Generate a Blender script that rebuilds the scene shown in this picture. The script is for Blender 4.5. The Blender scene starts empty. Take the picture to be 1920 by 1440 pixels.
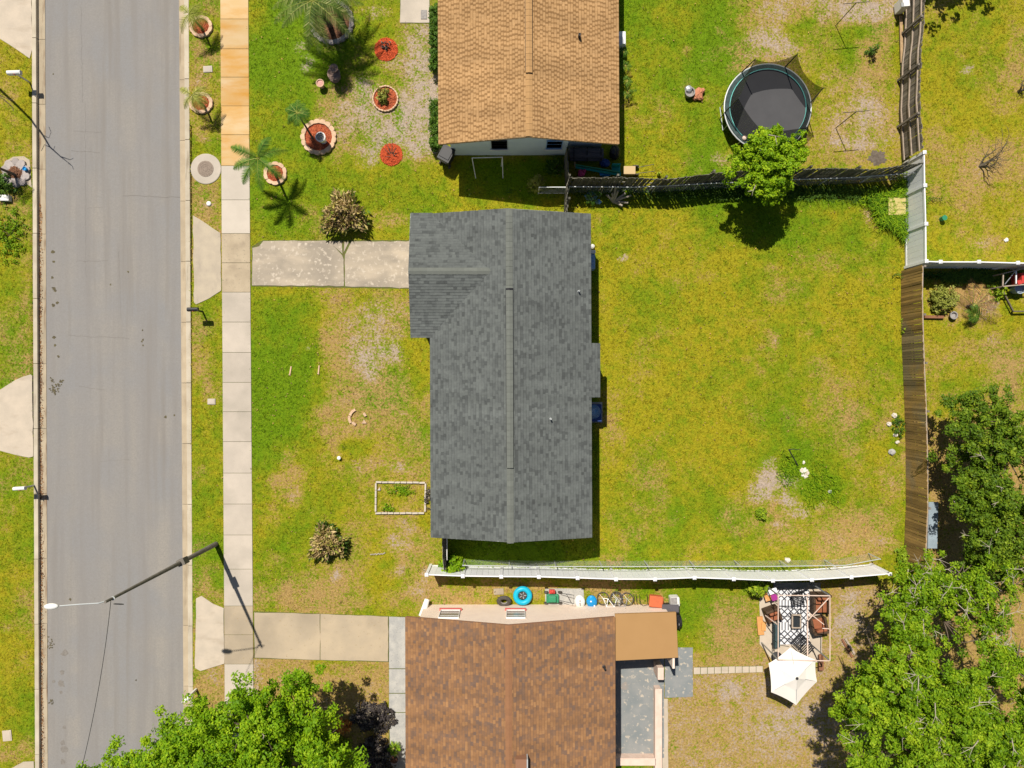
import bpy, math, random
import numpy as np
from mathutils import Vector, Matrix

# ------------------------------------------------------------------ camera, sky, sun, exposure
scene = bpy.context.scene
col = scene.collection
F_PX, CAM_H = 1350.0, 36.0            # focal length in photograph pixels, flying height in metres
PPM = F_PX / CAM_H                    # photograph pixels per metre on the ground

cam_data = bpy.data.cameras.new('camera')
cam_data.sensor_fit = 'HORIZONTAL'
cam_data.sensor_width = 36.0
cam_data.lens = 36.0 * F_PX / 1920.0
cam_data.clip_end = 2000.0
cam = bpy.data.objects.new('camera', cam_data)
cam.location = (0, 0, CAM_H)
col.objects.link(cam)
scene.camera = cam

SUN_DIR = Vector((0.2407, -0.535, -1.0)).normalized()
sun_data = bpy.data.lights.new('sun', 'SUN')
sun_data.energy = 5.0
sun_data.angle = math.radians(0.53)
sun_data.color = (1.0, 0.935, 0.83)
sun = bpy.data.objects.new('sun', sun_data)
sun.rotation_euler = SUN_DIR.to_track_quat('-Z', 'Y').to_euler()
sun.location = (0, 0, 60)
col.objects.link(sun)

world = bpy.data.worlds.new('World')
scene.world = world
world.use_nodes = True
wn = world.node_tree
wn.nodes.clear()
sky = wn.nodes.new('ShaderNodeTexSky')
sky.sky_type = 'NISHITA'
sky.sun_disc = False
sky.sun_elevation = math.asin(-SUN_DIR.z)
sky.sun_rotation = math.atan2(-SUN_DIR.x, -SUN_DIR.y)
bg = wn.nodes.new('ShaderNodeBackground')
bg.inputs['Strength'].default_value = 0.05
wo = wn.nodes.new('ShaderNodeOutputWorld')
wn.links.new(sky.outputs[0], bg.inputs[0])
wn.links.new(bg.outputs[0], wo.inputs[0])

scene.view_settings.view_transform = 'Standard'
scene.view_settings.look = 'None'
scene.view_settings.exposure = 0.22
scene.view_settings.gamma = 1.0
scene.view_settings.use_curve_mapping = False
try:
    scene.cycles.max_bounces = 5
    scene.cycles.diffuse_bounces = 3
    scene.cycles.glossy_bounces = 2
    scene.cycles.transmission_bounces = 2
    scene.cycles.transparent_max_bounces = 10
    scene.cycles.use_denoising = True
    scene.cycles.caustics_reflective = False
    scene.cycles.caustics_refractive = False
except Exception:
    pass

rng = np.random.default_rng(7)
random.seed(7)

# ------------------------------------------------------------------ helpers
def P(px, py, h=0.0):
    """Survey point: place seen at photo pixel (px, py) whose height above ground is h."""
    k = (1.0 - h / CAM_H) / PPM
    return Vector(((px - 960.0) * k, (720.0 - py) * k, h))

def PX(px, h=0.0): return (px - 960.0) * (1 - h / CAM_H) / PPM
def PY(py, h=0.0): return (720.0 - py) * (1 - h / CAM_H) / PPM

ORG = {}

def tag(o, label=None, cat=None, group=None, kind=None):
    if label: o['label'] = label
    if cat: o['category'] = cat
    if group: o['group'] = group
    if kind: o['kind'] = kind
    return o

def thing(name, label, cat, loc, group=None):
    o = bpy.data.objects.new(name, None)
    o.empty_display_size = 0.2
    col.objects.link(o)
    o.location = loc
    ORG[o] = Vector(loc)
    return tag(o, label, cat, group)

def link(name, mesh, parent=None, origin=(0, 0, 0)):
    o = bpy.data.objects.new(name, mesh)
    col.objects.link(o)
    origin = Vector(origin)
    if parent is not None:
        o.parent = parent
        o.location = origin - ORG[parent]
    else:
        o.location = origin
    ORG[o] = origin
    return o

def set_rnd(me, vals):
    a = me.attributes.new('rnd', 'FLOAT', 'FACE')
    a.data.foreach_set('value', np.asarray(vals, dtype=np.float32))

class MB:
    def __init__(self, T=None):
        self.v, self.f, self.r, self.T = [], [], [], T
    def add(self, vs, fs, r=None):
        n = len(self.v)
        if self.T is not None:
            vs = [self.T @ Vector(p) for p in vs]
        self.v += [tuple(p) for p in vs]
        rr = random.random() if r is None else r
        for f in fs:
            self.f.append(tuple(i + n for i in f)); self.r.append(rr)
        return self
    def box(self, c, s, rz=0.0, r=None):
        cx, cy, cz = c; a, b, d = s[0] / 2, s[1] / 2, s[2] / 2
        co, si = math.cos(rz), math.sin(rz)
        vs = []
        for z in (-d, d):
            for x, y in ((-a, -b), (a, -b), (a, b), (-a, b)):
                vs.append((cx + x * co - y * si, cy + x * si + y * co, cz + z))
        return self.add(vs, [(3, 2, 1, 0), (4, 5, 6, 7), (0, 1, 5, 4), (1, 2, 6, 5), (2, 3, 7, 6), (3, 0, 4, 7)], r)
    def span(self, x0, x1, y0, y1, z0, z1, r=None):
        return self.box(((x0 + x1) / 2, (y0 + y1) / 2, (z0 + z1) / 2), (abs(x1 - x0), abs(y1 - y0), abs(z1 - z0)), 0, r)
    def beam(self, a, b, w, h, r=None):
        a, b = Vector(a), Vector(b)
        d = (b - a)
        if d.length < 1e-6: return self
        d = d.normalized()
        up = Vector((0, 0, 1)) if abs(d.z) < 0.95 else Vector((1, 0, 0))
        s = d.cross(up).normalized() * (w / 2)
        u = s.cross(d).normalized() * (h / 2)
        vs = [a - s - u, a + s - u, a + s + u, a - s + u, b - s - u, b + s - u, b + s + u, b - s + u]
        return self.add(vs, [(0, 1, 2, 3), (7, 6, 5, 4), (0, 4, 5, 1), (1, 5, 6, 2), (2, 6, 7, 3), (3, 7, 4, 0)], r)
    def prism(self, poly, z0, z1, r=None):
        poly = [(p[0], p[1]) for p in poly]
        ar = sum(poly[i][0] * poly[(i + 1) % len(poly)][1] - poly[(i + 1) % len(poly)][0] * poly[i][1] for i in range(len(poly)))
        if ar < 0: poly = poly[::-1]
        n = len(poly)
        vs = [(x, y, z0) for x, y in poly] + [(x, y, z1) for x, y in poly]
        fs = [tuple(range(n - 1, -1, -1)), tuple(range(n, 2 * n))]
        fs += [(i, (i + 1) % n, (i + 1) % n + n, i + n) for i in range(n)]
        return self.add(vs, fs, r)
    def tube(self, pts, rad, n=6, r=None):
        pts = [Vector(p) for p in pts]
        if not isinstance(rad, (list, tuple)): rad = [rad] * len(pts)
        vs, fs = [], []
        ref = Vector((0.13, 0.9, 0.41))
        for i, p in enumerate(pts):
            d = (pts[min(i + 1, len(pts) - 1)] - pts[max(i - 1, 0)])
            d = d.normalized() if d.length > 1e-9 else Vector((0, 0, 1))
            a = d.cross(ref)
            if a.length < 1e-3: a = d.cross(Vector((1, 0, 0)))
            a.normalize(); b = d.cross(a)
            for k in range(n):
                t = 2 * math.pi * k / n
                vs.append(p + (a * math.cos(t) + b * math.sin(t)) * rad[i])
        m = len(pts)
        for i in range(m - 1):
            for k in range(n):
                k2 = (k + 1) % n
                fs.append((i * n + k, i * n + k2, (i + 1) * n + k2, (i + 1) * n + k))
        fs.append(tuple(range(n - 1, -1, -1))); fs.append(tuple((m - 1) * n + k for k in range(n)))
        return self.add(vs, fs, r)
    def lathe(self, c, prof, n=16, sx=1.0, sy=1.0, r=None, wob=0.0):
        vs, fs = [], []
        for rr, z in prof:
            for k in range(n):
                t = 2 * math.pi * k / n
                q = rr * (1 + wob * math.sin(k * 2.3 + rr * 9) * math.cos(k * 1.1))
                vs.append((c[0] + q * sx * math.cos(t), c[1] + q * sy * math.sin(t), c[2] + z))
        m = len(prof)
        for i in range(m - 1):
            for k in range(n):
                k2 = (k + 1) % n
                fs.append((i * n + k, i * n + k2, (i + 1) * n + k2, (i + 1) * n + k))
        fs.append(tuple(range(n - 1, -1, -1))); fs.append(tuple((m - 1) * n + k for k in range(n)))
        return self.add(vs, fs, r)
    def torus(self, c, R, rr, nu=28, nv=8, T=None, r=None, sz=1.0):
        vs, fs = [], []
        for i in range(nu):
            a = 2 * math.pi * i / nu
            for j in range(nv):
                b = 2 * math.pi * j / nv
                p = Vector(((R + rr * math.cos(b)) * math.cos(a), (R + rr * math.cos(b)) * math.sin(a), rr * sz * math.sin(b)))
                if T is not None: p = T @ p
                vs.append(p + Vector(c))
        for i in range(nu):
            for j in range(nv):
                i2, j2 = (i + 1) % nu, (j + 1) % nv
                fs.append((i * nv + j, i2 * nv + j, i2 * nv + j2, i * nv + j2))
        return self.add(vs, fs, r)
    def blob(self, c, rad, n=12, m=7, jit=0.1, r=None, T=None):
        vs, fs = [], []
        for i in range(m + 1):
            th = math.pi * i / m
            for k in range(n):
                ph = 2 * math.pi * k / n
                q = 1 + random.uniform(-jit, jit) if 0 < i < m else 1
                p = Vector((rad[0] * q * math.sin(th) * math.cos(ph), rad[1] * q * math.sin(th) * math.sin(ph), rad[2] * q * math.cos(th)))
                if T is not None: p = T @ p
                vs.append(p + Vector(c))
        for i in range(m):
            for k in range(n):
                k2 = (k + 1) % n
                fs.append((i * n + k, (i + 1) * n + k, (i + 1) * n + k2, i * n + k2))
        return self.add(vs, fs, r)
    def build(self, name, mat, parent=None, label=None, cat=None, group=None, kind=None, smooth=False, bevel=0.0):
        V = np.array(self.v, dtype=np.float64)
        o = Vector(((V[:, 0].min() + V[:, 0].max()) / 2, (V[:, 1].min() + V[:, 1].max()) / 2, V[:, 2].min()))
        me = bpy.data.meshes.new(name)
        me.from_pydata((V - np.array(o)).tolist(), [], self.f)
        set_rnd(me, self.r)
        me.materials.append(mat)
        if smooth: me.shade_smooth()
        me.update()
        ob = link(name, me, parent, o)
        if bevel:
            b = ob.modifiers.new('bevel', 'BEVEL'); b.width = bevel; b.segments = 2; b.limit_method = 'ANGLE'
        return tag(ob, label, cat, group, kind)

def np_mesh(name, V, Fq, rnd=None, mat=None, point_col=None):
    """Fast mesh from arrays: V (n,3), Fq (m,k)."""
    me = bpy.data.meshes.new(name)
    k = Fq.shape[1]
    me.vertices.add(len(V)); me.vertices.foreach_set('co', V.astype(np.float32).ravel())
    me.loops.add(Fq.size); me.loops.foreach_set('vertex_index', Fq.astype(np.int32).ravel())
    me.polygons.add(len(Fq))
    me.polygons.foreach_set('loop_start', (np.arange(len(Fq)) * k).astype(np.int32))
    me.polygons.foreach_set('loop_total', np.full(len(Fq), k, dtype=np.int32))
    me.update(calc_edges=True)
    if rnd is not None: set_rnd(me, rnd)
    if point_col is not None:
        a = me.attributes.new('lawn', 'FLOAT_COLOR', 'POINT')
        a.data.foreach_set('color', point_col.astype(np.float32).ravel())
    if mat: me.materials.append(mat)
    return me

# ------------------------------------------------------------------ materials
def _nt(name):
    m = bpy.data.materials.new(name); m.use_nodes = True
    nt = m.node_tree; nt.nodes.clear()
    return m, nt, nt.nodes.new, nt.links.new

def rgba(c): return (c[0], c[1], c[2], 1.0)

def mix(nt, fac, a, b, mode='MIX'):
    n = nt.nodes.new('ShaderNodeMix'); n.data_type = 'RGBA'; n.blend_type = mode
    for sock, val in ((n.inputs[0], fac), (n.inputs[6], a), (n.inputs[7], b)):
        if isinstance(val, (int, float)): sock.default_value = val
        elif isinstance(val, tuple): sock.default_value = rgba(val)
        else: nt.links.new(val, sock)
    return n.outputs[2]

def math_n(nt, op, a, b=None, clamp=False):
    n = nt.nodes.new('ShaderNodeMath'); n.operation = op; n.use_clamp = clamp
    for i, val in enumerate((a, b)):
        if val is None: continue
        if isinstance(val, (int, float)): n.inputs[i].default_value = val
        else: nt.links.new(val, n.inputs[i])
    return n.outputs[0]

def maprange(nt, v, a, b, c=0.0, d=1.0):
    n = nt.nodes.new('ShaderNodeMapRange'); n.clamp = True
    nt.links.new(v, n.inputs[0])
    for i, q in enumerate((a, b, c, d)): n.inputs[i + 1].default_value = q
    return n.outputs[0]

def noise(nt, scale, stretch=(1, 1, 1), detail=5.0, rough=0.55, dist=0.0, off=(0, 0, 0)):
    g = nt.nodes.new('ShaderNodeNewGeometry')
    mp = nt.nodes.new('ShaderNodeMapping'); mp.inputs['Scale'].default_value = stretch; mp.inputs['Location'].default_value = off
    nt.links.new(g.outputs['Position'], mp.inputs[0])
    n = nt.nodes.new('ShaderNodeTexNoise')
    n.inputs['Scale'].default_value = scale; n.inputs['Detail'].default_value = detail
    n.inputs['Roughness'].default_value = rough; n.inputs['Distortion'].default_value = dist
    nt.links.new(mp.outputs[0], n.inputs['Vector'])
    return n.outputs[0]

def mat(name, c, c2=None, scale=3.0, lo=0.35, hi=0.65, rough=0.85, bump=0.0, bscale=60.0, rnd=0.0, objrnd=0.0,
        metal=0.0, spec=0.3, stretch=(1, 1, 1), alpha=1.0, trans=0.0, c3=None, s3=0.8, lo3=0.55, hi3=0.75, st3=(1, 1, 1),
        speck=None, sp_scale=25.0, sp_lo=0.62, sp_hi=0.7):
    m, nt, N, L = _nt(name)
    out = N('ShaderNodeOutputMaterial'); bs = N('ShaderNodeBsdfPrincipled')
    bs.inputs['Roughness'].default_value = rough; bs.inputs['Metallic'].default_value = metal
    bs.inputs['Specular IOR Level'].default_value = spec
    color = tuple(c)
    if c2 is not None:
        color = mix(nt, maprange(nt, noise(nt, scale, stretch), lo, hi), tuple(c), tuple(c2))
    if c3 is not None:
        color = mix(nt, maprange(nt, noise(nt, s3, st3, off=(7.3, 2.1, 4.4)), lo3, hi3), color, tuple(c3))
    if speck is not None:
        color = mix(nt, maprange(nt, noise(nt, sp_scale, detail=3, off=(3.3, 9.1, 1.4)), sp_lo, sp_hi), color, tuple(speck))
    if rnd or objrnd:
        if rnd:
            a = N('ShaderNodeAttribute'); a.attribute_name = 'rnd'; src = a.outputs['Fac']; amt = rnd
        else:
            a = N('ShaderNodeObjectInfo'); src = a.outputs['Random']; amt = objrnd
        val = maprange(nt, src, 0, 1, 1 - amt, 1 + amt)
        h = N('ShaderNodeHueSaturation')
        L(val, h.inputs['Value'])
        if isinstance(color, tuple): h.inputs['Color'].default_value = rgba(color)
        else: L(color, h.inputs['Color'])
        color = h.outputs[0]
    if isinstance(color, tuple): bs.inputs['Base Color'].default_value = rgba(color)
    else: L(color, bs.inputs['Base Color'])
    if bump:
        b = N('ShaderNodeBump'); b.inputs['Strength'].default_value = min(bump, 1.0); b.inputs['Distance'].default_value = 0.02
        L(noise(nt, bscale, detail=3), b.inputs['Height']); L(b.outputs[0], bs.inputs['Normal'])
    sh = bs.outputs[0]
    if trans:
        t = N('ShaderNodeBsdfTranslucent')
        if isinstance(color, tuple): t.inputs[0].default_value = rgba(color)
        else: L(color, t.inputs[0])
        ms = N('ShaderNodeMixShader'); ms.inputs[0].default_value = trans
        L(sh, ms.inputs[1]); L(t.outputs[0], ms.inputs[2]); sh = ms.outputs[0]
    if alpha < 1:
        t = N('ShaderNodeBsdfTransparent'); ms = N('ShaderNodeMixShader'); ms.inputs[0].default_value = alpha
        L(t.outputs[0], ms.inputs[1]); L(sh, ms.inputs[2]); sh = ms.outputs[0]
    L(sh, out.inputs[0])
    return m

def ramp_mat(name, stops, noise_amt=0.25, nscale=6.0, rough=0.9, trans=0.0, bump=0.0, patch=None, interp='LINEAR', spec=0.2):
    """Colour picked piece by piece from the per-face random value, with a little grain."""
    m, nt, N, L = _nt(name)
    out = N('ShaderNodeOutputMaterial'); bs = N('ShaderNodeBsdfPrincipled')
    bs.inputs['Roughness'].default_value = rough; bs.inputs['Specular IOR Level'].default_value = spec
    a = N('ShaderNodeAttribute'); a.attribute_name = 'rnd'
    r = N('ShaderNodeValToRGB'); r.color_ramp.interpolation = interp
    el = r.color_ramp.elements
    el[0].position, el[0].color = stops[0][0], rgba(stops[0][1])
    el[1].position, el[1].color = stops[-1][0], rgba(stops[-1][1])
    for p, c in stops[1:-1]:
        e = el.new(p); e.color = rgba(c)
    src = a.outputs['Fac']
    if patch:
        pn = maprange(nt, noise(nt, patch[0], detail=2), 0.35, 0.65, -patch[1], patch[1])
        src = math_n(nt, 'ADD', src, pn, True)
    L(src, r.inputs[0])
    if patch:
        st = maprange(nt, noise(nt, 0.9, (0.25, 1.6, 1), 5, off=(2, 5, 0)), 0.3, 0.7, 0.84, 1.12)
        cs = N('ShaderNodeCombineColor'); L(st, cs.inputs[0]); L(st, cs.inputs[1]); L(st, cs.inputs[2])
        r_out = mix(nt, 1.0, r.outputs[0], cs.outputs[0], 'MULTIPLY')
    else: r_out = r.outputs[0]
    color = mix(nt, noise_amt, r_out, mix(nt, noise(nt, nscale, detail=4), (0.25, 0.25, 0.25), (1.75, 1.75, 1.75)), 'MULTIPLY')
    L(color, bs.inputs['Base Color'])
    if bump:
        b = N('ShaderNodeBump'); b.inputs['Strength'].default_value = bump; b.inputs['Distance'].default_value = 0.01
        L(noise(nt, 90, detail=2), b.inputs['Height']); L(b.outputs[0], bs.inputs['Normal'])
    sh = bs.outputs[0]
    if trans:
        t = N('ShaderNodeBsdfTranslucent'); L(color, t.inputs[0])
        ms = N('ShaderNodeMixShader'); ms.inputs[0].default_value = trans
        L(sh, ms.inputs[1]); L(t.outputs[0], ms.inputs[2]); sh = ms.outputs[0]
    L(sh, out.inputs[0])
    return m

M = {}
M['concrete_pale'] = mat('concrete_pale', (0.50, 0.435, 0.36), (0.44, 0.385, 0.32), 1.1, rough=0.9, bump=0.15, objrnd=0.05, c3=(0.38, 0.335, 0.275), s3=0.6, lo3=0.48, hi3=0.75, speck=(0.34, 0.3, 0.24), sp_scale=14, sp_lo=0.68, sp_hi=0.76)
M['concrete_white'] = mat('concrete_white', (0.52, 0.46, 0.385), (0.475, 0.42, 0.35), 1.2, rough=0.9, bump=0.1, objrnd=0.04)
M['concrete_rust'] = mat('concrete_rust', (0.56, 0.41, 0.235), (0.52, 0.355, 0.16), 0.9, rough=0.9, bump=0.1, objrnd=0.06, stretch=(0.5, 1.4, 1), c3=(0.50, 0.25, 0.045), s3=0.9, st3=(0.5, 1.6, 1), lo3=0.42, hi3=0.72)
M['concrete_brown'] = mat('concrete_brown', (0.36, 0.29, 0.20), (0.44, 0.36, 0.25), 1.2, rough=0.9, bump=0.15, objrnd=0.05, c3=(0.30, 0.24, 0.17), s3=1.6, speck=(0.26, 0.22, 0.16), sp_scale=11, sp_lo=0.62, sp_hi=0.72)
M['concrete_drive'] = mat('concrete_drive', (0.36, 0.305, 0.235), (0.28, 0.24, 0.19), 0.9, rough=0.9, bump=0.15, c3=(0.46, 0.385, 0.29), s3=0.9, st3=(0.6, 1.5, 1), lo3=0.46, hi3=0.7, speck=(0.52, 0.45, 0.36), sp_scale=6, sp_lo=0.56, sp_hi=0.7)
M['concrete_tan'] = mat('concrete_tan', (0.46, 0.37, 0.255), (0.385, 0.315, 0.225), 0.8, rough=0.9, bump=0.15, c3=(0.31, 0.255, 0.185), s3=0.5, lo3=0.45, hi3=0.72, speck=(0.33, 0.25, 0.15), sp_scale=9, sp_lo=0.64, sp_hi=0.72)
M['concrete_apron'] = mat('concrete_apron', (0.40, 0.34, 0.26), (0.46, 0.39, 0.29), 2.0, rough=0.9, bump=0.2, c3=(0.33, 0.28, 0.22), s3=2.2, st3=(1, .35, 1))
M['concrete_cream'] = mat('concrete_cream', (0.52, 0.44, 0.345), (0.45, 0.385, 0.305), 1.6, rough=0.9, bump=0.2, c3=(0.40, 0.33, 0.25), s3=2.2, st3=(.4, 1, 1), lo3=0.55)
M['concrete_grey'] = mat('concrete_grey', (0.34, 0.335, 0.32), (0.44, 0.425, 0.39), 2.5, rough=0.9, bump=0.2, c3=(0.27, 0.28, 0.29), s3=1.0, speck=(0.2, 0.2, 0.2), sp_scale=20)
M['concrete_kerb'] = mat('concrete_kerb', (0.50, 0.44, 0.34), (0.42, 0.36, 0.27), 1.4, rough=0.92, bump=0.2, objrnd=0.07, c3=(0.30, 0.25, 0.18), s3=1.1, st3=(4, .5, 1), lo3=0.58, hi3=0.72)
M['concrete_gutter'] = mat('concrete_gutter', (0.44, 0.36, 0.25), (0.36, 0.29, 0.20), 1.4, rough=0.92, bump=0.2, objrnd=0.07, c3=(0.27, 0.21, 0.14), s3=0.8, st3=(5, .6, 1), lo3=0.55, hi3=0.7)
M['concrete_gutter_left'] = mat('concrete_gutter_left', (0.40, 0.33, 0.23), (0.33, 0.275, 0.195), 1.4, rough=0.92, bump=0.2, objrnd=0.07, c3=(0.20, 0.13, 0.08), s3=1.3, st3=(5, .6, 1), lo3=0.5, hi3=0.7)
M['joint_soil'] = mat('joint_soil', (0.12, 0.10, 0.04), (0.10, 0.14, 0.02), 6, rough=0.95)
M['soil'] = mat('soil', (0.30, 0.22, 0.15), (0.42, 0.34, 0.24), 5, rough=0.95, bump=0.5, bscale=30)
M['dark_soil'] = mat('dark_soil', (0.10, 0.08, 0.06), (0.16, 0.13, 0.10), 7, rough=0.95, bump=0.6, bscale=30)
M['sand'] = mat('sand', (0.58, 0.48, 0.38), (0.44, 0.36, 0.27), 5, rough=0.95, bump=0.5, bscale=30)
M['white_sand'] = mat('white_sand', (0.72, 0.68, 0.62), (0.55, 0.47, 0.38), 6, rough=0.95, bump=0.5, bscale=30)
M['steel'] = mat('steel', (0.42, 0.44, 0.45), rough=0.45, metal=0.6)
M['galv'] = mat('galv', (0.52, 0.54, 0.54), rough=0.5, metal=0.3)
M['iron'] = mat('iron', (0.20, 0.155, 0.12), (0.27, 0.21, 0.165), 12, rough=0.7, bump=0.4, bscale=120)
M['white_paint'] = mat('white_paint', (0.78, 0.77, 0.74), (0.70, 0.69, 0.66), 3, rough=0.5)
M['vinyl'] = mat('vinyl', (0.82, 0.83, 0.85), (0.78, 0.79, 0.81), 1.5, rough=0.4, objrnd=0.03)
M['vinyl_rail'] = mat('vinyl_rail', (0.82, 0.82, 0.84), rough=0.35)
M['black_plastic'] = mat('black_plastic', (0.022, 0.022, 0.025), rough=0.45)
M['black_metal'] = mat('black_metal', (0.03, 0.03, 0.033), rough=0.5)
M['rubber'] = mat('rubber', (0.055, 0.05, 0.043), (0.09, 0.08, 0.07), 9, rough=0.85)
M['blue_plastic'] = mat('blue_plastic', (0.01, 0.26, 0.60), rough=0.3)
M['cyan_vinyl'] = mat('cyan_vinyl', (0.01, 0.42, 0.60), (0.01, 0.36, 0.54), 4, rough=0.4)
M['green_plastic'] = mat('green_plastic', (0.03, 0.22, 0.11), rough=0.5)
M['teal_plastic'] = mat('teal_plastic', (0.01, 0.30, 0.26), rough=0.5)
M['red_plastic'] = mat('red_plastic', (0.50, 0.05, 0.04), rough=0.5)
M['coral'] = mat('coral', (0.55, 0.13, 0.05), (0.48, 0.12, 0.05), 4, rough=0.6)
M['pink_plastic'] = mat('pink_plastic', (0.65, 0.07, 0.22), rough=0.5)
M['navy_tarp'] = mat('navy_tarp', (0.02, 0.05, 0.20), rough=0.5)
M['blue_tarp'] = mat('blue_tarp', (0.10, 0.28, 0.55), (0.35, 0.45, 0.6), 6, rough=0.5)
M['tan_fabric'] = mat('tan_fabric', (0.52, 0.38, 0.20), rough=0.9)
M['charcoal_fabric'] = mat('charcoal_fabric', (0.085, 0.08, 0.09), (0.11, 0.10, 0.11), 3, rough=0.9)
M['cream_fabric'] = mat('cream_fabric', (0.88, 0.83, 0.77), (0.85, 0.80, 0.74), 2, rough=0.9, trans=0.15)
M['wicker'] = mat('wicker', (0.06, 0.035, 0.02), (0.09, 0.055, 0.03), 30, rough=0.7, bump=0.6, bscale=120)
M['cushion'] = mat('cushion', (0.30, 0.105, 0.05), (0.24, 0.085, 0.04), 6, rough=0.9)
M['purple'] = mat('purple', (0.32, 0.03, 0.22), rough=0.8)
M['orange_fabric'] = mat('orange_fabric', (0.62, 0.32, 0.10), (0.55, 0.26, 0.09), 5, rough=0.85)
M['glass_dark'] = mat('glass_dark', (0.03, 0.035, 0.04), rough=0.12, spec=0.6)
M['glass_grey'] = mat('glass_grey', (0.16, 0.155, 0.13), (0.24, 0.23, 0.20), 3, stretch=(0.3, 0.3, 40), rough=0.25, spec=0.5)
M['terracotta'] = mat('terracotta', (0.48, 0.20, 0.11), rough=0.9)
M['pink_stone'] = mat('pink_stone', (0.60, 0.34, 0.28), (0.5, 0.28, 0.24), 9, rough=0.9)
M['stone_grey'] = mat('stone_grey', (0.34, 0.32, 0.30), (0.24, 0.22, 0.21), 9, rough=0.9, bump=0.5, bscale=40)
M['stone_brown'] = mat('stone_brown', (0.34, 0.24, 0.19), (0.22, 0.15, 0.12), 11, rough=0.9, bump=0.5, bscale=40)
M['edging'] = mat('edging', (0.62, 0.43, 0.28), (0.52, 0.35, 0.23), 7, rough=0.9, bump=0.2, objrnd=0.12)
M['edging_grey'] = mat('edging_grey', (0.38, 0.33, 0.30), (0.30, 0.27, 0.26), 7, rough=0.9, bump=0.2, objrnd=0.15)
M['mulch_red'] = mat('mulch_red', (0.58, 0.10, 0.03), (0.46, 0.07, 0.025), 9, rough=0.95, bump=0.9, bscale=45, rnd=0.25)
M['mulch_orange'] = mat('mulch_orange', (0.50, 0.13, 0.05), (0.34, 0.075, 0.035), 9, rough=0.95, bump=0.9, bscale=45, rnd=0.25)
M['mulch_brown'] = mat('mulch_brown', (0.25, 0.12, 0.065), (0.13, 0.06, 0.035), 9, rough=0.95, bump=0.9, bscale=45, rnd=0.25)
M['wood_grey'] = mat('wood_grey', (0.23, 0.20, 0.165), (0.15, 0.13, 0.105), 5, stretch=(1, 1, 0.15), rough=0.9, objrnd=0.22)
M['wood_weathered'] = mat('wood_weathered', (0.16, 0.15, 0.115), (0.095, 0.09, 0.07), 5, stretch=(1, 1, 0.15), rough=0.9, objrnd=0.35)
M['wood_stain'] = mat('wood_stain', (0.32, 0.20, 0.065), (0.23, 0.145, 0.05), 5, stretch=(1, 1, 0.2), rough=0.85, objrnd=0.34, c3=(0.22, 0.165, 0.09), s3=0.28, lo3=0.48, hi3=0.56)
M['wood_plank'] = mat('wood_plank', (0.44, 0.30, 0.16), (0.32, 0.21, 0.11), 7, rough=0.85)
M['wood_red'] = mat('wood_red', (0.26, 0.12, 0.06), (0.2, 0.09, 0.05), 7, rough=0.85)
M['wood_rail'] = mat('wood_rail', (0.42, 0.34, 0.27), (0.32, 0.26, 0.2), 7, rough=0.9)
M['bark'] = mat('bark', (0.16, 0.12, 0.085), (0.10, 0.075, 0.055), 8, rough=0.95, bump=0.6, bscale=25)
M['bark_pale'] = mat('bark_pale', (0.42, 0.37, 0.29), (0.30, 0.26, 0.2), 8, rough=0.95)
M['bark_dead'] = mat('bark_dead', (0.10, 0.085, 0.06), (0.15, 0.125, 0.09), 8, rough=0.95)
M['wall_white'] = mat('wall_white', (0.64, 0.74, 0.77), (0.60, 0.70, 0.73), 2, rough=0.85, bump=0.2)
M['wall_cream'] = mat('wall_cream', (0.82, 0.68, 0.56), (0.78, 0.64, 0.53), 2, rough=0.9, bump=0.2)
M['wall_grey'] = mat('wall_grey', (0.45, 0.45, 0.43), rough=0.9)
M['wall_pink'] = mat('wall_pink', (0.72, 0.56, 0.47), (0.64, 0.48, 0.39), 3, rough=0.9, bump=0.2)
M['red_sill'] = mat('red_sill', (0.48, 0.10, 0.09), rough=0.7)
M['fascia_grey'] = mat('fascia_grey', (0.30, 0.31, 0.31), rough=0.7)
M['fascia_tan'] = mat('fascia_tan', (0.42, 0.28, 0.15), rough=0.7)
M['fascia_brown'] = mat('fascia_brown', (0.26, 0.13, 0.075), rough=0.7)
M['carport_tan'] = mat('carport_tan', (0.375, 0.215, 0.085), (0.36, 0.205, 0.08), 1.2, rough=0.75)
M['patio_blue'] = mat('patio_blue', (0.19, 0.21, 0.215), (0.25, 0.255, 0.25), 1.4, rough=0.7, c3=(0.38, 0.27, 0.2), s3=0.9, lo3=0.62, hi3=0.8, speck=(0.50, 0.43, 0.34), sp_scale=5, sp_lo=0.58, sp_hi=0.70)
M['corrugated'] = mat('corrugated', (0.42, 0.50, 0.56), (0.36, 0.43, 0.48), 3, rough=0.45, metal=0.2)
M['yellow_board'] = mat('yellow_board', (0.42, 0.36, 0.11), (0.50, 0.41, 0.17), 6, rough=0.9)
M['net'] = mat('net', (0.02, 0.025, 0.018), rough=0.9, alpha=0.68)
M['tramp_mat'] = mat('tramp_mat', (0.07, 0.07, 0.075), (0.062, 0.062, 0.067), 1.5, rough=0.8)
M['tramp_pad'] = mat('tramp_pad', (0.05, 0.085, 0.085), (0.03, 0.045, 0.045), 5, rough=0.6)
M['teal_pipe'] = mat('teal_pipe', (0.16, 0.50, 0.46), rough=0.4)
M['litter'] = ramp_mat('litter', [(0, (0.05, 0.025, 0.015)), (0.6, (0.16, 0.07, 0.03)), (1, (0.42, 0.22, 0.08))], 0.2)
M['roof_grey'] = ramp_mat('roof_grey', [(0.0, (0.068, 0.074, 0.072)), (0.2, (0.088, 0.096, 0.093)), (0.32, (0.103, 0.112, 0.108)), (1.0, (0.120, 0.131, 0.124))], 0.35, 9, patch=(2.4, 0.06), bump=0.3)
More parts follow.
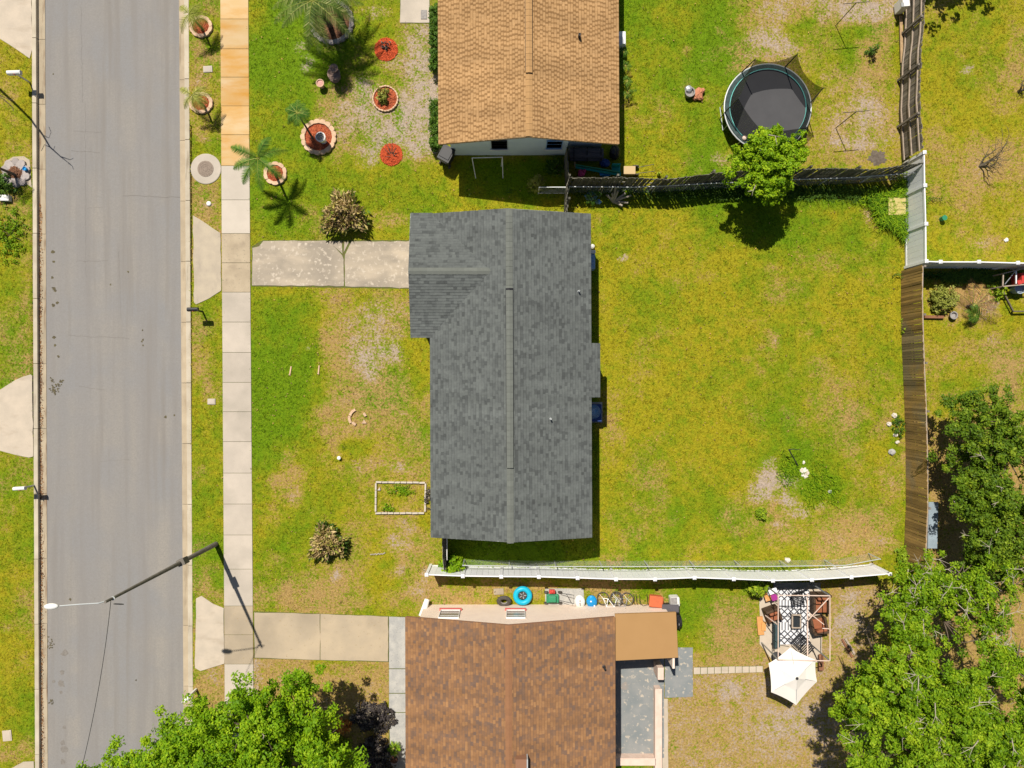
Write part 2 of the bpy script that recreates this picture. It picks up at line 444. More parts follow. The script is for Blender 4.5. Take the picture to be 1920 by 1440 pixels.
M['cap_grey'] = mat('cap_grey', (0.138, 0.148, 0.131), (0.124, 0.133, 0.118), 6, rough=0.9, objrnd=0.06)
M['roof_tan'] = ramp_mat('roof_tan', [(0.0, (0.21, 0.115, 0.046)), (0.30, (0.255, 0.143, 0.058)), (0.40, (0.375, 0.222, 0.098)), (1.0, (0.43, 0.26, 0.12))], 0.25, 7, patch=(1.3, 0.08), bump=0.3)
M['cap_tan'] = mat('cap_tan', (0.40, 0.235, 0.10), (0.36, 0.21, 0.088), 6, rough=0.9, objrnd=0.05)
M['roof_brown'] = ramp_mat('roof_brown', [(0.0, (0.155, 0.098, 0.070)), (0.2, (0.20, 0.112, 0.063)), (0.55, (0.245, 0.128, 0.062)), (0.85, (0.285, 0.148, 0.066)), (1.0, (0.315, 0.168, 0.076))], 0.3, 7, patch=(1.2, 0.10), bump=0.3)
M['cap_brown'] = mat('cap_brown', (0.26, 0.125, 0.06), (0.235, 0.115, 0.056), 6, rough=0.9, objrnd=0.05)
G = lambda *s: [(p, c) for p, c in s]
M['leaf_bright'] = ramp_mat('leaf_bright', G((0, (0.05, 0.14, 0.003)), (0.5, (0.165, 0.325, 0.004)), (1, (0.36, 0.50, 0.012))), 0.2, 3, rough=0.6, trans=0.3)
M['leaf_oak'] = ramp_mat('leaf_oak', G((0, (0.04, 0.105, 0.003)), (0.5, (0.155, 0.29, 0.005)), (1, (0.36, 0.48, 0.018))), 0.2, 3, rough=0.6, trans=0.3)
M['leaf_fresh'] = ramp_mat('leaf_fresh', G((0, (0.08, 0.19, 0.003)), (0.5, (0.20, 0.36, 0.004)), (1, (0.40, 0.54, 0.012))), 0.2, 3, rough=0.6, trans=0.3)
M['leaf_dark'] = ramp_mat('leaf_dark', G((0, (0.035, 0.08, 0.004)), (0.6, (0.105, 0.185, 0.007)), (1, (0.24, 0.32, 0.016))), 0.2, 3, rough=0.6, trans=0.2)
M['leaf_lime'] = ramp_mat('leaf_lime', G((0, (0.12, 0.22, 0.012)), (0.6, (0.26, 0.38, 0.016)), (1, (0.42, 0.50, 0.03))), 0.2, 3, rough=0.6, trans=0.3)
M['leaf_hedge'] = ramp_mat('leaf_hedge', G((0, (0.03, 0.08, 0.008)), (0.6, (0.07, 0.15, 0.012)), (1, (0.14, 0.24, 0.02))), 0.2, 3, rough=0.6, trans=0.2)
M['leaf_olive'] = ramp_mat('leaf_olive', G((0, (0.13, 0.15, 0.02)), (0.6, (0.27, 0.30, 0.045)), (1, (0.46, 0.46, 0.12))), 0.2, 3, rough=0.7, trans=0.25)
M['leaf_palm'] = ramp_mat('leaf_palm', G((0, (0.03, 0.09, 0.012)), (0.6, (0.07, 0.17, 0.018)), (1, (0.18, 0.28, 0.04))), 0.2, 3, rough=0.5, trans=0.25)
M['leaf_palm_grey'] = ramp_mat('leaf_palm_grey', G((0, (0.04, 0.08, 0.01)), (0.6, (0.12, 0.19, 0.03)), (1, (0.34, 0.36, 0.13))), 0.2, 3, rough=0.6, trans=0.25)
M['leaf_croton'] = ramp_mat('leaf_croton', G((0, (0.16, 0.11, 0.05)), (0.25, (0.42, 0.30, 0.14)), (0.62, (0.64, 0.49, 0.24)), (0.8, (0.52, 0.46, 0.10)), (1, (0.16, 0.27, 0.02))), 0.2, 3, rough=0.55, trans=0.15)
M['leaf_croton_green'] = ramp_mat('leaf_croton_green', G((0, (0.03, 0.07, 0.015)), (0.6, (0.07, 0.14, 0.02)), (1, (0.14, 0.22, 0.03))), 0.2, 3, rough=0.55, trans=0.15)
M['leaf_dead'] = ramp_mat('leaf_dead', G((0, (0.14, 0.09, 0.045)), (0.5, (0.34, 0.21, 0.09)), (1, (0.62, 0.36, 0.12))), 0.2, 3, rough=0.8, trans=0.15)
M['leaf_burnt'] = ramp_mat('leaf_burnt', G((0, (0.025, 0.022, 0.024)), (0.6, (0.06, 0.05, 0.048)), (0.85, (0.13, 0.11, 0.085)), (1, (0.32, 0.27, 0.18))), 0.2, 3, rough=0.85)
M['leaf_copper'] = ramp_mat('leaf_copper', G((0, (0.35, 0.08, 0.02)), (0.6, (0.55, 0.22, 0.04)), (1, (0.6, 0.38, 0.08))), 0.2, 3, rough=0.6, trans=0.2)

# asphalt with lengthwise wear streaks
def asphalt():
    m, nt, N, L = _nt('asphalt')
    out = N('ShaderNodeOutputMaterial'); bs = N('ShaderNodeBsdfPrincipled')
    bs.inputs['Roughness'].default_value = 0.9; bs.inputs['Specular IOR Level'].default_value = 0.2
    c = mix(nt, maprange(nt, noise(nt, 0.9, (1, 0.06, 1), 4), 0.35, 0.65), (0.292, 0.268, 0.234), (0.245, 0.232, 0.216))
    c = mix(nt, maprange(nt, noise(nt, 0.35, detail=3, off=(4, 1, 0)), 0.42, 0.62), c, (0.235, 0.232, 0.23))
    c = mix(nt, maprange(nt, noise(nt, 2.6, (1, 0.05, 1), 4, off=(1, 8, 0)), 0.48, 0.70, 0, 0.75), c, (0.205, 0.186, 0.165))
    c = mix(nt, maprange(nt, noise(nt, 0.8, (1, 0.012, 1), 2, off=(3, 2, 0)), 0.42, 0.6, 0, 0.55), c, (0.235, 0.225, 0.218))
    c = mix(nt, maprange(nt, noise(nt, 14, detail=6, rough=0.8), 0.35, 0.65, 0, 0.7), c, (0.20, 0.188, 0.175))
    c = mix(nt, maprange(nt, noise(nt, 5, detail=6, off=(11, 8, 0)), 0.68, 0.78, 0, 0.6), c, (0.19, 0.175, 0.155))
    L(c, bs.inputs['Base Color'])
    b = N('ShaderNodeBump'); b.inputs['Strength'].default_value = 0.35; b.inputs['Distance'].default_value = 0.01
    L(noise(nt, 110, detail=2), b.inputs['Height']); L(b.outputs[0], bs.inputs['Normal'])
    L(bs.outputs[0], out.inputs[0])
    return m
M['asphalt'] = asphalt()
M['pole_grey'] = mat('pole_grey', (0.15, 0.135, 0.115), (0.19, 0.17, 0.145), 4, rough=0.85)
M['crack'] = mat('crack', (0.17, 0.155, 0.14), rough=0.95)
M['stain'] = mat('stain', (0.17, 0.155, 0.135), (0.22, 0.2, 0.18), 9, rough=0.95)
M['tar_leaf'] = mat('tar_leaf', (0.07, 0.06, 0.045), (0.13, 0.11, 0.05), 9, rough=0.95)

# lawn: colour follows what grows there (attribute: bare soil, dryness, yellowing, random)
def lawn_mat(name, blades):
    m, nt, N, L = _nt(name)
    out = N('ShaderNodeOutputMaterial'); bs = N('ShaderNodeBsdfPrincipled')
    bs.inputs['Roughness'].default_value = 0.85; bs.inputs['Specular IOR Level'].default_value = 0.15
    a = N('ShaderNodeAttribute'); a.attribute_name = 'lawn'
    sep = N('ShaderNodeSeparateColor'); L(a.outputs['Color'], sep.inputs[0])
    s, d, y = sep.outputs[0], sep.outputs[1], sep.outputs[2]
    n1 = noise(nt, 9, detail=6, rough=0.7); n2 = noise(nt, 2.2, detail=6, rough=0.65, off=(5, 3, 1)); n3 = noise(nt, 11, detail=5, rough=0.8, off=(1, 3, 8))
    jit = math_n(nt, 'MULTIPLY', math_n(nt, 'SUBTRACT', n1, 0.5), 3.2)
    jit2 = math_n(nt, 'MULTIPLY', math_n(nt, 'SUBTRACT', n2, 0.5), 2.4)
    yy = math_n(nt, 'ADD', y, math_n(nt, 'MULTIPLY', math_n(nt, 'ADD', y, 0.3), math_n(nt, 'ADD', jit2, math_n(nt, 'MULTIPLY', jit, 0.35))), True)
    dd = math_n(nt, 'ADD', d, math_n(nt, 'MULTIPLY', math_n(nt, 'ADD', math_n(nt, 'MULTIPLY', d, 1.5), 0.12), math_n(nt, 'ADD', jit, math_n(nt, 'MULTIPLY', jit2, 0.7))), True)
    dd = maprange(nt, dd, 0.32, 0.9)
    ss = math_n(nt, 'ADD', s, math_n(nt, 'MULTIPLY', math_n(nt, 'ADD', math_n(nt, 'MULTIPLY', s, 1.6), 0.15), math_n(nt, 'ADD', jit, math_n(nt, 'MULTIPLY', jit2, 0.9))), True)
    ss = maprange(nt, ss, 0.38, 0.92)
    k = 1.0 if blades else 0.9
    green = mix(nt, maprange(nt, n3, 0.3, 0.7), (0.074 * k, 0.158 * k, 0.002), (0.19 * k, 0.30 * k, 0.004))
    yel = mix(nt, maprange(nt, n3, 0.3, 0.7), (0.21 * k, 0.20 * k, 0.004), (0.43 * k, 0.365 * k, 0.016))
    tan = mix(nt, maprange(nt, n3, 0.3, 0.7), (0.27 * k, 0.165 * k, 0.042), (0.50 * k, 0.345 * k, 0.12))
    sand = mix(nt, maprange(nt, n3, 0.3, 0.7), (0.32 * k, 0.245 * k, 0.16), (0.52 * k, 0.42 * k, 0.31))
    c = mix(nt, yy, green, yel)
    c = mix(nt, dd, c, tan)
    c = mix(nt, ss, c, sand)
    nv = maprange(nt, noise(nt, 8, detail=7, rough=0.85, off=(8, 2, 2)), 0.34, 0.66, 0.66, 1.32)
    cv = N('ShaderNodeCombineColor'); L(nv, cv.inputs[0]); L(nv, cv.inputs[1]); L(nv, cv.inputs[2])
    c = mix(nt, 1.0, c, cv.outputs[0], 'MULTIPLY')
    if blades:
        h = N('ShaderNodeHueSaturation'); L(maprange(nt, a.outputs['Alpha'], 0, 1, 0.42, 1.6), h.inputs['Value']); L(c, h.inputs['Color']); c = h.outputs[0]
    L(c, bs.inputs['Base Color'])
    sh = bs.outputs[0]
    if blades:
        t = N('ShaderNodeBsdfTranslucent'); L(c, t.inputs[0])
        ms = N('ShaderNodeMixShader'); ms.inputs[0].default_value = 0.3
        L(sh, ms.inputs[1]); L(t.outputs[0], ms.inputs[2]); sh = ms.outputs[0]
    else:
        b = N('ShaderNodeBump'); b.inputs['Strength'].default_value = 0.8; b.inputs['Distance'].default_value = 0.05
        L(noise(nt, 22, detail=5, rough=0.7), b.inputs['Height']); L(b.outputs[0], bs.inputs['Normal'])
    L(sh, out.inputs[0])
    return m
M['lawn'] = lawn_mat('lawn', False)
M['blades'] = lawn_mat('blades', True)

# ------------------------------------------------------------------ ground and lawn
def vnoise(x, y, seed):
    xi, yi = np.floor(x).astype(np.int64), np.floor(y).astype(np.int64)
    fx, fy = x - xi, y - yi
    fx, fy = fx * fx * (3 - 2 * fx), fy * fy * (3 - 2 * fy)
    def h(a, b):
        n = (a * 374761393 + b * 668265263 + seed * 974634777) & 0xffffffff
        n = ((n ^ (n >> 13)) * 1274126177) & 0xffffffff
        return ((n ^ (n >> 16)) & 0xffff) / 65535.0
    return (h(xi, yi) * (1 - fx) + h(xi + 1, yi) * fx) * (1 - fy) + (h(xi, yi + 1) * (1 - fx) + h(xi + 1, yi + 1) * fx) * fy

def fbm(x, y, seed, oct=4):
    t, a, f = 0, 0.5, 1.0
    for i in range(oct):
        t = t + a * vnoise(x * f, y * f, seed + i); a *= 0.5; f *= 2.03
    return t

# what grows where: rectangles (x0,y0,x1,y1, soil,dry,yellow) in survey pixels, later ones win
LAWN_RECT = [
    (-9000, -9000, 9000, 9000, 0.05, 0.25, 0.55),
    (-200, -200, 66, 1600, 0.00, 0.26, 0.55),
    (-200, 1050, 66, 1600, 0.00, 0.18, 0.50),
    (350, -200, 418, 1600, 0.06, 0.42, 0.40),
    (466, -200, 825, 455, 0.0, 0.02, 0.08),
    (600, -40, 825, 330, 0.16, 0.34, 0.35),
    (466, 530, 825, 1150, 0.06, 0.46, 0.66),
    (466, 530, 592, 880, -0.1, -0.15, 0.0),
    (640, 545, 800, 760, 0.24, 0.64, 0.45),
    (1090, 330, 1730, 1075, 0.00, 0.20, 0.80),
    (1090, 385, 1700, 470, 0.00, 0.08, 0.42),
    (1600, 760, 1700, 1060, 0.05, 0.36, 0.70),
    (1380, 980, 1640, 1060, 0.03, 0.36, 0.70),
    (1150, -200, 1400, 345, 0.00, 0.08, 0.40),
    (1395, -200, 1700, 345, 0.22, 0.56, 0.58),
    (1728, -200, 2200, 495, 0.04, 0.36, 0.82),
    (1728, 495, 2200, 800, 0.04, 0.42, 0.82),
    (1728, 800, 2200, 1600, 0.10, 1.15, 0.95),
    (800, 1085, 1275, 1140, 0.08, 0.85, 0.72),
    (1262, 1095, 1420, 1245, 0.02, 0.16, 0.40),
    (1330, 1120, 1430, 1245, 0.10, 0.60, 0.50),
    (1245, 1240, 1660, 1600, 0.42, 1.35, 0.95),
    (1540, 1095, 1660, 1300, 0.40, 1.35, 0.90),
    (420, 1235, 735, 1600, 0.22, 1.35, 0.92),
]
# patches: cx,cy,rx,ry, soil,dry,yellow added
LAWN_BLOB = [
    (785, 120, 26, 120, .55, .3, 0), (812, 180, 20, 40, .8, .2, 0), (700, 225, 55, 45, .45, .3, 0), (760, 230, 40, 60, .45, .3, 0),
    (690, 300, 30, 30, .45, .3, 0), (710, 25, 30, 20, .3, .3, 0), (570, 85, 26, 20, .5, .3, 0), (578, 122, 10, 14, .6, .1, 0),
    (680, 160, 18, 14, .5, .2, 0), (655, 190, 50, 30, .2, .3, 0), (780, 282, 18, 20, .7, .2, 0), (815, 270, 18, 24, .6, .2, 0),
    (745, 115, 26, 14, .4, .3, 0), (640, 250, 14, 20, .3, .3, 0), (520, 60, 30, 60, 0, 0, -.1), (530, 160, 60, 60, 0, 0, .2),
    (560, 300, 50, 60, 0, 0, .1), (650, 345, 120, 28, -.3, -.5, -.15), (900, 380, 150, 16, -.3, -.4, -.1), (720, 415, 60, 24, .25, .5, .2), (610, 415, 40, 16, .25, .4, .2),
    (675, 660, 45, 26, .35, .1, 0), (742, 668, 20, 16, .5, .1, 0), (690, 695, 20, 24, .4, .1, 0), (605, 560, 40, 14, .2, .4, .2), (700, 605, 60, 35, .25, .2, 0),
    (785, 690, 22, 40, -.6, -.7, .1), (790, 650, 20, 30, -.6, -.7, .2), (575, 655, 12, 8, .6, .1, 0), (700, 740, 18, 14, -.3, -.4, -.3), (680, 845, 18, 16, -.3, -.6, -.4), (650, 842, 12, 10, -.3, -.6, -.4),
    (620, 780, 80, 60, .08, .2, 0), (755, 880, 24, 12, .5, .2, 0), (690, 880, 40, 20, .3, .3, 0), (550, 932, 14, 24, .45, .3, 0), (520, 860, 30, 14, .25, .4, .1), (515, 900, 30, 14, .2, .4, .2),
    (620, 940, 60, 50, -.1, -.3, .1), (560, 1010, 60, 50, -.1, -.25, -.1), (490, 920, 14, 30, 0, -.4, -.3), (630, 1075, 10, 18, .5, .3, .2), (630, 1085, 12, 10, .3, .4, .2),
    (760, 1000, 40, 40, .35, .3, 0), (735, 1030, 30, 20, .3, .2, 0), (755, 1073, 14, 10, .5, .2, 0), (785, 1105, 30, 16, .45, .3, .1), (800, 1080, 10, 12, .5, .2, 0), (725, 1055, 20, 12, -.3, -.5, -.2), (795, 985, 12, 14, -.3, -.5, -.2),
    (600, 1115, 140, 26, .05, .2, .15), (520, 640, 40, 90, 0, 0, -.1), (560, 590, 30, 40, 0, 0, -.1),
    (1167, 480, 11, 8, .9, .5, .2), (1455, 640, 10, 9, .6, .4, .1), (1290, 530, 50, 18, .1, .25, 0), (1130, 560, 20, 60, .1, .3, .1), (1150, 800, 24, 60, .05, .3, .15),
    (1250, 690, 90, 60, 0, 0, -.12), (1210, 650, 40, 60, 0, 0, -.1), (1520, 560, 80, 80, 0, .05, .08), (1640, 560, 40, 80, 0, .12, .1), (1650, 640, 20, 40, 0, -.1, -.25), (1480, 840, 30, 30, 0, -.2, -.4),
    (1500, 820, 60, 40, 0, -.1, -.3), (1420, 870, 50, 30, 0, -.2, -.4), (1540, 920, 40, 40, -.1, -.5, -.45), (1480, 880, 22, 22, -.2, -.5, -.5),
    (1443, 885, 22, 24, .75, .5, 0), (1470, 905, 30, 10, .7, .3, 0), (1422, 930, 22, 20, .75, .3, 0), (1480, 940, 18, 14, .55, .3, 0), (1505, 965, 20, 12, .6, .3, 0), (1448, 988, 16, 10, .65, .3, 0), (1545, 948, 12, 8, .5, .3, 0),
    (1600, 860, 30, 60, .15, .3, 0), (1670, 900, 20, 60, .3, .2, 0), (1650, 1010, 26, 26, .3, .3, .1), (1560, 1020, 60, 24, .2, .3, .1), (1590, 780, 40, 30, .1, .3, 0), (1675, 840, 14, 20, -.3, -.6, -.4),
    (1640, 420, 24, 20, .25, .4, .1), (1626, 400, 10, 24, .3, .4, 0), (1655, 480, 12, 40, -.1, -.3, -.3), (1590, 440, 30, 30, 0, -.2, -.2), (1690, 600, 10, 30, -.1, -.3, -.4),
    (1455, 20, 40, 26, .5, .3, 0), (1440, 80, 34, 20, .6, .3, 0), (1475, 95, 24, 18, .4, .2, 0), (1610, 15, 70, 24, .7, .3, .1), (1500, 50, 40, 30, -.2, -.4, -.1), (1620, 55, 60, 14, -.3, -.5, -.2), (1590, 95, 16, 30, -.2, -.5, -.2), (1600, 150, 60, 40, .1, .1, 0),
    (1590, 230, 60, 40, .25, .2, 0), (1630, 200, 30, 30, .35, .2, 0), (1600, 268, 50, 16, .4, .3, 0), (1350, 300, 18, 14, .5, .4, .1), (1290, 95, 16, 10, .2, .5, .3), (1346, 55, 10, 10, .2, .4, .1), (1290, 40, 30, 40, 0, 0, .15), (1340, 200, 40, 60, 0, .05, .1), (1250, 20, 40, 30, 0, .1, .2), (1230, 280, 60, 40, 0, 0, -.1), (1660, 40, 30, 30, .2, .3, .1),
    (1840, 320, 40, 40, .3, .4, .1), (1860, 290, 60, 30, .15, .35, .1), (1813, 128, 12, 10, .8, .3, 0), (1755, 260, 20, 40, .1, .3, .1), (1900, 150, 30, 40, .2, .3, 0), (1840, 230, 50, 20, 0, -.2, -.15), (1850, 455, 24, 14, .4, .3, 0), (1770, 480, 60, 10, 0, -.1, -.2), (1780, 160, 40, 60, 0, 0, -.15),
    (1855, 575, 22, 22, .85, .3, 0), (1830, 560, 30, 30, .3, .4, .2), (1865, 640, 20, 14, .4, .3, 0), (1795, 625, 60, 18, 0, -.3, -.35), (1890, 580, 14, 40, -.2, -.4, -.4), (1900, 690, 30, 30, .1, .3, 0), (1880, 770, 60, 40, .1, .4, .3), (1770, 700, 40, 40, 0, 0, .1),
    (1365, 1180, 14, 30, .3, .3, 0), (1300, 1140, 30, 40, 0, -.1, -.1), (1335, 1240, 40, 10, 0, -.2, -.2), (1265, 1300, 14, 30, -.1, -.3, -.4), (1365, 1290, 20, 16, .5, .1, 0), (1420, 1290, 50, 30, .1, .1, 0), (1320, 1400, 80, 50, -.1, -.1, 0), (1590, 1160, 24, 40, .5, .1, 0), (1480, 1360, 60, 30, .4, .1, 0),
    (400, 1150, 20, 20, .1, .4, .3), (385, 1100, 20, 26, .05, .4, .4), (390, 1285, 20, 14, -.1, .1, 0), (405, 1270, 14, 20, .4, .4, .2), (372, 150, 12, 24, .35, .4, .1), (380, 100, 14, 20, .2, .3, 0), (385, 262, 16, 16, .3, .3, 0), (392, 382, 18, 10, .5, .3, 0), (384, 730, 14, 30, .15, .3, .2), (375, 690, 10, 20, .1, .4, .3), (395, 640, 16, 20, 0, -.2, -.1), (390, 1000, 16, 16, .05, 0, -.1), (400, 800, 16, 24, .05, .2, .1), (395, 950, 18, 20, -.05, -.3, -.1),
    (20, 170, 20, 30, .05, .2, .1), (15, 610, 12, 8, .5, .2, 0), (14, 1180, 14, 8, .5, .3, 0), (40, 560, 16, 16, .1, .2, .1), (30, 540, 60, 30, 0, -.2, -.1), (30, 980, 30, 60, 0, .12, .1), (30, 1100, 20, 40, 0, .1, .1), (20, 1410, 30, 20, .05, .5, .3),
    (660, 1270, 20, 16, -.1, -.35, -.1), (560, 1255, 60, 14, 0, -.1, 0), (470, 1275, 20, 40, .5, .1, 0), (700, 1300, 30, 30, .2, 0, 0),
    (1470, 925, 60, 46, .34, .4, 0), (1600, 1000, 60, 50, .12, .35, 0), (930, 1105, 100, 14, .1, .2, .2), (1240, 1110, 40, 12, 0, -.4, -.3), (1180, 1112, 40, 10, .2, .1, 0),
]
def lawn_field(x, y):
    """x, y world metres -> soil, dry, yellow arrays."""
    wx = fbm(x * 0.55, y * 0.55, 11, 5) - 0.47; wy = fbm(x * 0.55, y * 0.55, 23, 5) - 0.47
    px = 960 + x * PPM; py = 720 - y * PPM
    qx, qy = px + wx * 110, py + wy * 110
    s = np.zeros_like(x); d = np.zeros_like(x); g = np.zeros_like(x)
    for x0, y0, x1, y1, a, b, c in LAWN_RECT:
        soft = 50.0
        w = np.clip((qx - x0) / soft + .5, 0, 1) * np.clip((x1 - qx) / soft + .5, 0, 1) * np.clip((qy - y0) / soft + .5, 0, 1) * np.clip((y1 - qy) / soft + .5, 0, 1)
        s += (a - s) * w; d += (b - d) * w; g += (c - g) * w
    for cx, cy, rx, ry, a, b, c in LAWN_BLOB:
        m = (np.abs(px - cx) < rx * 2.6 + 40) & (np.abs(py - cy) < ry * 2.6 + 40)
        if not m.any(): continue
        q = ((px[m] + wx[m] * 26 - cx) / rx) ** 2 + ((py[m] + wy[m] * 26 - cy) / ry) ** 2
        w = np.exp(-q * 0.9)
        s[m] += a * .9 * w; d[m] += b * 1.15 * w; g[m] += c * w
    # greener grass painted in strips to tint the shade beside houses and fences
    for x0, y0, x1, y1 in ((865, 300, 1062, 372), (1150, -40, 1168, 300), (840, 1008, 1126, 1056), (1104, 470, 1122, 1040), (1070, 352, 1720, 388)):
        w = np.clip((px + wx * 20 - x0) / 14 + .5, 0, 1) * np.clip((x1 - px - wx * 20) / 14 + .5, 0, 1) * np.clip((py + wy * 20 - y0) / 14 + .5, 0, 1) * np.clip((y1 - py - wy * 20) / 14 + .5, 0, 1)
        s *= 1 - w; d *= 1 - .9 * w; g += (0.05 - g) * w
    g = g + (fbm(x * 0.3, y * 0.3, 5) - 0.47) * 2.0 + (fbm(x * 1.1, y * 1.1, 6) - 0.47) * 0.6
    d = d + (fbm(x * 0.45, y * 0.45, 9) - 0.47) * 1.0 + (fbm(x * 1.6, y * 1.6, 10) - 0.47) * 0.7
    s = s + (fbm(x * 1.3, y * 1.3, 15) - 0.47) * 0.4
    return np.clip(s, 0, 1), np.clip(d, 0, 1), np.clip(g, 0, 1)

def xline(p0, p1):
    """pixel x of a near-vertical line at pixel row y"""
    return lambda y: p0[0] + (p1[0] - p0[0]) * (y - p0[1]) / (p1[1] - p0[1])
road_l = xline((82, 0), (87, 1440)); road_r = xline((334, 0), (343, 1440))
kerb_l = xline((61, 0), (67, 1440)); kerb_r = xline((354, 0), (363, 1440))
walk_l = xline((413, 0), (421.5, 1330)); walk_r = xline((466, 0), (476, 1330))

fine = np.arange(-31, 31.01, 0.2)
xs = np.concatenate([[-420, -200, -110, -60, -40], fine, [40, 60, 110, 200, 420]])
ys = np.concatenate([[-420, -200, -110, -60, -40, -32, -28], np.arange(-25, 25.01, 0.2), [28, 32, 40, 60, 110, 200, 420]])
X, Y = np.meshgrid(xs, ys)
px, py = 960 + X * PPM, 720 - Y * PPM
inside = (px > kerb_l(py) + 3) & (px < kerb_r(py) - 3)
Z = np.where(inside, -0.45, 0.0)
bump = (fbm(X * 0.5, Y * 0.5, 31) - 0.47) * 0.05
Z = np.where(inside, Z, -np.abs(bump) * 0.3)
V = np.stack([X.ravel(), Y.ravel(), Z.ravel()], 1)
ny, nx = X.shape
idx = np.arange(nx * ny).reshape(ny, nx)
Q = np.stack([idx[:-1, :-1], idx[:-1, 1:], idx[1:, 1:], idx[1:, :-1]], -1).reshape(-1, 4)
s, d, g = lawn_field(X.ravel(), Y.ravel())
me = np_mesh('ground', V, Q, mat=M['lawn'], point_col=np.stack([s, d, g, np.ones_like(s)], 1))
ground = link('ground', me); tag(ground, kind='structure', label='patchy green and tan lawn ground around the houses')

KEEP_OUT = []          # polygons (pixels) where no grass grows
def keep_out(poly): KEEP_OUT.append([(p[0], p[1]) for p in poly])
def circle_poly(cx, cy, r, n=16, ry=None): return [(cx + r * math.cos(2 * math.pi * k / n), cy + (ry or r) * math.sin(2 * math.pi * k / n)) for k in range(n)]

# ------------------------------------------------------------------ road, kerbs, gutters
YT, YB = -700, 2140
mb = MB(); mb.prism([P(road_l(YT) - 2, YT), P(road_r(YT) + 2, YT), P(road_r(YB) + 2, YB), P(road_l(YB) - 2, YB)], -0.4, -0.115)
road = mb.build('road', M['asphalt'], kind='structure', label='light grey asphalt street along the left edge')
keep_out([(kerb_l(YT), YT), (kerb_r(YT), YT), (kerb_r(YB), YB), (kerb_l(YB), YB)])

def ribbon(mb, pts, w, z):
    for a, b in zip(pts[:-1], pts[1:]):
        a, b = P(*a), P(*b); n = Vector((-(b - a).y, (b - a).x, 0)).normalized() * w / 2
        mb.add([(a.x - n.x, a.y - n.y, z), (b.x - n.x, b.y - n.y, z), (b.x + n.x, b.y + n.y, z), (a.x + n.x, a.y + n.y, z)], [(0, 1, 2, 3)])

def jag(a, b, n, amp):
    out = []
    for i in range(n + 1):
        t = i / n
        out.append((a[0] + (b[0] - a[0]) * t + random.uniform(-amp, amp) * (0 < i < n), a[1] + (b[1] - a[1]) * t + random.uniform(-amp, amp) * (0 < i < n)))
    return out
for a, b, w in (((228, 366), (336, 369), .035), ((130, 281), (185, 285), .025), ((135, 244), (188, 246), .018), ((140, 489), (200, 488), .02), ((125, 628), (240, 635), .025), ((145, 725), (195, 731), .02),
                ((149, 10), (152, 190), .016), ((157, 190), (158, 470), .016), ((157, 470), (160, 520), .012), ((160, 390), (190, 388), .012), ((185, 865), (240, 862), .012), ((220, 470), (225, 600), .01)):
    w *= .6; mb = MB(); ribbon(mb, jag(a, b, max(5, int(math.dist(a, b) / 8)), 1.2), w, -0.111); mb.build('crack', M['crack'], road)
mb = MB()
def splat(mb, cx, cy, r, z, n=9):
    c = P(cx, cy); k = r / PPM
    mb.add([(c.x + k * random.uniform(.5, 1.2) * math.cos(2 * math.pi * i / n), c.y + k * random.uniform(.5, 1.2) * math.sin(2 * math.pi * i / n), z) for i in range(n)], [tuple(range(n))])
for cx, cy, r in ((97, 472, 4), (98, 490, 3), (95, 520, 3), (98, 540, 4), (101, 545, 3), (98, 572, 4), (105, 567, 3), (99, 632, 4), (100, 647, 3), (107, 668, 3), (238, 509, 2), (265, 619, 2), (266, 637, 2.4), (264, 640, 2), (266, 647, 2),
                  (97, 137, 2), (129, 1125, 3), (308, 782, 3), (325, 779, 2), (205, 533, 2), (253, 1277, 2)):
    splat(mb, cx, cy, r, -0.1105)
mb.build('tar_spots', M['tar_leaf'], road, kind='stuff')
mb = MB()
for cx, cy, r in ((118, 1226, 7), (114, 1262, 6), (112, 1283, 8), (112, 1300, 4), (118, 1366, 4), (115, 1395, 6), (117, 1407, 8), (115, 1430, 7), (98, 1280, 3)):
    splat(mb, cx, cy, r, -0.1108)
mb.build('oil_stains', M['stain'], road, kind='stuff')
mb = MB()
for cx, cy, r in ((96, 713, 5), (113, 716, 4), (105, 725, 6), (95, 731, 5), (100, 735, 6), (92, 1210, 6), (88, 1200, 6), (94, 1316, 5), (86, 1215, 5)):
    for k in range(12): splat(mb, cx + random.gauss(0, r * .6), cy + random.gauss(0, r * .6), 1.6, -0.108 + random.random() * .01, 5)
mb.build('leaf_litter', M['tar_leaf'], road, kind='stuff')

kerb = thing('kerb', 'pale concrete kerb and gutter strips lining the street', None, P(350, 720)); tag(kerb, kind='structure')
def kerb_run(lo, hi, ga, gb, joints, gm, topz=0.02):
    for y0, y1 in zip(joints[:-1], joints[1:]):
        e = 0.35
        mb = MB(); mb.prism([P(lo(y0), y0 + e), P(hi(y0), y0 + e), P(hi(y1), y1 - e), P(lo(y1), y1 - e)], -0.4, topz + random.uniform(-.006, .006)); mb.build('kerb_stone', M['concrete_kerb'], kerb, bevel=0.02)
        mb = MB(); mb.prism([P(ga(y0), y0 + e), P(gb(y0), y0 + e), P(gb(y1), y1 - e), P(ga(y1), y1 - e)], -0.4, -0.098 + random.uniform(-.004, .004)); mb.build('gutter_slab', gm, kerb)
jr = [-700, -400, -190] + list(range(-80, 1560, 114)) + [1800, 2140]
kerb_run(lambda y: kerb_r(y) - 9, kerb_r, road_r, lambda y: kerb_r(y) - 9.2, jr, M['concrete_gutter'])
jl = [-700, -400, -190] + list(range(-50, 1590, 122)) + [1800, 2140]
kerb_run(kerb_l, lambda y: kerb_l(y) + 8, lambda y: kerb_l(y) + 8.2, road_l, jl, M['concrete_gutter_left'], topz=.07)
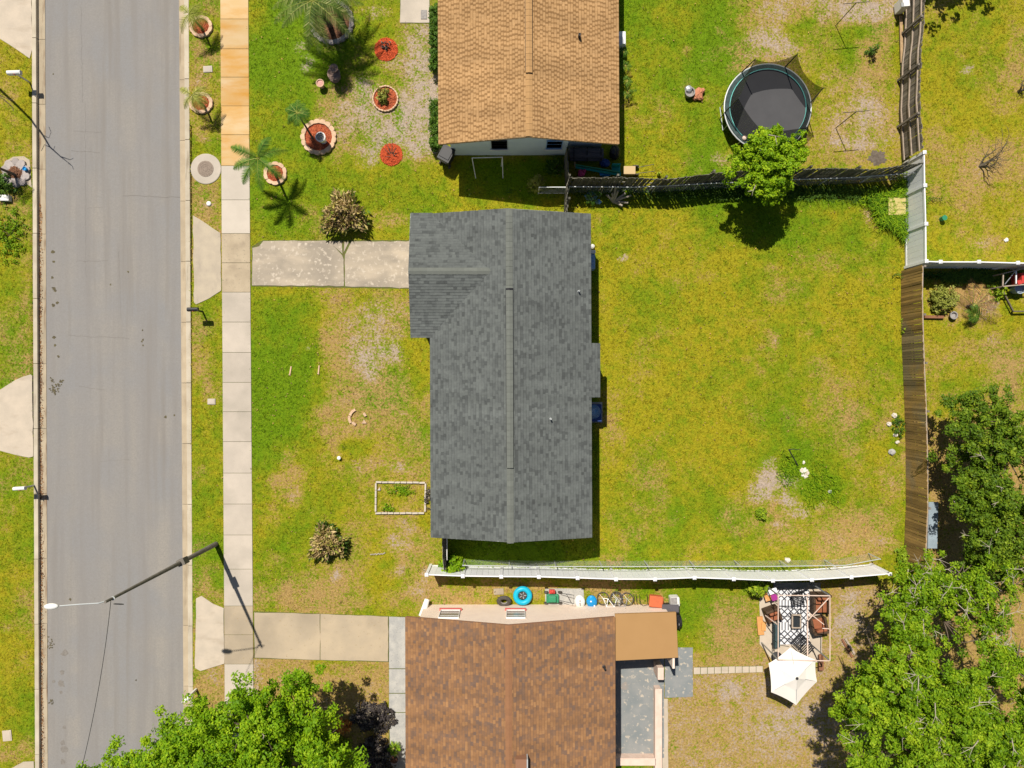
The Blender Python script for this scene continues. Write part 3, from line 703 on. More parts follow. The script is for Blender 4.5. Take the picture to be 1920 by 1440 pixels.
# fallen leaves lying along the left gutter
n = 1700
yy = rng.uniform(380, 1440, n); xx = kerb_l(yy) + 8 + np.abs(rng.normal(0, 2.6, n)) + 0.3
m = xx < 90
def flat_leaves(name, pxs, pys, z, size, matl, parent=None, **kw):
    n = len(pxs); c = np.stack([(pxs - 960) / PPM, (720 - pys) / PPM, np.full(n, 0.0) + z], 1)
    a = rng.uniform(0, 6.28, n); u = np.stack([np.cos(a), np.sin(a), rng.normal(0, .3, n)], 1); v = np.stack([-np.sin(a), np.cos(a), rng.normal(0, .3, n)], 1)
    sz = size * rng.uniform(.6, 1.4, n)[:, None]
    V = np.stack([c - u * sz, c - v * sz * .45, c + u * sz, c + v * sz * .45], 1).reshape(-1, 3)
    V[:, 2] = np.maximum(V[:, 2], z)
    me = np_mesh(name, V - np.array([c[:, 0].mean(), c[:, 1].mean(), 0]), np.arange(4 * n).reshape(n, 4), rng.random(n), matl)
    return tag(link(name, me, parent, (c[:, 0].mean(), c[:, 1].mean(), 0)), **kw)
flat_leaves('gutter_leaves', xx[m], yy[m], -0.088, 0.035, M['litter'], kind='stuff', label='brown fallen leaves lying along the left gutter', cat='leaf litter')

# ------------------------------------------------------------------ pavement, driveways
mb = MB(); mb.prism([P(walk_l(YT), YT), P(walk_r(YT), YT), P(walk_r(YB), YB), P(walk_l(YB), YB)], -0.2, 0.008)
pavement = mb.build('pavement', M['joint_soil'], kind='structure', label='concrete pavement of square slabs beside the verge')
keep_out([(walk_l(YT), YT), (walk_r(YT), YT), (walk_r(YB), YB), (walk_l(YB), YB)])
js = [-200, -140, -80, -20, 36, 92, 145, 199, 253, 311, 375, 438, 493, 548, 604, 661, 717, 772, 828, 887, 945, 1003, 1067, 1136, 1190, 1245, 1305, 1370, 1432, 1500]
for y0, y1 in zip(js[:-1], js[1:]):
    ym = (y0 + y1) / 2
    mt = 'concrete_rust' if ym < 311 else 'concrete_white' if ym < 438 else 'concrete_brown' if ym < 548 else 'concrete_tan' if 1136 < ym < 1245 else 'concrete_pale'
    mb = MB(); e = 0.32
    mb.prism([P(walk_l(y0) + .3, y0 + e), P(walk_r(y0) - .3, y0 + e), P(walk_r(y1) - .3, y1 - e), P(walk_l(y1) + .3, y1 - e)], -0.1, 0.03 + random.uniform(-.005, .005))
    mb.build('paving_slab', M[mt], pavement, bevel=0.008)

def slab_area(name, label, polys, matl, z=0.03, joint='joint_soil', bed=None):
    """A driveway or path: one bed with its cast slabs as pieces."""
    allp = bed or polys[0]
    mb = MB(); mb.prism([P(*p) for p in allp], -0.2, 0.007)
    o = mb.build(name, M[joint], kind='structure', label=label)
    keep_out(allp)
    for i, p in enumerate(polys):
        mb = MB(); mb.prism([P(*q) for q in p], -0.1, z + random.uniform(-.004, .004))
        mb.build('concrete_slab', M[matl[i] if isinstance(matl, list) else matl], o, bevel=0.01)
    return o
def rough_edge(poly, amp=1.0, step=14):
    out = []
    for a, b in zip(poly, poly[1:] + poly[:1]):
        n = max(1, int(math.dist(a, b) / step))
        for i in range(n):
            t = i / n; j = amp if i else 0
            out.append((a[0] + (b[0] - a[0]) * t + random.uniform(-j, j), a[1] + (b[1] - a[1]) * t + random.uniform(-j, j)))
    return out
slab_area('driveway', 'stained concrete driveway leading to the grey roofed house',
          [rough_edge([(473.5, 465), (486, 462), (494, 452), (610, 451), (622, 458), (642, 479), (644.5, 486), (645, 536.5), (473, 535.5)]),
           rough_edge([(615, 452.5), (641, 452.5), (642.5, 476)], .4), rough_edge([(646, 454), (655, 453), (644.6, 474)], .3),
           rough_edge([(659, 453), (790, 452), (790, 541), (647.5, 537), (647, 478)])],
          'concrete_drive', bed=[(472, 462), (492, 450.5), (792, 450), (792, 542), (471, 537)])
slab_area('driveway_apron', 'grey concrete apron joining the street to the stained driveway', [rough_edge([(362, 404), (413.5, 437), (415, 545), (392, 560), (368, 571), (364, 567)], .8)], 'concrete_apron')
slab_area('driveway_apron', 'cream concrete apron below the street lamp', [rough_edge([(368, 1122), (378, 1117), (400, 1132), (420, 1140), (421, 1244), (402, 1250), (376, 1258), (366, 1252)], .8)], 'concrete_cream')
slab_area('driveway', 'tan concrete driveway leading to the brown roofed house',
          [rough_edge([(477, 1148), (600, 1151), (600, 1237), (478, 1233)], .7), rough_edge([(601, 1151), (728, 1156), (728, 1240), (601, 1237)], .7)], 'concrete_tan', bed=[(475.5, 1146), (729.5, 1155), (729.5, 1241.5), (476, 1234.5)])
slab_area('driveway_apron', 'pale concrete driveway end at the top left corner', [rough_edge([(-120, -120), (58, -120), (61, 92), (56, 110), (30, 92), (0, 73), (-120, 60)], .8)], 'concrete_cream')
slab_area('driveway_apron', 'streaked concrete driveway end on the left roadside', [rough_edge([(-120, 760), (2, 730), (30, 712), (58, 702), (61, 705), (63, 856), (55, 858), (0, 845), (-120, 840)], .8)], 'concrete_cream')
slab_area('driveway_apron', 'small concrete corner at the bottom left edge', [rough_edge([(-60, 1470), (22, 1440), (44, 1428), (64, 1427), (66, 1520), (-60, 1520)], .8)], 'concrete_apron')
slab_area('path', 'grey concrete strip path along the brown roofed house', [[(729.6, 1156), (775, 1158), (775, 1253), (729.6, 1253)], [(729.6, 1254.5), (775, 1254.5), (775, 1299), (729.6, 1299)], [(729.6, 1300.5), (775, 1300.5), (775, 1335), (729.6, 1335)], [(729.6, 1336.5), (775, 1336.5), (775, 1440), (733, 1440)]],
          'concrete_grey', bed=[(729, 1156), (775, 1156), (775, 1440), (729, 1440)])
slab_area('path', 'beige concrete entrance path at the top beside the hedge', [rough_edge([(751, -120), (805, -120), (805, -8), (751, -8)], .4), rough_edge([(751, -7), (805, -7), (805, 43), (750, 43)], .4)], 'concrete_pale', bed=[(750, -121), (806, -121), (806, 44), (750, 44)])
o = slab_area('path', 'row of pale square stepping stones towards the parasol', [[(1300.5 + i * 13.05, 1251.5 + math.sin(i) * .4 - i * .3), (1312.6 + i * 13.05, 1251.2 + math.sin(i) * .4 - i * .3), (1312.6 + i * 13.05, 1263.6 - i * .4), (1300.5 + i * 13.05, 1264 - i * .4)] for i in range(10)],
              'concrete_cream', bed=[(1300, 1251), (1431, 1248), (1431, 1260.5), (1300, 1264.5)])
slab_area('patio', 'worn grey painted slab beside the tan carport', [rough_edge([(1246, 1214), (1299, 1214), (1299, 1306), (1256, 1308), (1246, 1308)], .5)], 'patio_blue')
slab_area('patio', 'concrete pad under the lounge furniture by the white fence', [rough_edge([(1424, 1104), (1540, 1104), (1541, 1242), (1452, 1242), (1424, 1207)], .8)], 'concrete_cream')
slab_area('patio', 'small grey concrete pad beside the tyre and mower', [rough_edge([(1022, 1104), (1094, 1103), (1095, 1134), (1022, 1136)], .5)], 'concrete_grey')

# ------------------------------------------------------------------ houses
def shingles(O, U, Vv, Nn, L, W, exp=0.13, tab=(0.12, 0.26), regular=None, seed=0):
    r = random.Random(seed); mb = MB()
    rows = int(math.ceil(W / exp))
    for i in range(rows):
        v0 = i * exp - 0.03; v1 = min(v0 + exp + 0.035, W)
        u = -r.random() * 0.4; k = 0
        while u < L:
            w = r.uniform(*tab) if regular is None else (r.uniform(.10, .16) if k % 2 else r.uniform(.07, .105)); a, b = max(u, 0), min(u + w, L); u += w; k += 1
            if b - a < 0.02: continue
            hi = 0.013 + r.random() * 0.007; lo = 0.002
            if regular is not None: val = (0.10 + .25 * r.random() if (k % 2 == 1 and r.random() < regular) else 0.45 + .5 * r.random())
            else: val = r.random()
            q = lambda uu, vv, n: O + U * uu + Vv * vv + Nn * n
            mb.add([q(a, v0, hi), q(b, v0, hi), q(b, v1, lo), q(a, v1, lo), q(a, v0, -.002), q(b, v0, -.002)], [(0, 1, 2, 3), (4, 5, 1, 0), (4, 0, 3), (1, 5, 2)], val)
            vb = exp - .026 - .03 + i * exp; lb = hi + (lo - hi) * (vb - v0) / (v1 - v0)
            if v1 - v0 > .1: mb.add([q(a, vb, lb + .001), q(b, vb, lb + .001), q(b, vb + .024, lb - .001), q(a, vb + .024, lb - .001)], [(0, 1, 2, 3)], max(0, val * .55 - .12))
    return mb

def slope_frame(e0, e1, r0):
    """eave from e0 to e1, r0 = ridge point above e0"""
    U = (e1 - e0); L = U.length; U = U / L
    Vv = r0 - e0; Vv = Vv - U * Vv.dot(U); W = Vv.length; Vv = Vv / W
    return U, Vv, U.cross(Vv), L, W

def gable_roof(parent, W, Rx, E, yN, yS, ze, zr, shm, capm, fas, vent=None, tab=(0.12, 0.26), regular=None, capgap=0.28, seed=1, capw=0.152, skew=0.0):
    """N-S ridge; W/E eave x, Rx ridge x; skew shifts x linearly from N to S."""
    th = 0.14
    f = lambda x, y: x + skew * (y - yN)
    roof = MB()
    vs = []
    for y in (yN, yS):
        vs += [(f(W, y), y, ze - th), (f(W, y), y, ze), (f(Rx, y), y, zr), (f(E, y), y, ze), (f(E, y), y, ze - th), (f(Rx, y), y, zr - th)]
    roof.add(vs, [(0, 1, 2, 5), (5, 2, 3, 4), (6, 11, 8, 7), (11, 10, 9, 8), (1, 7, 8, 2), (2, 8, 9, 3), (0, 6, 7, 1), (3, 9, 10, 4), (0, 5, 11, 6), (5, 4, 10, 11)])
    roof = roof.build('roof', fas, parent)
    for side in (0, 1):
        if side == 0: e0, e1, r0 = Vector((f(W, yN), yN, ze)), Vector((f(W, yS), yS, ze)), Vector((f(Rx, yN), yN, zr))
        else: e0, e1, r0 = Vector((f(E, yS), yS, ze)), Vector((f(E, yN), yN, ze)), Vector((f(Rx, yS), yS, zr))
        U, Vv, Nn, L, Wd = slope_frame(e0, e1, r0)
        if Nn.z < 0:
            Nn = -Nn
        mb = shingles(e0, U, Vv, Nn, L, Wd, tab=tab, regular=regular, seed=seed + side)
        mb.build('shingles', shm, roof, kind='stuff')
    # ridge caps, each a bent piece, raised where the ridge vent runs
    if vent:
        y0, y1 = vent
        mb = MB(); w = capw * 1.14
        zc = zr - w * (zr - ze) / (E - Rx)
        sec = [(-w, zc - zr + .005), (0, .035), (w, zc - zr + .005), (w, zc - zr + .055), (0, .085), (-w, zc - zr + .055)]
        vs = [(f(Rx, y) + a, y, zr + b) for y in (y0, y1) for a, b in sec]
        mb.add(vs, [(0, 5, 4, 1), (1, 4, 3, 2), (7, 10, 11, 6), (8, 9, 10, 7), (5, 11, 10, 4), (4, 10, 9, 3), (0, 6, 11, 5), (2, 3, 9, 8)])
        mb.build('ridge_vent', M['black_plastic'], roof)
    caps = MB(); w = capw; dz = w * (zr - ze) / (E - Rx)
    a = capgap + 0.06
    caps.add([(-w, 0, -dz), (0, 0, 0), (w, 0, -dz), (-w, -a, -dz + .014), (0, -a, .014), (w, -a, -dz + .014), (-w, -a, -dz - .004), (0, -a, -.004), (w, -a, -dz - .004)],
             [(0, 3, 4, 1), (1, 4, 5, 2), (6, 7, 4, 3), (7, 8, 5, 4)])
    me = bpy.data.meshes.new('ridge_cap'); me.from_pydata(caps.v, [], caps.f); set_rnd(me, caps.r); me.materials.append(capm)
    y = yN
    while y - capgap > yS:
        up = 0.022
        if vent and vent[1] < y - a / 2 < vent[0]: up = 0.092
        link('ridge_cap', me, roof, (f(Rx, y), y, zr + up))
        y -= capgap
    return roof

def wall_block(parent, x0, x1, y0, y1, zt, zr, Rx, matl, name='wall'):
    """closed walls with N and S gable tops"""
    mb = MB()
    vs = []
    for y in (y0, y1):
        vs += [(x0, y, -0.1), (x0, y, zt), (Rx, y, zr), (x1, y, zt), (x1, y, -0.1)]
    mb.add(vs, [(0, 1, 2, 3, 4), (9, 8, 7, 6, 5), (0, 5, 6, 1), (3, 8, 9, 4), (1, 6, 7, 2), (2, 7, 8, 3)])
    return mb.build(name, matl, parent)

def window(parent, x0, x1, y, z0, z1, face, frame_m, pane_m, sill_m=None, bars=2):
    """window on an E-W wall; face = +1 north, -1 south"""
    w = MB(); t = 0.028; yo = y + face * 0.03
    for a, b, c, d_ in ((x0, x1, z0, z0 + t), (x0, x1, z1 - t, z1), (x0, x0 + t, z0 + t, z1 - t), (x1 - t, x1, z0 + t, z1 - t)):
        w.span(a, b, y - .02, y + face * .07, c, d_)
    win = w.build('window', frame_m, parent)
    p = MB(); p.span(x0 + t, x1 - t, y - .02, y + face * .02, z0 + t, z1 - t); p.build('pane', pane_m, win)
    for k in range(bars):
        zb = z0 + (z1 - z0) * (k + 1) / (bars + 1); q = MB(); q.span(x0 + t, x1 - t, y + face * .021, y + face * .03, zb - .012, zb + .012); q.build('glazing_bar', frame_m, win)
    if sill_m:
        q = MB(); q.span(x0 - .06, x1 + .06, y - .02, y + face * .12, z0 - .09, z0 - .002); q.build('sill', sill_m, win)
    return win

def pipe_vent(parent, px, py, h, z0, r=0.035, lean=0, m='galv'):
    c = P(px, py, h); mb = MB()
    mb.lathe((c.x, c.y, z0), [(r * 1.7, -.02), (r * 1.6, .04), (r, .06), (r, h - z0), (r * .7, h - z0), (r * .7, h - z0 - .05)], 10)
    mb.build('vent_pipe', M[m], parent)

ZE = 3.0
# --- the grey roofed house in the middle
W, E = PX(806.5, ZE), PX(1106.5, ZE); ZR = 3.96; Rx = PX(954.5, ZR)
yN, yS = PY(400.5, ZE), PY(1008, ZE)
mid = thing('house', 'long house with grey shingle roof and front cross gable', 'house', (0, (yN + yS) / 2, 0))
SK = -0.004
wall_block(mid, W + .35, E - .45, yN - .35, yS + .35, ZE - .12, ZR - .15, Rx, M['wall_grey'])
roof = gable_roof(mid, W, Rx, E, yN, yS, ZE, ZR, M['roof_grey'], M['cap_grey'], M['fascia_grey'], vent=(PY(540, 4), PY(876, 4)), seed=3, skew=SK)
# front cross gable
zg = 3.735; yr = PY(508, zg); gx0 = PX(765.5, zg); gx1 = PX(922, zg)
slope = (ZR - ZE) / (Rx - W)
gs = PY(632, ZE); gn = yN - 0.004; zs = ZE; zn = zg - (gn - yr) * slope
mb = MB(); th = .14
sec = [(gs, zs - th), (gs, zs), (yr, zg), (gn, zn), (gn, zn - th), (yr, zg - th)]
xe = Rx - .3
vs = [(gx0 + (yr - y) * .004, y, z) for y, z in sec] + [(xe, y, z - (.0 if y == yr else 0)) for y, z in sec]
mb.add(vs, [(0, 5, 2, 1), (5, 4, 3, 2), (1, 2, 8, 7), (2, 3, 9, 8), (0, 1, 7, 6), (3, 4, 10, 9), (0, 6, 11, 5), (5, 11, 10, 4), (6, 7, 8, 11), (11, 8, 9, 10)])
# keep the hidden end of the cross gable below the main slope by sinking it along the valley
for i in range(6, 12):
    y = mb.v[i][1]; z = mb.v[i][2]
    zz = z
    xv = W + (zz - ZE) / slope + .25
    mb.v[i] = (min(xv, xe), y, z)
g = mb.build('roof', M['fascia_grey'], mid)
for sgn in (0, 1):
    if sgn == 0: e0, e1, r0 = Vector((gx0, gs, zs)), Vector((gx1, gs, zs)), Vector((gx0, yr, zg))
    else: e0, e1, r0 = Vector((gx1, gn, zn)), Vector((gx0, gn, zn)), Vector((gx1, yr, zg))
    U, Vv, Nn, L, Wd = slope_frame(e0, e1, r0)
    sh = shingles(e0, U, Vv, Nn, L, Wd, seed=20 + sgn)
    # trim at the valley: keep pieces that stay above the main slope
    keepf = []
    for f, rr in zip(sh.f, sh.r):
        c = sum((Vector(sh.v[i]) for i in f), Vector()) / len(f)
        if c.z > ZE + (c.x - W) * slope - 0.01 or c.x < W: keepf.append((f, rr))
    sh.f = [k[0] for k in keepf]; sh.r = [k[1] for k in keepf]
    sh.build('shingles', M['roof_grey'], g, kind='stuff')
me = bpy.data.meshes.get('ridge_cap'); x = gx0 + .001
cap = bpy.data.meshes.new('ridge_cap_cross')
cw = .15; dz = cw * slope
cap.from_pydata([(0, -cw, -dz + .014), (0, 0, .014), (0, cw, -dz + .014), (.34, -cw, -dz), (.34, 0, 0), (.34, cw, -dz), (0, -cw, -dz - .004), (0, 0, -.004), (0, cw, -dz - .004)], [], [(0, 3, 4, 1), (1, 4, 5, 2), (0, 1, 7, 6), (1, 2, 8, 7)])
cap.materials.append(M['cap_grey'])
while x + .3 < gx1 + .05:
    link('ridge_cap', cap, g, (x, yr, zg + .022)); x += .28
# garage walls under the cross gable
mb = MB()
vs = []
for xx in (gx0 + .3, W + .5):
    vs += [(xx, gs + .3, -.1), (xx, gs + .3, zs - .1), (xx, yr, zg - .16), (xx, gn - .36, zn - .08), (xx, gn - .36, -.1)]
mb.add(vs, [(4, 3, 2, 1, 0), (5, 6, 7, 8, 9), (0, 1, 6, 5), (3, 4, 9, 8), (1, 2, 7, 6), (2, 3, 8, 7)])
mb.build('garage_wall', M['wall_grey'], mid)
gd = MB(); gd.span(gx0 + .24, gx0 + .302, PY(455), PY(536), .03, 2.2); gdo = gd.build('garage_door', M['white_paint'], mid)
for k in range(4):
    q = MB(); q.span(gx0 + .225, gx0 + .2405, PY(457), PY(534), .08 + k * .53, .56 + k * .53); q.build('door_panel', M['white_paint'], gdo)
# back porch: the east slope runs on a little lower
y0, y1 = PY(643.5, 2.9), PY(745, 2.9); xe2 = PX(1124, 2.88)
e0, e1 = Vector((xe2, y1, ZE - (xe2 - E) * slope)), Vector((xe2, y0, ZE - (xe2 - E) * slope))
r0 = Vector((E - .05, y1, ZE + .05 * slope))
U, Vv, Nn, L, Wd = slope_frame(e0, e1, r0)
mb = MB(); mb.add([tuple(e0), tuple(e1), (r0.x, y0, r0.z), tuple(r0)] + [(p[0], p[1], p[2] - .12) for p in (e0, e1, (r0.x, y0, r0.z), r0)], [(0, 1, 2, 3), (7, 6, 5, 4), (0, 4, 5, 1), (1, 5, 6, 2), (3, 2, 6, 7), (0, 3, 7, 4)])
pr = mb.build('porch_roof', M['fascia_grey'], mid)
sh = shingles(e0, U, Vv, Nn if Nn.z > 0 else -Nn, L, Wd, seed=33); sh.build('shingles', M['roof_grey'], pr, kind='stuff')
for yy in (y0 - .15, y1 + .15):
    q = MB(); q.box((xe2 - .15, yy, 1.35), (.1, .1, 2.8)); q.build('porch_post', M['white_paint'], mid)
for pxx, pyy, hh in ((1086, 545, 3.4), (1033, 786, 3.72)):
    zz = ZE + (E - P(pxx, pyy, hh).x) * slope; pipe_vent(mid, pxx, pyy, zz + .28, zz)
for y0_, y1_ in ((560, 610), (820, 880), (930, 980)):
    q = MB(); q.span(E - .46, E - .42, PY(y0_), PY(y1_), .9, 2.1); q.build('window', M['glass_dark'], mid)
keep_out([(825, 430), (1085, 430), (1085, 980), (825, 980)]); keep_out([(790, 440), (830, 440), (830, 610), (790, 610)])

# --- the tan roofed house at the top
W, E = PX(820.5, ZE), PX(1157, ZE); ZR = 4.02; Rx = PX(989.5, ZR)
yS, yN = PY(270.5, ZE), PY(-420, ZE)
top = thing('house', 'white walled house with tan shingle roof at the top', 'house', ((W + E) / 2, (yN + yS) / 2, 0))
wall_block(top, W + .45, PX(1060), PY(-400), PY(291), ZE - .12, ZR - .15, Rx, M['wall_white'])
mb = MB(); mb.span(PX(1060) + .003, E - .4, PY(-400), PY(278), -.1, ZE - .13); mb.build('wall', M['wall_white'], top)
gable_roof(top, W, Rx, E, yN, yS, ZE, ZR, M['roof_tan'], M['cap_tan'], M['fascia_tan'], vent=(PY(-300, 4), PY(131, 4.1)), tab=(0.11, 0.15), regular=0.85, seed=7, skew=-0.004)
window(top, PX(921, 2), PX(951, 2), PY(291), 1.15, 2.25, -1, M['black_metal'], M['glass_dark'], M['white_paint'], 2)
window(top, PX(1025, 2), PX(1055, 2), PY(291), 1.15, 2.25, -1, M['blue_tarp'], M['glass_dark'], M['white_paint'], 1)
zz = ZE + (E - P(1087, 64, 3.5).x) * .23; pipe_vent(top, 1087, 64, zz + .34, zz, .06, m='black_metal')
keep_out([(838, -100), (1150, -100), (1150, 291), (838, 291)])

# --- the brown roofed house at the bottom
W, E = PX(761, ZE), PX(1152, ZE); ZR = 4.16; Rx = PX(953.5, ZR)
yN, yS = PY(1156.5, ZE), PY(1830, ZE)
bot = thing('house', 'cream walled house with brown shingle roof at the bottom', 'house', ((W + E) / 2, (yN + yS) / 2, 0))
ywall = PY(1133.5)
wall_block(bot, W + .5, E - .45, PY(1133.5), PY(1800), ZE - .14, ZR - .17, Rx, M['wall_cream'])
gable_roof(bot, W, Rx, E, yN, yS, ZE, ZR, M['roof_brown'], M['cap_brown'], M['fascia_brown'], tab=(0.12, 0.26), seed=11, skew=-0.003)
window(bot, PX(823, 1.8), PX(861, 1.8), ywall, 1.0, 2.15, 1, M['white_paint'], M['glass_grey'], M['red_sill'], 2)
window(bot, PX(949, 1.8), PX(985, 1.8), ywall, 1.0, 2.15, 1, M['white_paint'], M['glass_grey'], M['red_sill'], 2)
zz = ZE + (E - P(1134, 1255, 3.2).x) * .245; pipe_vent(bot, 1134, 1255, zz + .3, zz, .05, m='black_metal')
c = P(977, 1432, 4.3); mb = MB(); mb.span(c.x - .24, c.x + .24, c.y - .45, c.y + .25, 3.6, 4.42); v = mb.build('roof_vent', M['fascia_brown'], bot)
mb = MB(); mb.span(c.x + .245, c.x + .3, c.y - .45, c.y + .27, 3.6, 4.46); mb.build('flashing', M['galv'], v)
# wall corner buttress pipe at the north-west corner
# carport: flat tan roof on the east side
z = 2.72
cx0, cx1, cy0, cy1 = PX(1152.5, z), PX(1270, z), PY(1148, z), PY(1235, z)
mb = MB(); mb.add([(cx0, PY(1150, z), z + .12), (cx1 - .06, cy0, z), (cx1 + .04, PY(1233, z), z), (cx0, PY(1237, z), z + .12)] + [(cx0, PY(1150, z), z), (cx1 - .06, cy0, z - .12), (cx1 + .04, PY(1233, z), z - .12), (cx0, PY(1237, z), z)], [(3, 2, 1, 0), (4, 5, 6, 7), (0, 1, 5, 4), (1, 2, 6, 5), (2, 3, 7, 6), (3, 0, 4, 7)])
mb.build('carport_roof', M['carport_tan'], bot)
mb = MB(); mb.span(E - .447, PX(1243), PY(1137), ywall - .002, -.1, 2.6); mb.build('carport_wall', M['wall_cream'], bot)
mb = MB(); mb.span(PX(1243) - .1, PX(1243), PY(1215), PY(1137) - .003, -.1, 2.6); mb.build('carport_wall', M['wall_cream'], bot)
keep_out([(770, 1134), (1250, 1134), (1250, 1440), (770, 1440)])
# sunken patio behind it with low pink walls
slab_area('patio', 'worn blue grey painted patio floor behind the brown roofed house', [rough_edge([(1140, 1215), (1245, 1215), (1245, 1420), (1140, 1440)], .3)], 'patio_blue', z=0.034)
lw = thing('low_wall', 'low pinkish parapet wall around the painted patio', 'wall', P(1236, 1350))
for x0, x1, y0, y1, h in ((1225, 1236, 1284, 1440, .5), (1150, 1224.6, 1412, 1424, .5)):
    mb = MB(); mb.span(PX(x0), PX(x1), PY(y1), PY(y0), 0, h); s_ = mb.build('wall', M['wall_pink'], lw, bevel=.015)
    mb = MB(); mb.span(PX(x0) - .02, PX(x1) + .03, PY(y1) - .02, PY(y0) + .02, h + .001, h + .05); mb.build('coping', M['wall_pink'], s_, bevel=.01)
mb = MB(); mb.span(PX(1225), PX(1236), PY(1258), PY(1236), 0, 1.1); mb.build('pillar', M['wall_pink'], lw, bevel=.015)
slab_area('patio', 'narrow whitewashed strip outside the low parapet wall', [rough_edge([(1239, 1310), (1252, 1310), (1253, 1440), (1239, 1440)], .5)], 'concrete_cream')

# ------------------------------------------------------------------ fences
FH = 1.83
def unit_box(name, s, matl):
    mb = MB(); mb.box((0, 0, s[2] / 2), s); me = bpy.data.meshes.new(name); me.from_pydata(mb.v, [], mb.f); set_rnd(me, mb.r); me.materials.append(matl); return me

def vinyl_fence(label, tops, h=FH, extra_rail_side=1):
    pts = [P(x, y, h) for x, y in tops]
    f = thing('vinyl_fence', label, 'fence', (pts[0].x, pts[0].y, 0))
    for p in pts:
        mb = MB(); mb.box((p.x, p.y, h / 2 + .01), (.127, .127, h + .02)); po = mb.build('post', M['vinyl_rail'], f)
        mb = MB(); mb.add([(p.x + a, p.y + b, h + z) for z, q in ((.021, .085), (.05, .085)) for a, b in ((-q, -q), (q, -q), (q, q), (-q, q))] + [(p.x, p.y, h + .1)], [(0, 1, 5, 4), (1, 2, 6, 5), (2, 3, 7, 6), (3, 0, 4, 7), (4, 5, 8), (5, 6, 8), (6, 7, 8), (7, 4, 8), (3, 2, 1, 0)]); mb.build('post_cap', M['vinyl_rail'], po)
    for a, b in zip(pts[:-1], pts[1:]):
        d = (b - a); L = math.hypot(d.x, d.y); d = Vector((d.x / L, d.y / L, 0))
        a2, b2 = a + d * .066, b - d * .066
        g = lambda p, z: Vector((p.x, p.y, z))
        for z in (h - .07, .12):
            mb = MB(); mb.beam(g(a2, z), g(b2, z), .05, .13); mb.build('rail', M['vinyl_rail'], f)
        n = max(3, int(L / .29)); w = (L - .135) / n
        me = unit_box('panel_board', (w - .008, .022, h - .33), M['vinyl'])
        for k in range(n):
            c = a2 + d * (w * (k + .5))
            o = link('panel_board', me, f, (c.x, c.y, .186)); o.rotation_euler.z = math.atan2(d.y, d.x)
    return f
vinyl_fence('long white vinyl fence between the two lower lots', [(800, 1077.5), (868, 1080), (940, 1081), (1010.5, 1081.5), (1083, 1083.5), (1155, 1086), (1228, 1086), (1302, 1083), (1375.5, 1085.5), (1449, 1088.5), (1522, 1087), (1596, 1082), (1668, 1076)])
vinyl_fence('white vinyl corner fence behind the yellow board and right neighbour', [(1733, 286), (1734, 348), (1736, 420), (1736.5, 490), (1763, 491), (1835, 491), (1908, 493), (1981, 494)])

def wood_fence(name, label, tops, h, bw, gap, board_m, rail_side, post_m, rails=(.35, .95, 1.55), lean=0.03, miss=0.0, hvar=0.03, post_every=2.3, skew=0.0, rail_m=None):
    """boards one by one along the line of tops; rail_side +1 = left of travel direction"""
    pts = [P(x, y, h) for x, y in tops]
    f = thing(name, label, 'fence', (pts[0].x, pts[0].y, 0))
    r = random.Random(len(label)); me = unit_box('board', (bw, .022, 1.0), board_m)
    carry, nextpost = 0.0, 0.0; run = 0.0
    for a, b in zip(pts[:-1], pts[1:]):
        d = b - a; L = math.hypot(d.x, d.y); d = Vector((d.x / L, d.y / L, 0)); n = Vector((-d.y, d.x, 0)) * rail_side
        ang = math.atan2(d.y, d.x); s_ = carry
        while s_ < L:
            if r.random() > miss:
                c = a + d * s_
                o = link('board', me, f, (c.x + n.x * r.uniform(-.008, .008), c.y + n.y * r.uniform(-.008, .008), 0.02))
                o.rotation_euler = (r.gauss(0, lean) * .6, r.gauss(skew, lean), ang); o.scale = (r.uniform(.9, 1.02), 1, h * (1 + r.uniform(-hvar, hvar)))
            s_ += bw + gap
        carry = s_ - L
        for z in rails:
            mb = MB(); z = z * h / 1.83
            p0 = Vector((a.x + n.x * .04, a.y + n.y * .04, z)); p1 = Vector((b.x + n.x * .04, b.y + n.y * .04, z))
            mb.beam(p0, p1, .045, .085); mb.build('rail', rail_m or post_m, f)
        while nextpost <= run + L:
            c = a + d * (nextpost - run) + n * .115
            mb = MB(); mb.box((c.x, c.y, h * .5 + .02), (.095, .095, h + .08), ang); mb.build('post', post_m, f); nextpost += post_every
        run += L
    return f
wood_fence('wooden_fence', 'grey weathered board fence with rails at the top right', [(1735, -60), (1733, 20), (1731, 60), (1727, 92), (1726, 140), (1724, 185), (1725, 200), (1728, 250), (1730, 281)], FH, .125, .006, M['wood_grey'], -1, M['wood_grey'], rails=(.28, .95, 1.62), lean=.008, rail_m=M['wood_rail'])
wood_fence('wooden_fence', 'brown stained board fence along the right side of the back yard', [(1729, 499), (1728, 560), (1729, 595), (1730, 640), (1732, 690), (1735, 760), (1737, 830), (1738, 880), (1738, 960), (1735, 1030), (1733, 1075)], FH, .125, .002, M['wood_stain'], 1, M['wood_grey'], rails=(.35, .95, 1.79), lean=.006, hvar=.018, rail_m=M['wood_rail'])
wood_fence('wooden_fence', 'dilapidated leaning picket fence below the trampoline', [(1068, 333), (1110, 333), (1170, 333), (1250, 336), (1300, 330), (1362, 322), (1430, 320), (1500, 317), (1560, 316), (1640, 318), (1727, 306)], FH, .115, .014, M['wood_weathered'], 1, M['wood_weathered'], lean=.012, miss=.02, hvar=.022, skew=.08)
wood_fence('wooden_fence', 'short old wooden fence running to the grey roofed house', [(1062.5, 281), (1066, 333), (1064, 345), (1062, 397)], FH, .12, .008, M['wood_weathered'], 1, M['wood_weathered'], lean=.02)
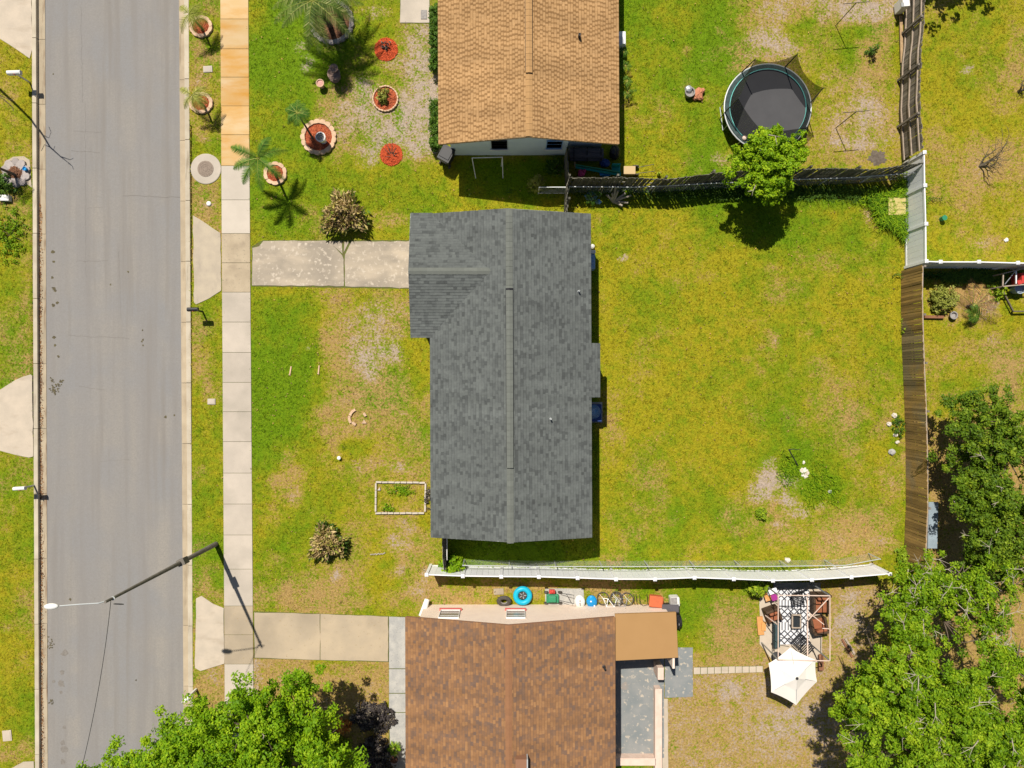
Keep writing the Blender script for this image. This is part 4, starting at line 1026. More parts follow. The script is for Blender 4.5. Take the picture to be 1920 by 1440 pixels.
wood_fence('wooden_fence', 'short dark side fence joining house and white vinyl fence', [(829, 1002), (830, 1045), (833, 1071)], 1.75, .125, .006, M['wood_grey'], 1, M['wood_grey'], lean=.005)

def chain_link(label, tops, h, nposts, mesh=True):
    pts = [P(x, y, h) for x, y in tops]
    f = thing('chain_link_fence', label, 'fence', (pts[0].x, pts[0].y, 0))
    mb = MB(); mb.tube(pts, .021, 6); mb.build('top_rail', M['galv'], f)
    tot = sum((b - a).length for a, b in zip(pts[:-1], pts[1:]))
    def at(s_):
        for a, b in zip(pts[:-1], pts[1:]):
            l = (b - a).length
            if s_ <= l + 1e-6: return a + (b - a) * (s_ / l)
            s_ -= l
        return pts[-1]
    for k in range(nposts):
        p = at(tot * k / (nposts - 1)); mb = MB(); mb.tube([(p.x, p.y, 0), (p.x, p.y, h + .04)], .028, 6); mb.build('post', M['galv'], f)
    mb = MB(); st = .16; k = 0
    while k * st < tot:
        for sg in (1, -1):
            s0 = k * st; s1 = s0 + sg * h
            t0, t1 = 0, h
            if s1 > tot: t1 = tot - s0; s1 = tot
            if s1 < 0: t1 = s0; s1 = 0
            if t1 < .05: continue
            a, b = at(s0), at(s1)
            mb.beam((a.x, a.y, .03), (b.x, b.y, .03 + t1 * .97), .0028, .0028)
        k += 1
    mb.build('wire_mesh', M['galv'], f, kind='stuff')
    return f
chain_link('low chain link fence just inside the long white fence', [(868, 1060), (1000, 1062), (1150, 1062.5), (1300, 1062), (1450, 1062), (1585, 1060), (1650, 1048)], 1.15, 10)
chain_link('sagging chain link fence in front of the picket fence', [(1068, 350), (1190, 351), (1240, 349), (1330, 344), (1400, 341), (1480, 337), (1600, 333), (1715, 324)], 1.2, 9)
# small gate of chain link between the bush and old fence
g0, g1 = P(1011, 351, 1.2), P(1062, 351, 1.2)
gt = thing('chain_link_gate', 'galvanised chain link gate beside the olive bush', 'gate', (g0.x, g0.y, 0))
mb = MB(); mb.tube([g0, g1], .024, 6); mb.tube([(g0.x, g0.y, .1), (g1.x, g1.y, .1)], .024, 6); mb.tube([(g0.x, g0.y, 0), g0], .028, 6); mb.tube([(g1.x, g1.y, 0), g1], .028, 6); mb.build('frame', M['galv'], gt)
mb = MB()
for k in range(13):
    t = k / 13; mb.beam((g0.x + (g1.x - g0.x) * t, g0.y, .1), (g0.x + (g1.x - g0.x) * min(1, t + .8), g0.y, .1 + 1.1 * min(1, (1 - t) / .8)), .005, .005); mb.beam((g0.x + (g1.x - g0.x) * (1 - t), g0.y, .1), (g0.x + (g1.x - g0.x) * max(0, .2 - t), g0.y, .1 + 1.1 * min(1, (1 - t) / .8)), .005, .005)
mb.build('wire_mesh', M['galv'], gt, kind='stuff')

# ------------------------------------------------------------------ street lamp
base = P(405, 1020); topz = 9.75; tp = P(197, 1129, topz); tp = Vector((tp.x, tp.y, topz))
sl = thing('street_lamp', 'tall grey street lamp with arm reaching over the road', 'street lamp', base)
mb = MB(); mb.tube([base, base.lerp(tp, .5), tp], [.125, .085, .05], 12); mb.build('pole', M['pole_grey'], sl, smooth=False)
arm0 = base.lerp(tp, .972); head = P(100, 1137, topz + .25)
mb = MB(); mb.tube([arm0, P(185, 1131, topz - .05), P(150, 1133, topz + .12), P(112, 1136, topz + .22)], [.026, .024, .022, .022], 8); mb.build('arm', M['galv'], sl)
hd = MB(); d = (head - P(150, 1134, topz + .2)); ang = math.atan2(d.y, d.x); T = Matrix.Rotation(ang, 3, 'Z')
hd.blob(P(96, 1137, topz + .27), (.27, .115, .08), 14, 8, 0, T=T); ho = hd.build('lamp_head', M['white_paint'], sl, smooth=True)
q = MB(); c = P(96, 1137, topz + .19); q.blob((c.x, c.y, c.z - .03), (.22, .11, .06), 12, 6, 0, T=T); q.build('lamp_glass', M['steel'], ho, smooth=True)
q = MB(); c = base.lerp(tp, .945); q.tube([c - Vector((.0, 0, .0)), c + Vector((.02, .0, .08))], .075, 12); q.build('band_clamp', M['galv'], sl)
tb = MB(); c = base.lerp(tp, .38); tb.box((c.x + .05, c.y + .02, c.z), (.34, .3, .45), .4); tb.build('control_box', M['pole_grey'], sl)
mb = MB(); a = base.lerp(tp, .96); b = P(138, 1500, 7.4); pts = []
for k in range(25):
    t = k / 24; p = a.lerp(b, t); pts.append((p.x, p.y, p.z - 1.1 * 4 * t * (1 - t) * .3))
mb.tube(pts, .011, 5); mb.build('cable', M['black_plastic'], sl)
mb = MB(); mb.torus((a.x + .12, a.y - .28, a.z - .3), .17, .012, 20, 5, T=Matrix.Rotation(1.2, 3, 'X')); mb.build('cable_loop', M['black_plastic'], sl)

# ------------------------------------------------------------------ roadside things
def mailbox(label, px, py, rz, body, post_m, L=.5, h=1.15, arm=False, wide=.2):
    c = P(px, py, h); m = thing('mailbox', label, 'mailbox', (c.x, c.y, 0))
    mb = MB(); mb.tube([(c.x, c.y, 0), (c.x, c.y, h - .14)], .045, 8); mb.build('post', post_m, m)
    T = Matrix.Translation(Vector((c.x, c.y, h))) @ Matrix.Rotation(rz, 4, 'Z'); mb = MB(T); n = 8; r_ = wide / 2
    sec = [(-r_, -.12), (r_, -.12)] + [(r_ * math.cos(math.pi * k / n), r_ * math.sin(math.pi * k / n)) for k in range(n + 1)]
    k_ = len(sec); mb.add([(-L / 2, y, z) for y, z in sec] + [(L / 2, y, z) for y, z in sec], [tuple(range(k_)), tuple(range(2 * k_ - 1, k_ - 1, -1))] + [(i, i + k_, (i + 1) % k_ + k_, (i + 1) % k_) for i in range(k_)]); mb.build('box', body, m)
    mb = MB(T); mb.box((L / 2 + .012, 0, -.02), (.02, wide * .92, .19)); mb.build('door', post_m, m)
    mb = MB(T); mb.box((.05, -r_ - .012, .03), (.04, .015, .16)); mb.build('flag', M['red_plastic'], m)
    return m
mailbox('white mailbox on the grass verge at the upper left', 26, 136, 0.03, M['white_paint'], M['steel'], L=.62)
mailbox('white mailbox on the verge beside the left kerb halfway down', 36, 916, 0.06, M['white_paint'], M['steel'], L=.55, wide=.17)
mailbox('black mailbox on two posts beside the grey apron', 361, 580, 0.02, M['black_plastic'], M['black_metal'], L=.5, wide=.19)
c = P(357, 1304, 1.1)
mbx = thing('mailbox', 'white mailbox on a decorative post near the bottom tree', 'mailbox', P(368, 1293))
b0 = P(368, 1292)
mb = MB(); mb.box((b0.x, b0.y, .55), (.09, .09, 1.1)); mb.build('post', M['white_paint'], mbx)
mb = MB(); mb.beam((b0.x + .1, b0.y + .02, .98), (c.x - .25, c.y - .2, .98), .07, .07); mb.build('arm', M['white_paint'], mbx)
mb = MB(Matrix.Translation((c.x - .1, c.y - .12, 1.02)) @ Matrix.Rotation(.75, 4, 'Z')); mb.box((0, 0, .1), (.42, .17, .17)); mb.box((0, 0, .2), (.40, .12, .04)); mb.build('box', M['white_paint'], mbx, bevel=.02)
mb = MB(); mb.beam((b0.x, b0.y, .6), (b0.x - .3, b0.y - .25, .95), .04, .05); mb.build('brace', M['white_paint'], mbx)

mh = thing('manhole', 'round concrete collar with a brown iron manhole cover on the verge', 'manhole', P(386, 317))
c = P(386.5, 317); mb = MB(); mb.lathe((c.x, c.y, 0), [(.76, -.05), (.76, .03), (.73, .045), (.41, .045)], 40); mb.build('collar', M['concrete_pale'], mh)
mb = MB(); mb.lathe((c.x - .01, c.y, 0), [(.40, .046), (.40, .058), (.36, .062)], 36); cv = mb.build('cover', M['iron'], mh)
for rr in (.12, .22, .31):
    q = MB(); q.torus((c.x - .01, c.y, .062), rr, .008, 30, 5); q.build('raised_ring', M['iron'], cv)
keep_out(circle_poly(386.5, 317, 28))

def meter_cover(label, px, py, w, h, matl='concrete_pale', rz=0.0, z=.04):
    c = P(px, py); o = thing('utility_cover', label, 'utility cover', c); mb = MB(); mb.box((c.x, c.y, z / 2), (w / PPM, h / PPM, z), rz); mb.build('frame', M[matl], o, bevel=.01)
    mb = MB(); mb.box((c.x, c.y, z + .006), (w / PPM * .75, h / PPM * .75, .01), rz); mb.build('lid', M[matl], o)
    keep_out([(px - w / 2 - 1, py - h / 2 - 1), (px + w / 2 + 1, py - h / 2 - 1), (px + w / 2 + 1, py + h / 2 + 1), (px - w / 2 - 1, py + h / 2 + 1)])
meter_cover('pale utility cover in the verge between two palm rings', 390, 130, 17, 12, rz=.06)
meter_cover('pale utility cover in the verge opposite the long house', 397, 753, 15, 11)
meter_cover('broken pale utility cover on the lower left verge', 14, 1379, 17, 20, 'concrete_cream', .1)
meter_cover('blue white box lid in the grass under the left palm bed', 14, 373, 17, 11, 'white_paint', 0, .25)
c = P(392, 382); mb = MB(); mb.lathe((c.x, c.y, 0), [(.12, 0), (.12, .05), (.09, .08), (.02, .09)], 14); mb.build('valve_cap', M['white_paint'], label='small round white valve cap in the verge', cat='valve cap')
c = P(637, 858); mb = MB(); mb.lathe((c.x, c.y, 0), [(.07, 0), (.07, .16), (.09, .17), (.09, .2), (.03, .22)], 12); mb.build('cleanout_pipe', M['white_paint'], label='small white cleanout pipe in the front lawn', cat='pipe')

# ------------------------------------------------------------------ planting beds
def bed(label, px, py, r, mulch, edging='edging', n=None, stone=True, squash=1.0, arc=(0, 360), mound=.12, esz=.16, nrm=None):
    c = P(px, py); R = r / PPM; o = thing('planting_bed', label, 'planting bed', c)
    mb = MB(); mb.lathe((c.x, c.y, 0), [(R * .95, -.03), (R * .93, .04), (R * .6, mound * .75), (R * .25, mound), (.02, mound)], 28, 1, squash, wob=.04); mu = mb.build('mulch', M[mulch], o)
    k = 900
    a = rng.uniform(0, 6.28, k); q = np.sqrt(rng.random(k)) * r * .93
    pts = np.stack([px + q * np.cos(a), py + q * np.sin(a) * squash], 1)
    n_ = k; cc = np.stack([(pts[:, 0] - 960) / PPM, (720 - pts[:, 1]) / PPM, .03 + mound * np.clip(1 - (q / r) ** 1.5, 0, 1)], 1)
    aa = rng.uniform(0, 6.28, n_); u = np.stack([np.cos(aa), np.sin(aa), rng.normal(0, .35, n_)], 1) * rng.uniform(.03, .07, n_)[:, None]; v = np.stack([-np.sin(aa), np.cos(aa), rng.normal(0, .35, n_)], 1) * .012
    V = np.stack([cc - u - v, cc + u - v, cc + u + v, cc - u + v], 1).reshape(-1, 3)
    me = np_mesh('mulch_chips', V - np.array(c), np.arange(4 * n_).reshape(n_, 4), rng.random(n_), M[mulch])
    ch = link('mulch_chips', me, mu, c); tag(ch, kind='stuff')
    if stone:
        n = n or int(2 * math.pi * r / 10.5)
        for k in range(n):
            t = math.radians(arc[0] + (arc[1] - arc[0]) * (k + .5) / n)
            x, y = c.x + R * math.cos(t), c.y + R * squash * math.sin(t)
            mb = MB(Matrix.Translation((x, y, 0)) @ Matrix.Rotation(t + random.uniform(-.1, .1), 4, 'Z'))
            w = 2 * math.pi * (R + esz * .3) * (arc[1] - arc[0]) / 360 / n * .97
            mb.prism([(-esz / 2, -w / 2), (esz * .35, -w / 2), (esz * .62, -w * .2), (esz * .62, w * .2), (esz * .35, w / 2), (-esz / 2, w / 2)], -.02, .11 + random.uniform(0, .04))
            mb.build('edging_stone', M[edging], o, bevel=.015)
    keep_out(circle_poly(px, py, r + 2, 20, (r + 2) * squash))
    return o
bed('mulch ring with scalloped stones at the top of the verge', 378, 51, 18, 'mulch_orange', squash=.95)
bed('mulch ring with scalloped stones on the verge above the manhole', 378, 194, 19, 'mulch_orange', squash=.88)
bed('large stone ringed bed under the tall palm at the top', 622, 42, 38, 'mulch_brown', 'edging_grey', esz=.2)
bed('bare round patch of red mulch with a small shrub near the entrance path', 724, 93, 23, 'mulch_red', stone=False, mound=.1)
bed('red mulch bed with thin pale edging beside the hedge', 723, 186, 23, 'mulch_orange', n=26, esz=.07)
bed('loose red mulch patch with a dead forked shrub', 734, 290, 22, 'mulch_red', stone=False, mound=.1)
bed('largest mulch bed ringed by cream scalloped stones', 598, 258, 29, 'mulch_orange', esz=.2)
bed('small mulch ring of cream stones under the arching palm', 517, 326, 18, 'mulch_orange', esz=.17)
bed('left roadside bed of brown mulch with a concrete collar', 31, 325, 18, 'mulch_brown', 'edging_grey', esz=.42, mound=.2)
slab_area('path', 'rounded concrete pad between left palm bed and kerb', [rough_edge([(56, 300), (45, 293), (25, 294), (10, 303), (3, 318), (6, 334), (20, 347), (40, 349), (52, 346), (60, 352)], .5)], 'concrete_apron', z=.02)
c = P(52, 319); mb = MB(); mb.lathe((c.x, c.y, 0.02), [(.07, 0), (.09, .14), (.1, .24), (.08, .25), (.075, .2)], 14); mb.build('plant_pot', M['blue_plastic'], label='small blue pot beside the left palm bed', cat='pot')

# garden ornaments
o = thing('fountain', 'brown stone bowl fountain beneath the palm shadow', 'fountain', P(628, 143))
c = P(628, 145); mb = MB(); mb.lathe((c.x, c.y, 0), [(.30, 0), (.28, .12), (.14, .2), (.11, .5), (.16, .55)], 16); mb.build('pedestal', M['stone_brown'], o)
c = P(627, 140, .6); mb = MB(); mb.lathe((c.x, c.y, .55), [(.12, 0), (.28, .1), (.32, .2), (.28, .2), (.2, .12)], 20); b = mb.build('bowl', M['stone_brown'], o)
c = P(627, 130, .9); mb = MB(); mb.lathe((c.x, c.y, .7), [(.07, 0), (.09, .2), (.2, .3), (.21, .36), (.16, .34), (.05, .4), (.03, .55)], 16); mb.build('finial', M['stone_brown'], o)
c = P(604, 162); o = thing('plant_pot', 'round pink stone pot on the lawn near the fountain', 'pot', c)
mb = MB(); mb.lathe((c.x, c.y, 0), [(.12, 0), (.16, .25), (.2, .38), (.2, .42), (.165, .42), (.16, .36)], 18); mb.build('bowl', M['edging'], o)
mb = MB(); mb.lathe((c.x, c.y, .34), [(.155, 0), (.15, .03), (.05, .05)], 16); mb.build('soil', M['pink_stone'], o)
c = P(608, 266); o = thing('plant_pot', 'pale grey urn standing in the largest mulch bed', 'pot', c)
mb = MB(); mb.lathe((c.x, c.y, .08), [(.15, 0), (.13, .12), (.2, .35), (.23, .62), (.25, .66), (.2, .68), (.19, .6)], 18, wob=.02); mb.build('urn', M['white_paint'], o)
mb = MB(); mb.blob((c.x - .03, c.y + .02, .74), (.17, .15, .1), 10, 6, .2); mb.build('moss', M['stone_grey'], o)
# door mat and planter by the entrance path
c = P(795, 28); mb = MB(); mb.box((c.x, c.y, .045), (.3, .45, .02)); mb.build('door_mat', M['stone_grey'], label='small grey mat on the entrance path at the top', cat='mat')

# front-lawn edging frame
o = thing('garden_edging', 'white edged rectangular plot beside the long house', 'garden edging', P(751, 932))
for a, b in (((705, 904), (798, 905)), ((798, 907), (797, 960)), ((704, 962), (796, 962)), ((705, 906), (704.5, 960))):
    p0, p1 = Vector(a), Vector(b); n = int((p1 - p0).length / 11)
    for k in range(n):
        u0, u1 = p0.lerp(p1, k / n), p0.lerp(p1, (k + .93) / n); mb = MB(); mb.beam(P(u0.x, u0.y + random.uniform(-.5, .5), .06), P(u1.x, u1.y, .06), .085, .13); mb.build('edging_block', M['concrete_white'], o, bevel=.01)
# curved white stones and sticks
def stones(name, label, cat, pts, matl, r=.09, parts='stone'):
    o = thing(name, label, cat, P(*pts[0]))
    for x, y in pts:
        mb = MB(); c = P(x, y); mb.blob((c.x, c.y, .03), (r * random.uniform(.8, 1.3), r * random.uniform(.7, 1.1), .06), 8, 5, .2); mb.build(parts, M[matl], o)
    return o
o = thing('edging_stones', 'broken ring of curved cream edging stones in the front lawn', 'edging', P(668, 783))
for cx, cy, r0, a0, a1 in ((672, 783, 16, 110, 165), (672, 783, 17, 170, 215), (672, 783, 14, 218, 250), (676, 783, 10, 15, 55)):
    mb = MB()
    for k in range(5):
        t0, t1 = math.radians(a0 + (a1 - a0) * k / 5), math.radians(a0 + (a1 - a0) * (k + 1) / 5)
        mb.beam(P(cx + r0 * math.cos(t0), cy - r0 * math.sin(t0), .05), P(cx + r0 * math.cos(t1), cy - r0 * math.sin(t1), .05), .13, .1)
    mb.build('edging_stone', M['edging'], o)
c = P(683, 791); mb = MB(); mb.prism([P(679, 794), P(683, 786), P(688, 794)], 0, .08); mb.build('edging_stone', M['edging'], o)
for lab, a, b in (('short white stick in the front lawn nearer the pavement', (546, 687), (543.5, 702)), ('short white stick in the front lawn nearer the house', (598.5, 685), (597, 700))):
    mb = MB(); mb.beam(P(a[0], a[1], .03), P(b[0], b[1], .03), .06, .05); mb.beam(P(b[0], b[1], .03), P(b[0] - .5, b[1] + 1.5, .03), .09, .04); mb.build('stick', M['edging'], label=lab, cat='stick')
c = P(711, 917); mb = MB(); mb.prism([P(708, 919), P(713, 913), P(714, 919)], 0, .1); mb.build('stone', M['concrete_white'], label='white stone chip inside the white edged plot', cat='stone')
mb = MB()
for k in range(5): mb.beam(P(694 + k * 5.5, 1041 - k * .6 + random.uniform(-2, 2), .05), P(700 + k * 5.5, 1039 - k * .4 + random.uniform(-2, 2), .05), .05, .04)
mb.build('branch', M['bark_pale'], label='pale broken branch lying on the front lawn', cat='branch')

# ------------------------------------------------------------------ north yard clutter
c = P(837, 294, 1.0); o = thing('wheelie_bin', 'black wheeled bin at the corner of the white house', 'bin', (P(840, 300).x, P(840, 300).y, 0)); c = P(840, 300)
T = Matrix.Translation((c.x, c.y, 0)) @ Matrix.Rotation(-.5, 4, 'Z')
mb = MB(T); mb.add([(-.24, -.28, .05), (.24, -.28, .05), (.24, .28, .05), (-.24, .28, .05), (-.3, -.36, .98), (.3, -.36, .98), (.3, .36, .98), (-.3, .36, .98)], [(3, 2, 1, 0), (4, 5, 6, 7), (0, 1, 5, 4), (1, 2, 6, 5), (2, 3, 7, 6), (3, 0, 4, 7)]); mb.build('body', M['black_plastic'], o, bevel=.03)
mb = MB(T); mb.box((0, 0, 1.01), (.64, .76, .05)); mb.box((0, .02, 1.05), (.5, .55, .04)); mb.tube([(-.25, -.42, .98), (.25, -.42, .98)], .02, 6); mb.build('lid', M['black_metal'], o, bevel=.02)
for sx in (-.26, .26):
    mb = MB(T); mb.tube([(sx - .03, -.3, .1), (sx + .03, -.3, .1)], .1, 12); mb.build('wheel', M['rubber'], o)
o = thing('clothes_rack', 'white pipe frame standing in the shade of the white wall', 'rack', P(917, 334))
a0, a1 = P(885, 296, 1.25), P(942, 294.5, 1.25)
mb = MB(); mb.tube([a0, a1], .025, 6); mb.build('top_bar', M['white_paint'], o)
for a, b in ((a0, P(892, 334)), (a1, P(943, 334)), (a0, P(888, 312)), (a1, P(940, 312))):
    mb = MB(); mb.tube([a, b], .022, 6); mb.build('leg', M['white_paint'], o)

o = thing('folded_lounger', 'rolled dark canvas bundle strapped on a rack by the wall', 'canvas bundle', P(1100, 300))
for k, (y, z, r_) in enumerate(((283, .62, .17), (290, .56, .19), (298, .42, .10))):
    a, b = P(1068, y, z), P(1131, y + 1, z); mb = MB(); mb.tube([a, a.lerp(b, .3), a.lerp(b, .7), b], [r_ * .9, r_, r_ * .98, r_ * .9], 12); mb.build('canvas_roll', M['charcoal_fabric'], o)
for x in (1076, 1101, 1127):
    mb = MB(); a, b = P(x, 276, .75), P(x, 303, .5); mb.beam(a, P(x, 287, .79), .05, .02); mb.beam(P(x, 287, .79), b, .05, .02); mb.build('strap', M['black_plastic'], o)
mb = MB()
for x in (1070, 1100, 1130):
    for y in (284, 300): mb.tube([P(x, y, 0), P(x, y, .4)], .02, 6)
mb.beam(P(1068, 285, .36), P(1132, 285, .36), .04, .04); mb.beam(P(1068, 299, .3), P(1132, 300, .3), .04, .04); mb.build('rack', M['black_metal'], o)
mb = MB(); mb.blob(P(1153, 286, .35), (.28, .36, .4), 14, 8, .06); mb.blob(P(1150, 283, .7), (.16, .2, .12), 10, 6, .1); mb.build('covered_barbecue', M['black_plastic'], label='black covered barbecue in the shade beside the canvas bundle', cat='barbecue')
mb = MB(); mb.blob(P(1134, 306, .3), (.26, .2, .3), 14, 8, .12); mb.blob(P(1138, 308, .45), (.14, .12, .1), 10, 6, .1); mb.build('tarp_bundle', M['navy_tarp'], label='dark blue tarp bundle in the shaded corner', cat='tarp')
o = thing('bench', 'long green bench lying behind the picket fence', 'bench', P(1120, 318))
mb = MB(); mb.beam(P(1079, 312, .45), P(1164, 327, .45), .18, .04); mb.build('seat', M['teal_plastic'], o)
mb = MB(); mb.beam(P(1079, 309.5, .62), P(1162, 323.5, .62), .05, .16); mb.build('backrest', M['green_plastic'], o)
for x, y in ((1085, 313), (1122, 320), (1158, 326)):
    mb = MB(); mb.beam(P(x, y, 0), P(x, y, .43), .07, .07); mb.build('leg', M['green_plastic'], o)
mb = MB(); mb.beam(P(1078, 303, .5), P(1078, 314, .5), .06, .05); mb.build('armrest', M['wood_plank'], o)
o = thing('garden_chair', 'teal garden chair at the end of the green bench', 'chair', P(1158, 315))
mb = MB(); mb.box(P(1155, 316, .4), (.42, .36, .04)); mb.build('seat', M['teal_plastic'], o)
mb = MB(); mb.box(P(1155, 310, .65), (.42, .04, .46)); mb.build('backrest', M['teal_plastic'], o)
for x, y in ((1148, 312), (1162, 312), (1148, 321), (1162, 321)):
    mb = MB(); mb.tube([P(x, y, 0), P(x, y, .4)], .02, 6); mb.build('leg', M['galv'], o)
mb = MB(); mb.blob(P(1090, 325, .3), (.2, .22, .22), 10, 7, .25); mb.blob(P(1096, 321, .42), (.1, .1, .14), 8, 6, .2); mb.build('toy', M['pink_plastic'], label='pink plastic toy behind the picket fence', cat='toy')
mb = MB(); mb.blob(P(1136, 327, .2), (.26, .12, .16), 12, 7, .2); mb.box(P(1128, 326, .3), (.2, .16, .1), .3); mb.build('plastic_tub', M['blue_plastic'], label='blue plastic tub under the green bench', cat='tub')
o = thing('garden_cart', 'tan topped garden cart by the picket fence', 'cart', P(1180, 321))
mb = MB(); mb.box(P(1180, 320, .5), (.58, .40, .22)); mb.build('tray', M['tan_fabric'], o, bevel=.02)
mb = MB(); mb.tube([P(1196, 314, .55), P(1226, 308, .7), P(1227, 321, .7), P(1196, 325, .55)], .015, 6); mb.build('handle', M['black_metal'], o)
for y in (312, 328):
    mb = MB(); a = P(1192, y, .16); mb.tube([(a.x, a.y - .03, .16), (a.x, a.y + .03, .16)], .16, 14); mb.build('wheel', M['rubber'], o)
mb = MB(); mb.beam(P(1172, 320, 0), P(1172, 320, .4), .05, .3); mb.build('leg', M['black_metal'], o)
mb = MB(); mb.lathe(P(1234, 328), [(.06, 0), (.09, .14), (.09, .24), (.05, .26), (.04, .34)], 12); mb.tube([P(1234, 328, .3), P(1236, 320, .5)], .018, 5); mb.build('toy', M['leaf_lime'], label='small lime green toy against the picket fence', cat='toy')
# air conditioner beside the tan roof
o = thing('air_conditioner', 'white outdoor air conditioner under the tan roof eave', 'air conditioner', P(1164, 79))
mb = MB(); mb.span(PX(1150, .4), PX(1170.5, .4), PY(90, .4), PY(67, .4), .05, .85); mb.build('casing', M['vinyl'], o, bevel=.02)
mb = MB(); a = P(1161, 76, .86); mb.lathe((a.x, a.y, .852), [(.24, 0), (.24, .02), (.06, .035)], 20); mb.build('fan_grille', M['steel'], o)
mb = MB(); mb.span(PX(1148), PX(1173), PY(92), PY(65), -.02, .05); mb.build('pad', M['concrete_grey'], o)

# trampoline
tc = Vector((PX(1440, .9), PY(201, .9), 0)); R = 2.12
o = thing('trampoline', 'round trampoline with safety net beside the small tree', 'trampoline', tc)
mb = MB(); mb.torus((tc.x, tc.y, .86), R, .035, 48, 8); mb.build('frame', M['galv'], o)
mb = MB(); mb.lathe((tc.x, tc.y, 0), [(R - .24, .86), (R - .22, .895), (R - .05, .915), (R - .02, .88)], 48)
mb.f = [f for f in mb.f if len(f) == 4]; mb.r = mb.r[:len(mb.f)]; mb.build('spring_pad', M['tramp_pad'], o)
mb = MB(); mb.torus((tc.x, tc.y, .91), R - .26, .024, 48, 6); mb.build('inner_ring', M['teal_pipe'], o)
mb = MB(); mb.lathe((tc.x, tc.y, .84), [(R - .23, 0), (R - .23, .012)], 48); mb.build('jumping_mat', M['tramp_mat'], o)
angs = [127, 67, 7, -53, -113, -173]; HP = 2.62; tops = []
for a in angs:
    t = math.radians(a); pb = Vector((tc.x + R * math.cos(t), tc.y + R * math.sin(t), 0)); pt = Vector((tc.x + (R - .14) * math.cos(t), tc.y + (R - .14) * math.sin(t), HP)); tops.append(pt)
    mb = MB(); mb.tube([pb, (pb.x, pb.y, 1.0), pt], [.022, .03, .022], 8); mb.build('net_pole', M['black_metal'], o)
    for da in (-.28, .28):
        mb = MB(); x, y = tc.x + R * math.cos(t + da), tc.y + R * math.sin(t + da); xo, yo = tc.x + R * .99 * math.cos(t + da), tc.y + R * .99 * math.sin(t + da)
        mb.tube([(x, y, .86), (xo, yo, .03)], .022, 6); mb.build('leg', M['galv'], o)
    mb = MB(); mb.tube([(tc.x + R * math.cos(t - .28), tc.y + R * math.sin(t - .28), .04), (tc.x + R * math.cos(t + .28), tc.y + R * math.sin(t + .28), .04)], .022, 6); mb.build('leg', M['galv'], o)
for i in range(6):
    a, b = tops[i], tops[(i + 1) % 6]; mb = MB(); n = 8; vs = []
    for k in range(n + 1):
        t = k / n; p = a.lerp(b, t); sag = .35 * 4 * t * (1 - t)
        pin = .16 * 4 * t * (1 - t)
        q = Vector((p.x + (tc.x - p.x) * pin * .3, p.y + (tc.y - p.y) * pin * .3, HP - .05 - sag))
        ang = math.atan2(p.y - tc.y, p.x - tc.x); rr = (R - .26)
        vs += [q, Vector((tc.x + rr * math.cos(ang), tc.y + rr * math.sin(ang), .87))]
    mb.add(vs, [(2 * k, 2 * k + 2, 2 * k + 3, 2 * k + 1) for k in range(n)]); mb.build('net_panel', M['net'], o)
mb = MB(); mb.blob(P(1396, 259, .95), (.12, .12, .11), 12, 8, .02); mb.build('ball', M['wall_pink'], label='pale ball on the trampoline mat edge', cat='ball')
# junk near the trampoline
o = thing('bucket', 'grey bucket with a round lid on the north lawn', 'bucket', P(1291, 176))
mb = MB(); mb.lathe(P(1291, 177), [(.2, 0), (.24, .3), (.25, .34), (.2, .34), (.18, .2)], 18); mb.build('body', M['stone_grey'], o)
mb = MB(); c = P(1292, 166, .3); mb.lathe((c.x, c.y, .12), [(.17, 0), (.2, .08), (.15, .2), (.05, .24)], 16); mb.build('lid', M['steel'], o)
mb = MB(); mb.blob(P(1310, 177, .12), (.24, .3, .16), 12, 7, .25); mb.blob(P(1303, 184, .1), (.12, .12, .12), 8, 6, .2); mb.blob(P(1318, 170, .14), (.1, .14, .14), 8, 6, .2); mb.build('log', M['terracotta'], label='rusty orange stump beside the grey bucket', cat='stump')
# two clothes line poles
for lab, bx, by in (('thin T shaped clothes pole near the upper right fence', 1567, 48), ('thin T shaped clothes pole between trampoline and fence', 1567, 240)):
    b = P(bx, by); o = thing('clothes_pole', lab, 'clothes pole', b, group='clothes poles'); hh = 2.15
    mb = MB(); mb.tube([b, (b.x, b.y, hh)], .022, 6); mb.build('pole', M['bark_dead'], o)
    mb = MB(); mb.tube([(b.x - .62, b.y - .05, hh), (b.x + .62, b.y + .06, hh)], .02, 6); mb.build('crossbar', M['bark_dead'], o)
# utility box on the grey board fence
o = thing('utility_box', 'white utility box on a yellow plank by the grey fence', 'utility box', P(1692, 14))
mb = MB(); mb.box(P(1691, 10, .5), (.34, .5, .8), .1); mb.build('box', M['white_paint'], o, bevel=.02)
mb = MB(); mb.box(P(1692, 9, .93), (.14, .2, .05), .1); mb.build('hatch', M['steel'], o)
mb = MB(); mb.beam(P(1689, 30, .12), P(1691, 118, .12), .14, .06); mb.build('plank', M['wood_plank'], label='long yellow plank lying along the grey board fence', cat='plank')
mb = MB(); c = P(1645, 296); mb.lathe((c.x, c.y, -.02), [(.5, 0), (.4, .03), (.2, .05), (.02, .05)], 26, 1.0, .85, wob=.3); mb.build('soil_heap', M['dark_soil'], label='dark soil heap in front of the corner fences', cat='soil heap'); keep_out(circle_poly(1645, 296, 20))
# yellow board in tall grass
o = thing('board', 'square yellow board lying on tall grass in the corner', 'board', P(1682, 386))
for k in range(4):
    mb = MB(); mb.span(PX(1666, .4), PX(1698, .4), PY(371 + k * 8 + 7.7, .4), PY(371 + k * 8, .4), .38, .41); mb.build('slat', M['yellow_board'], o)
for x in (1670, 1694):
    mb = MB(); mb.span(PX(x, .4) - .06, PX(x, .4) + .06, PY(400, .4), PY(374, .4), .0, .379); mb.build('bearer', M['wood_plank'], o)

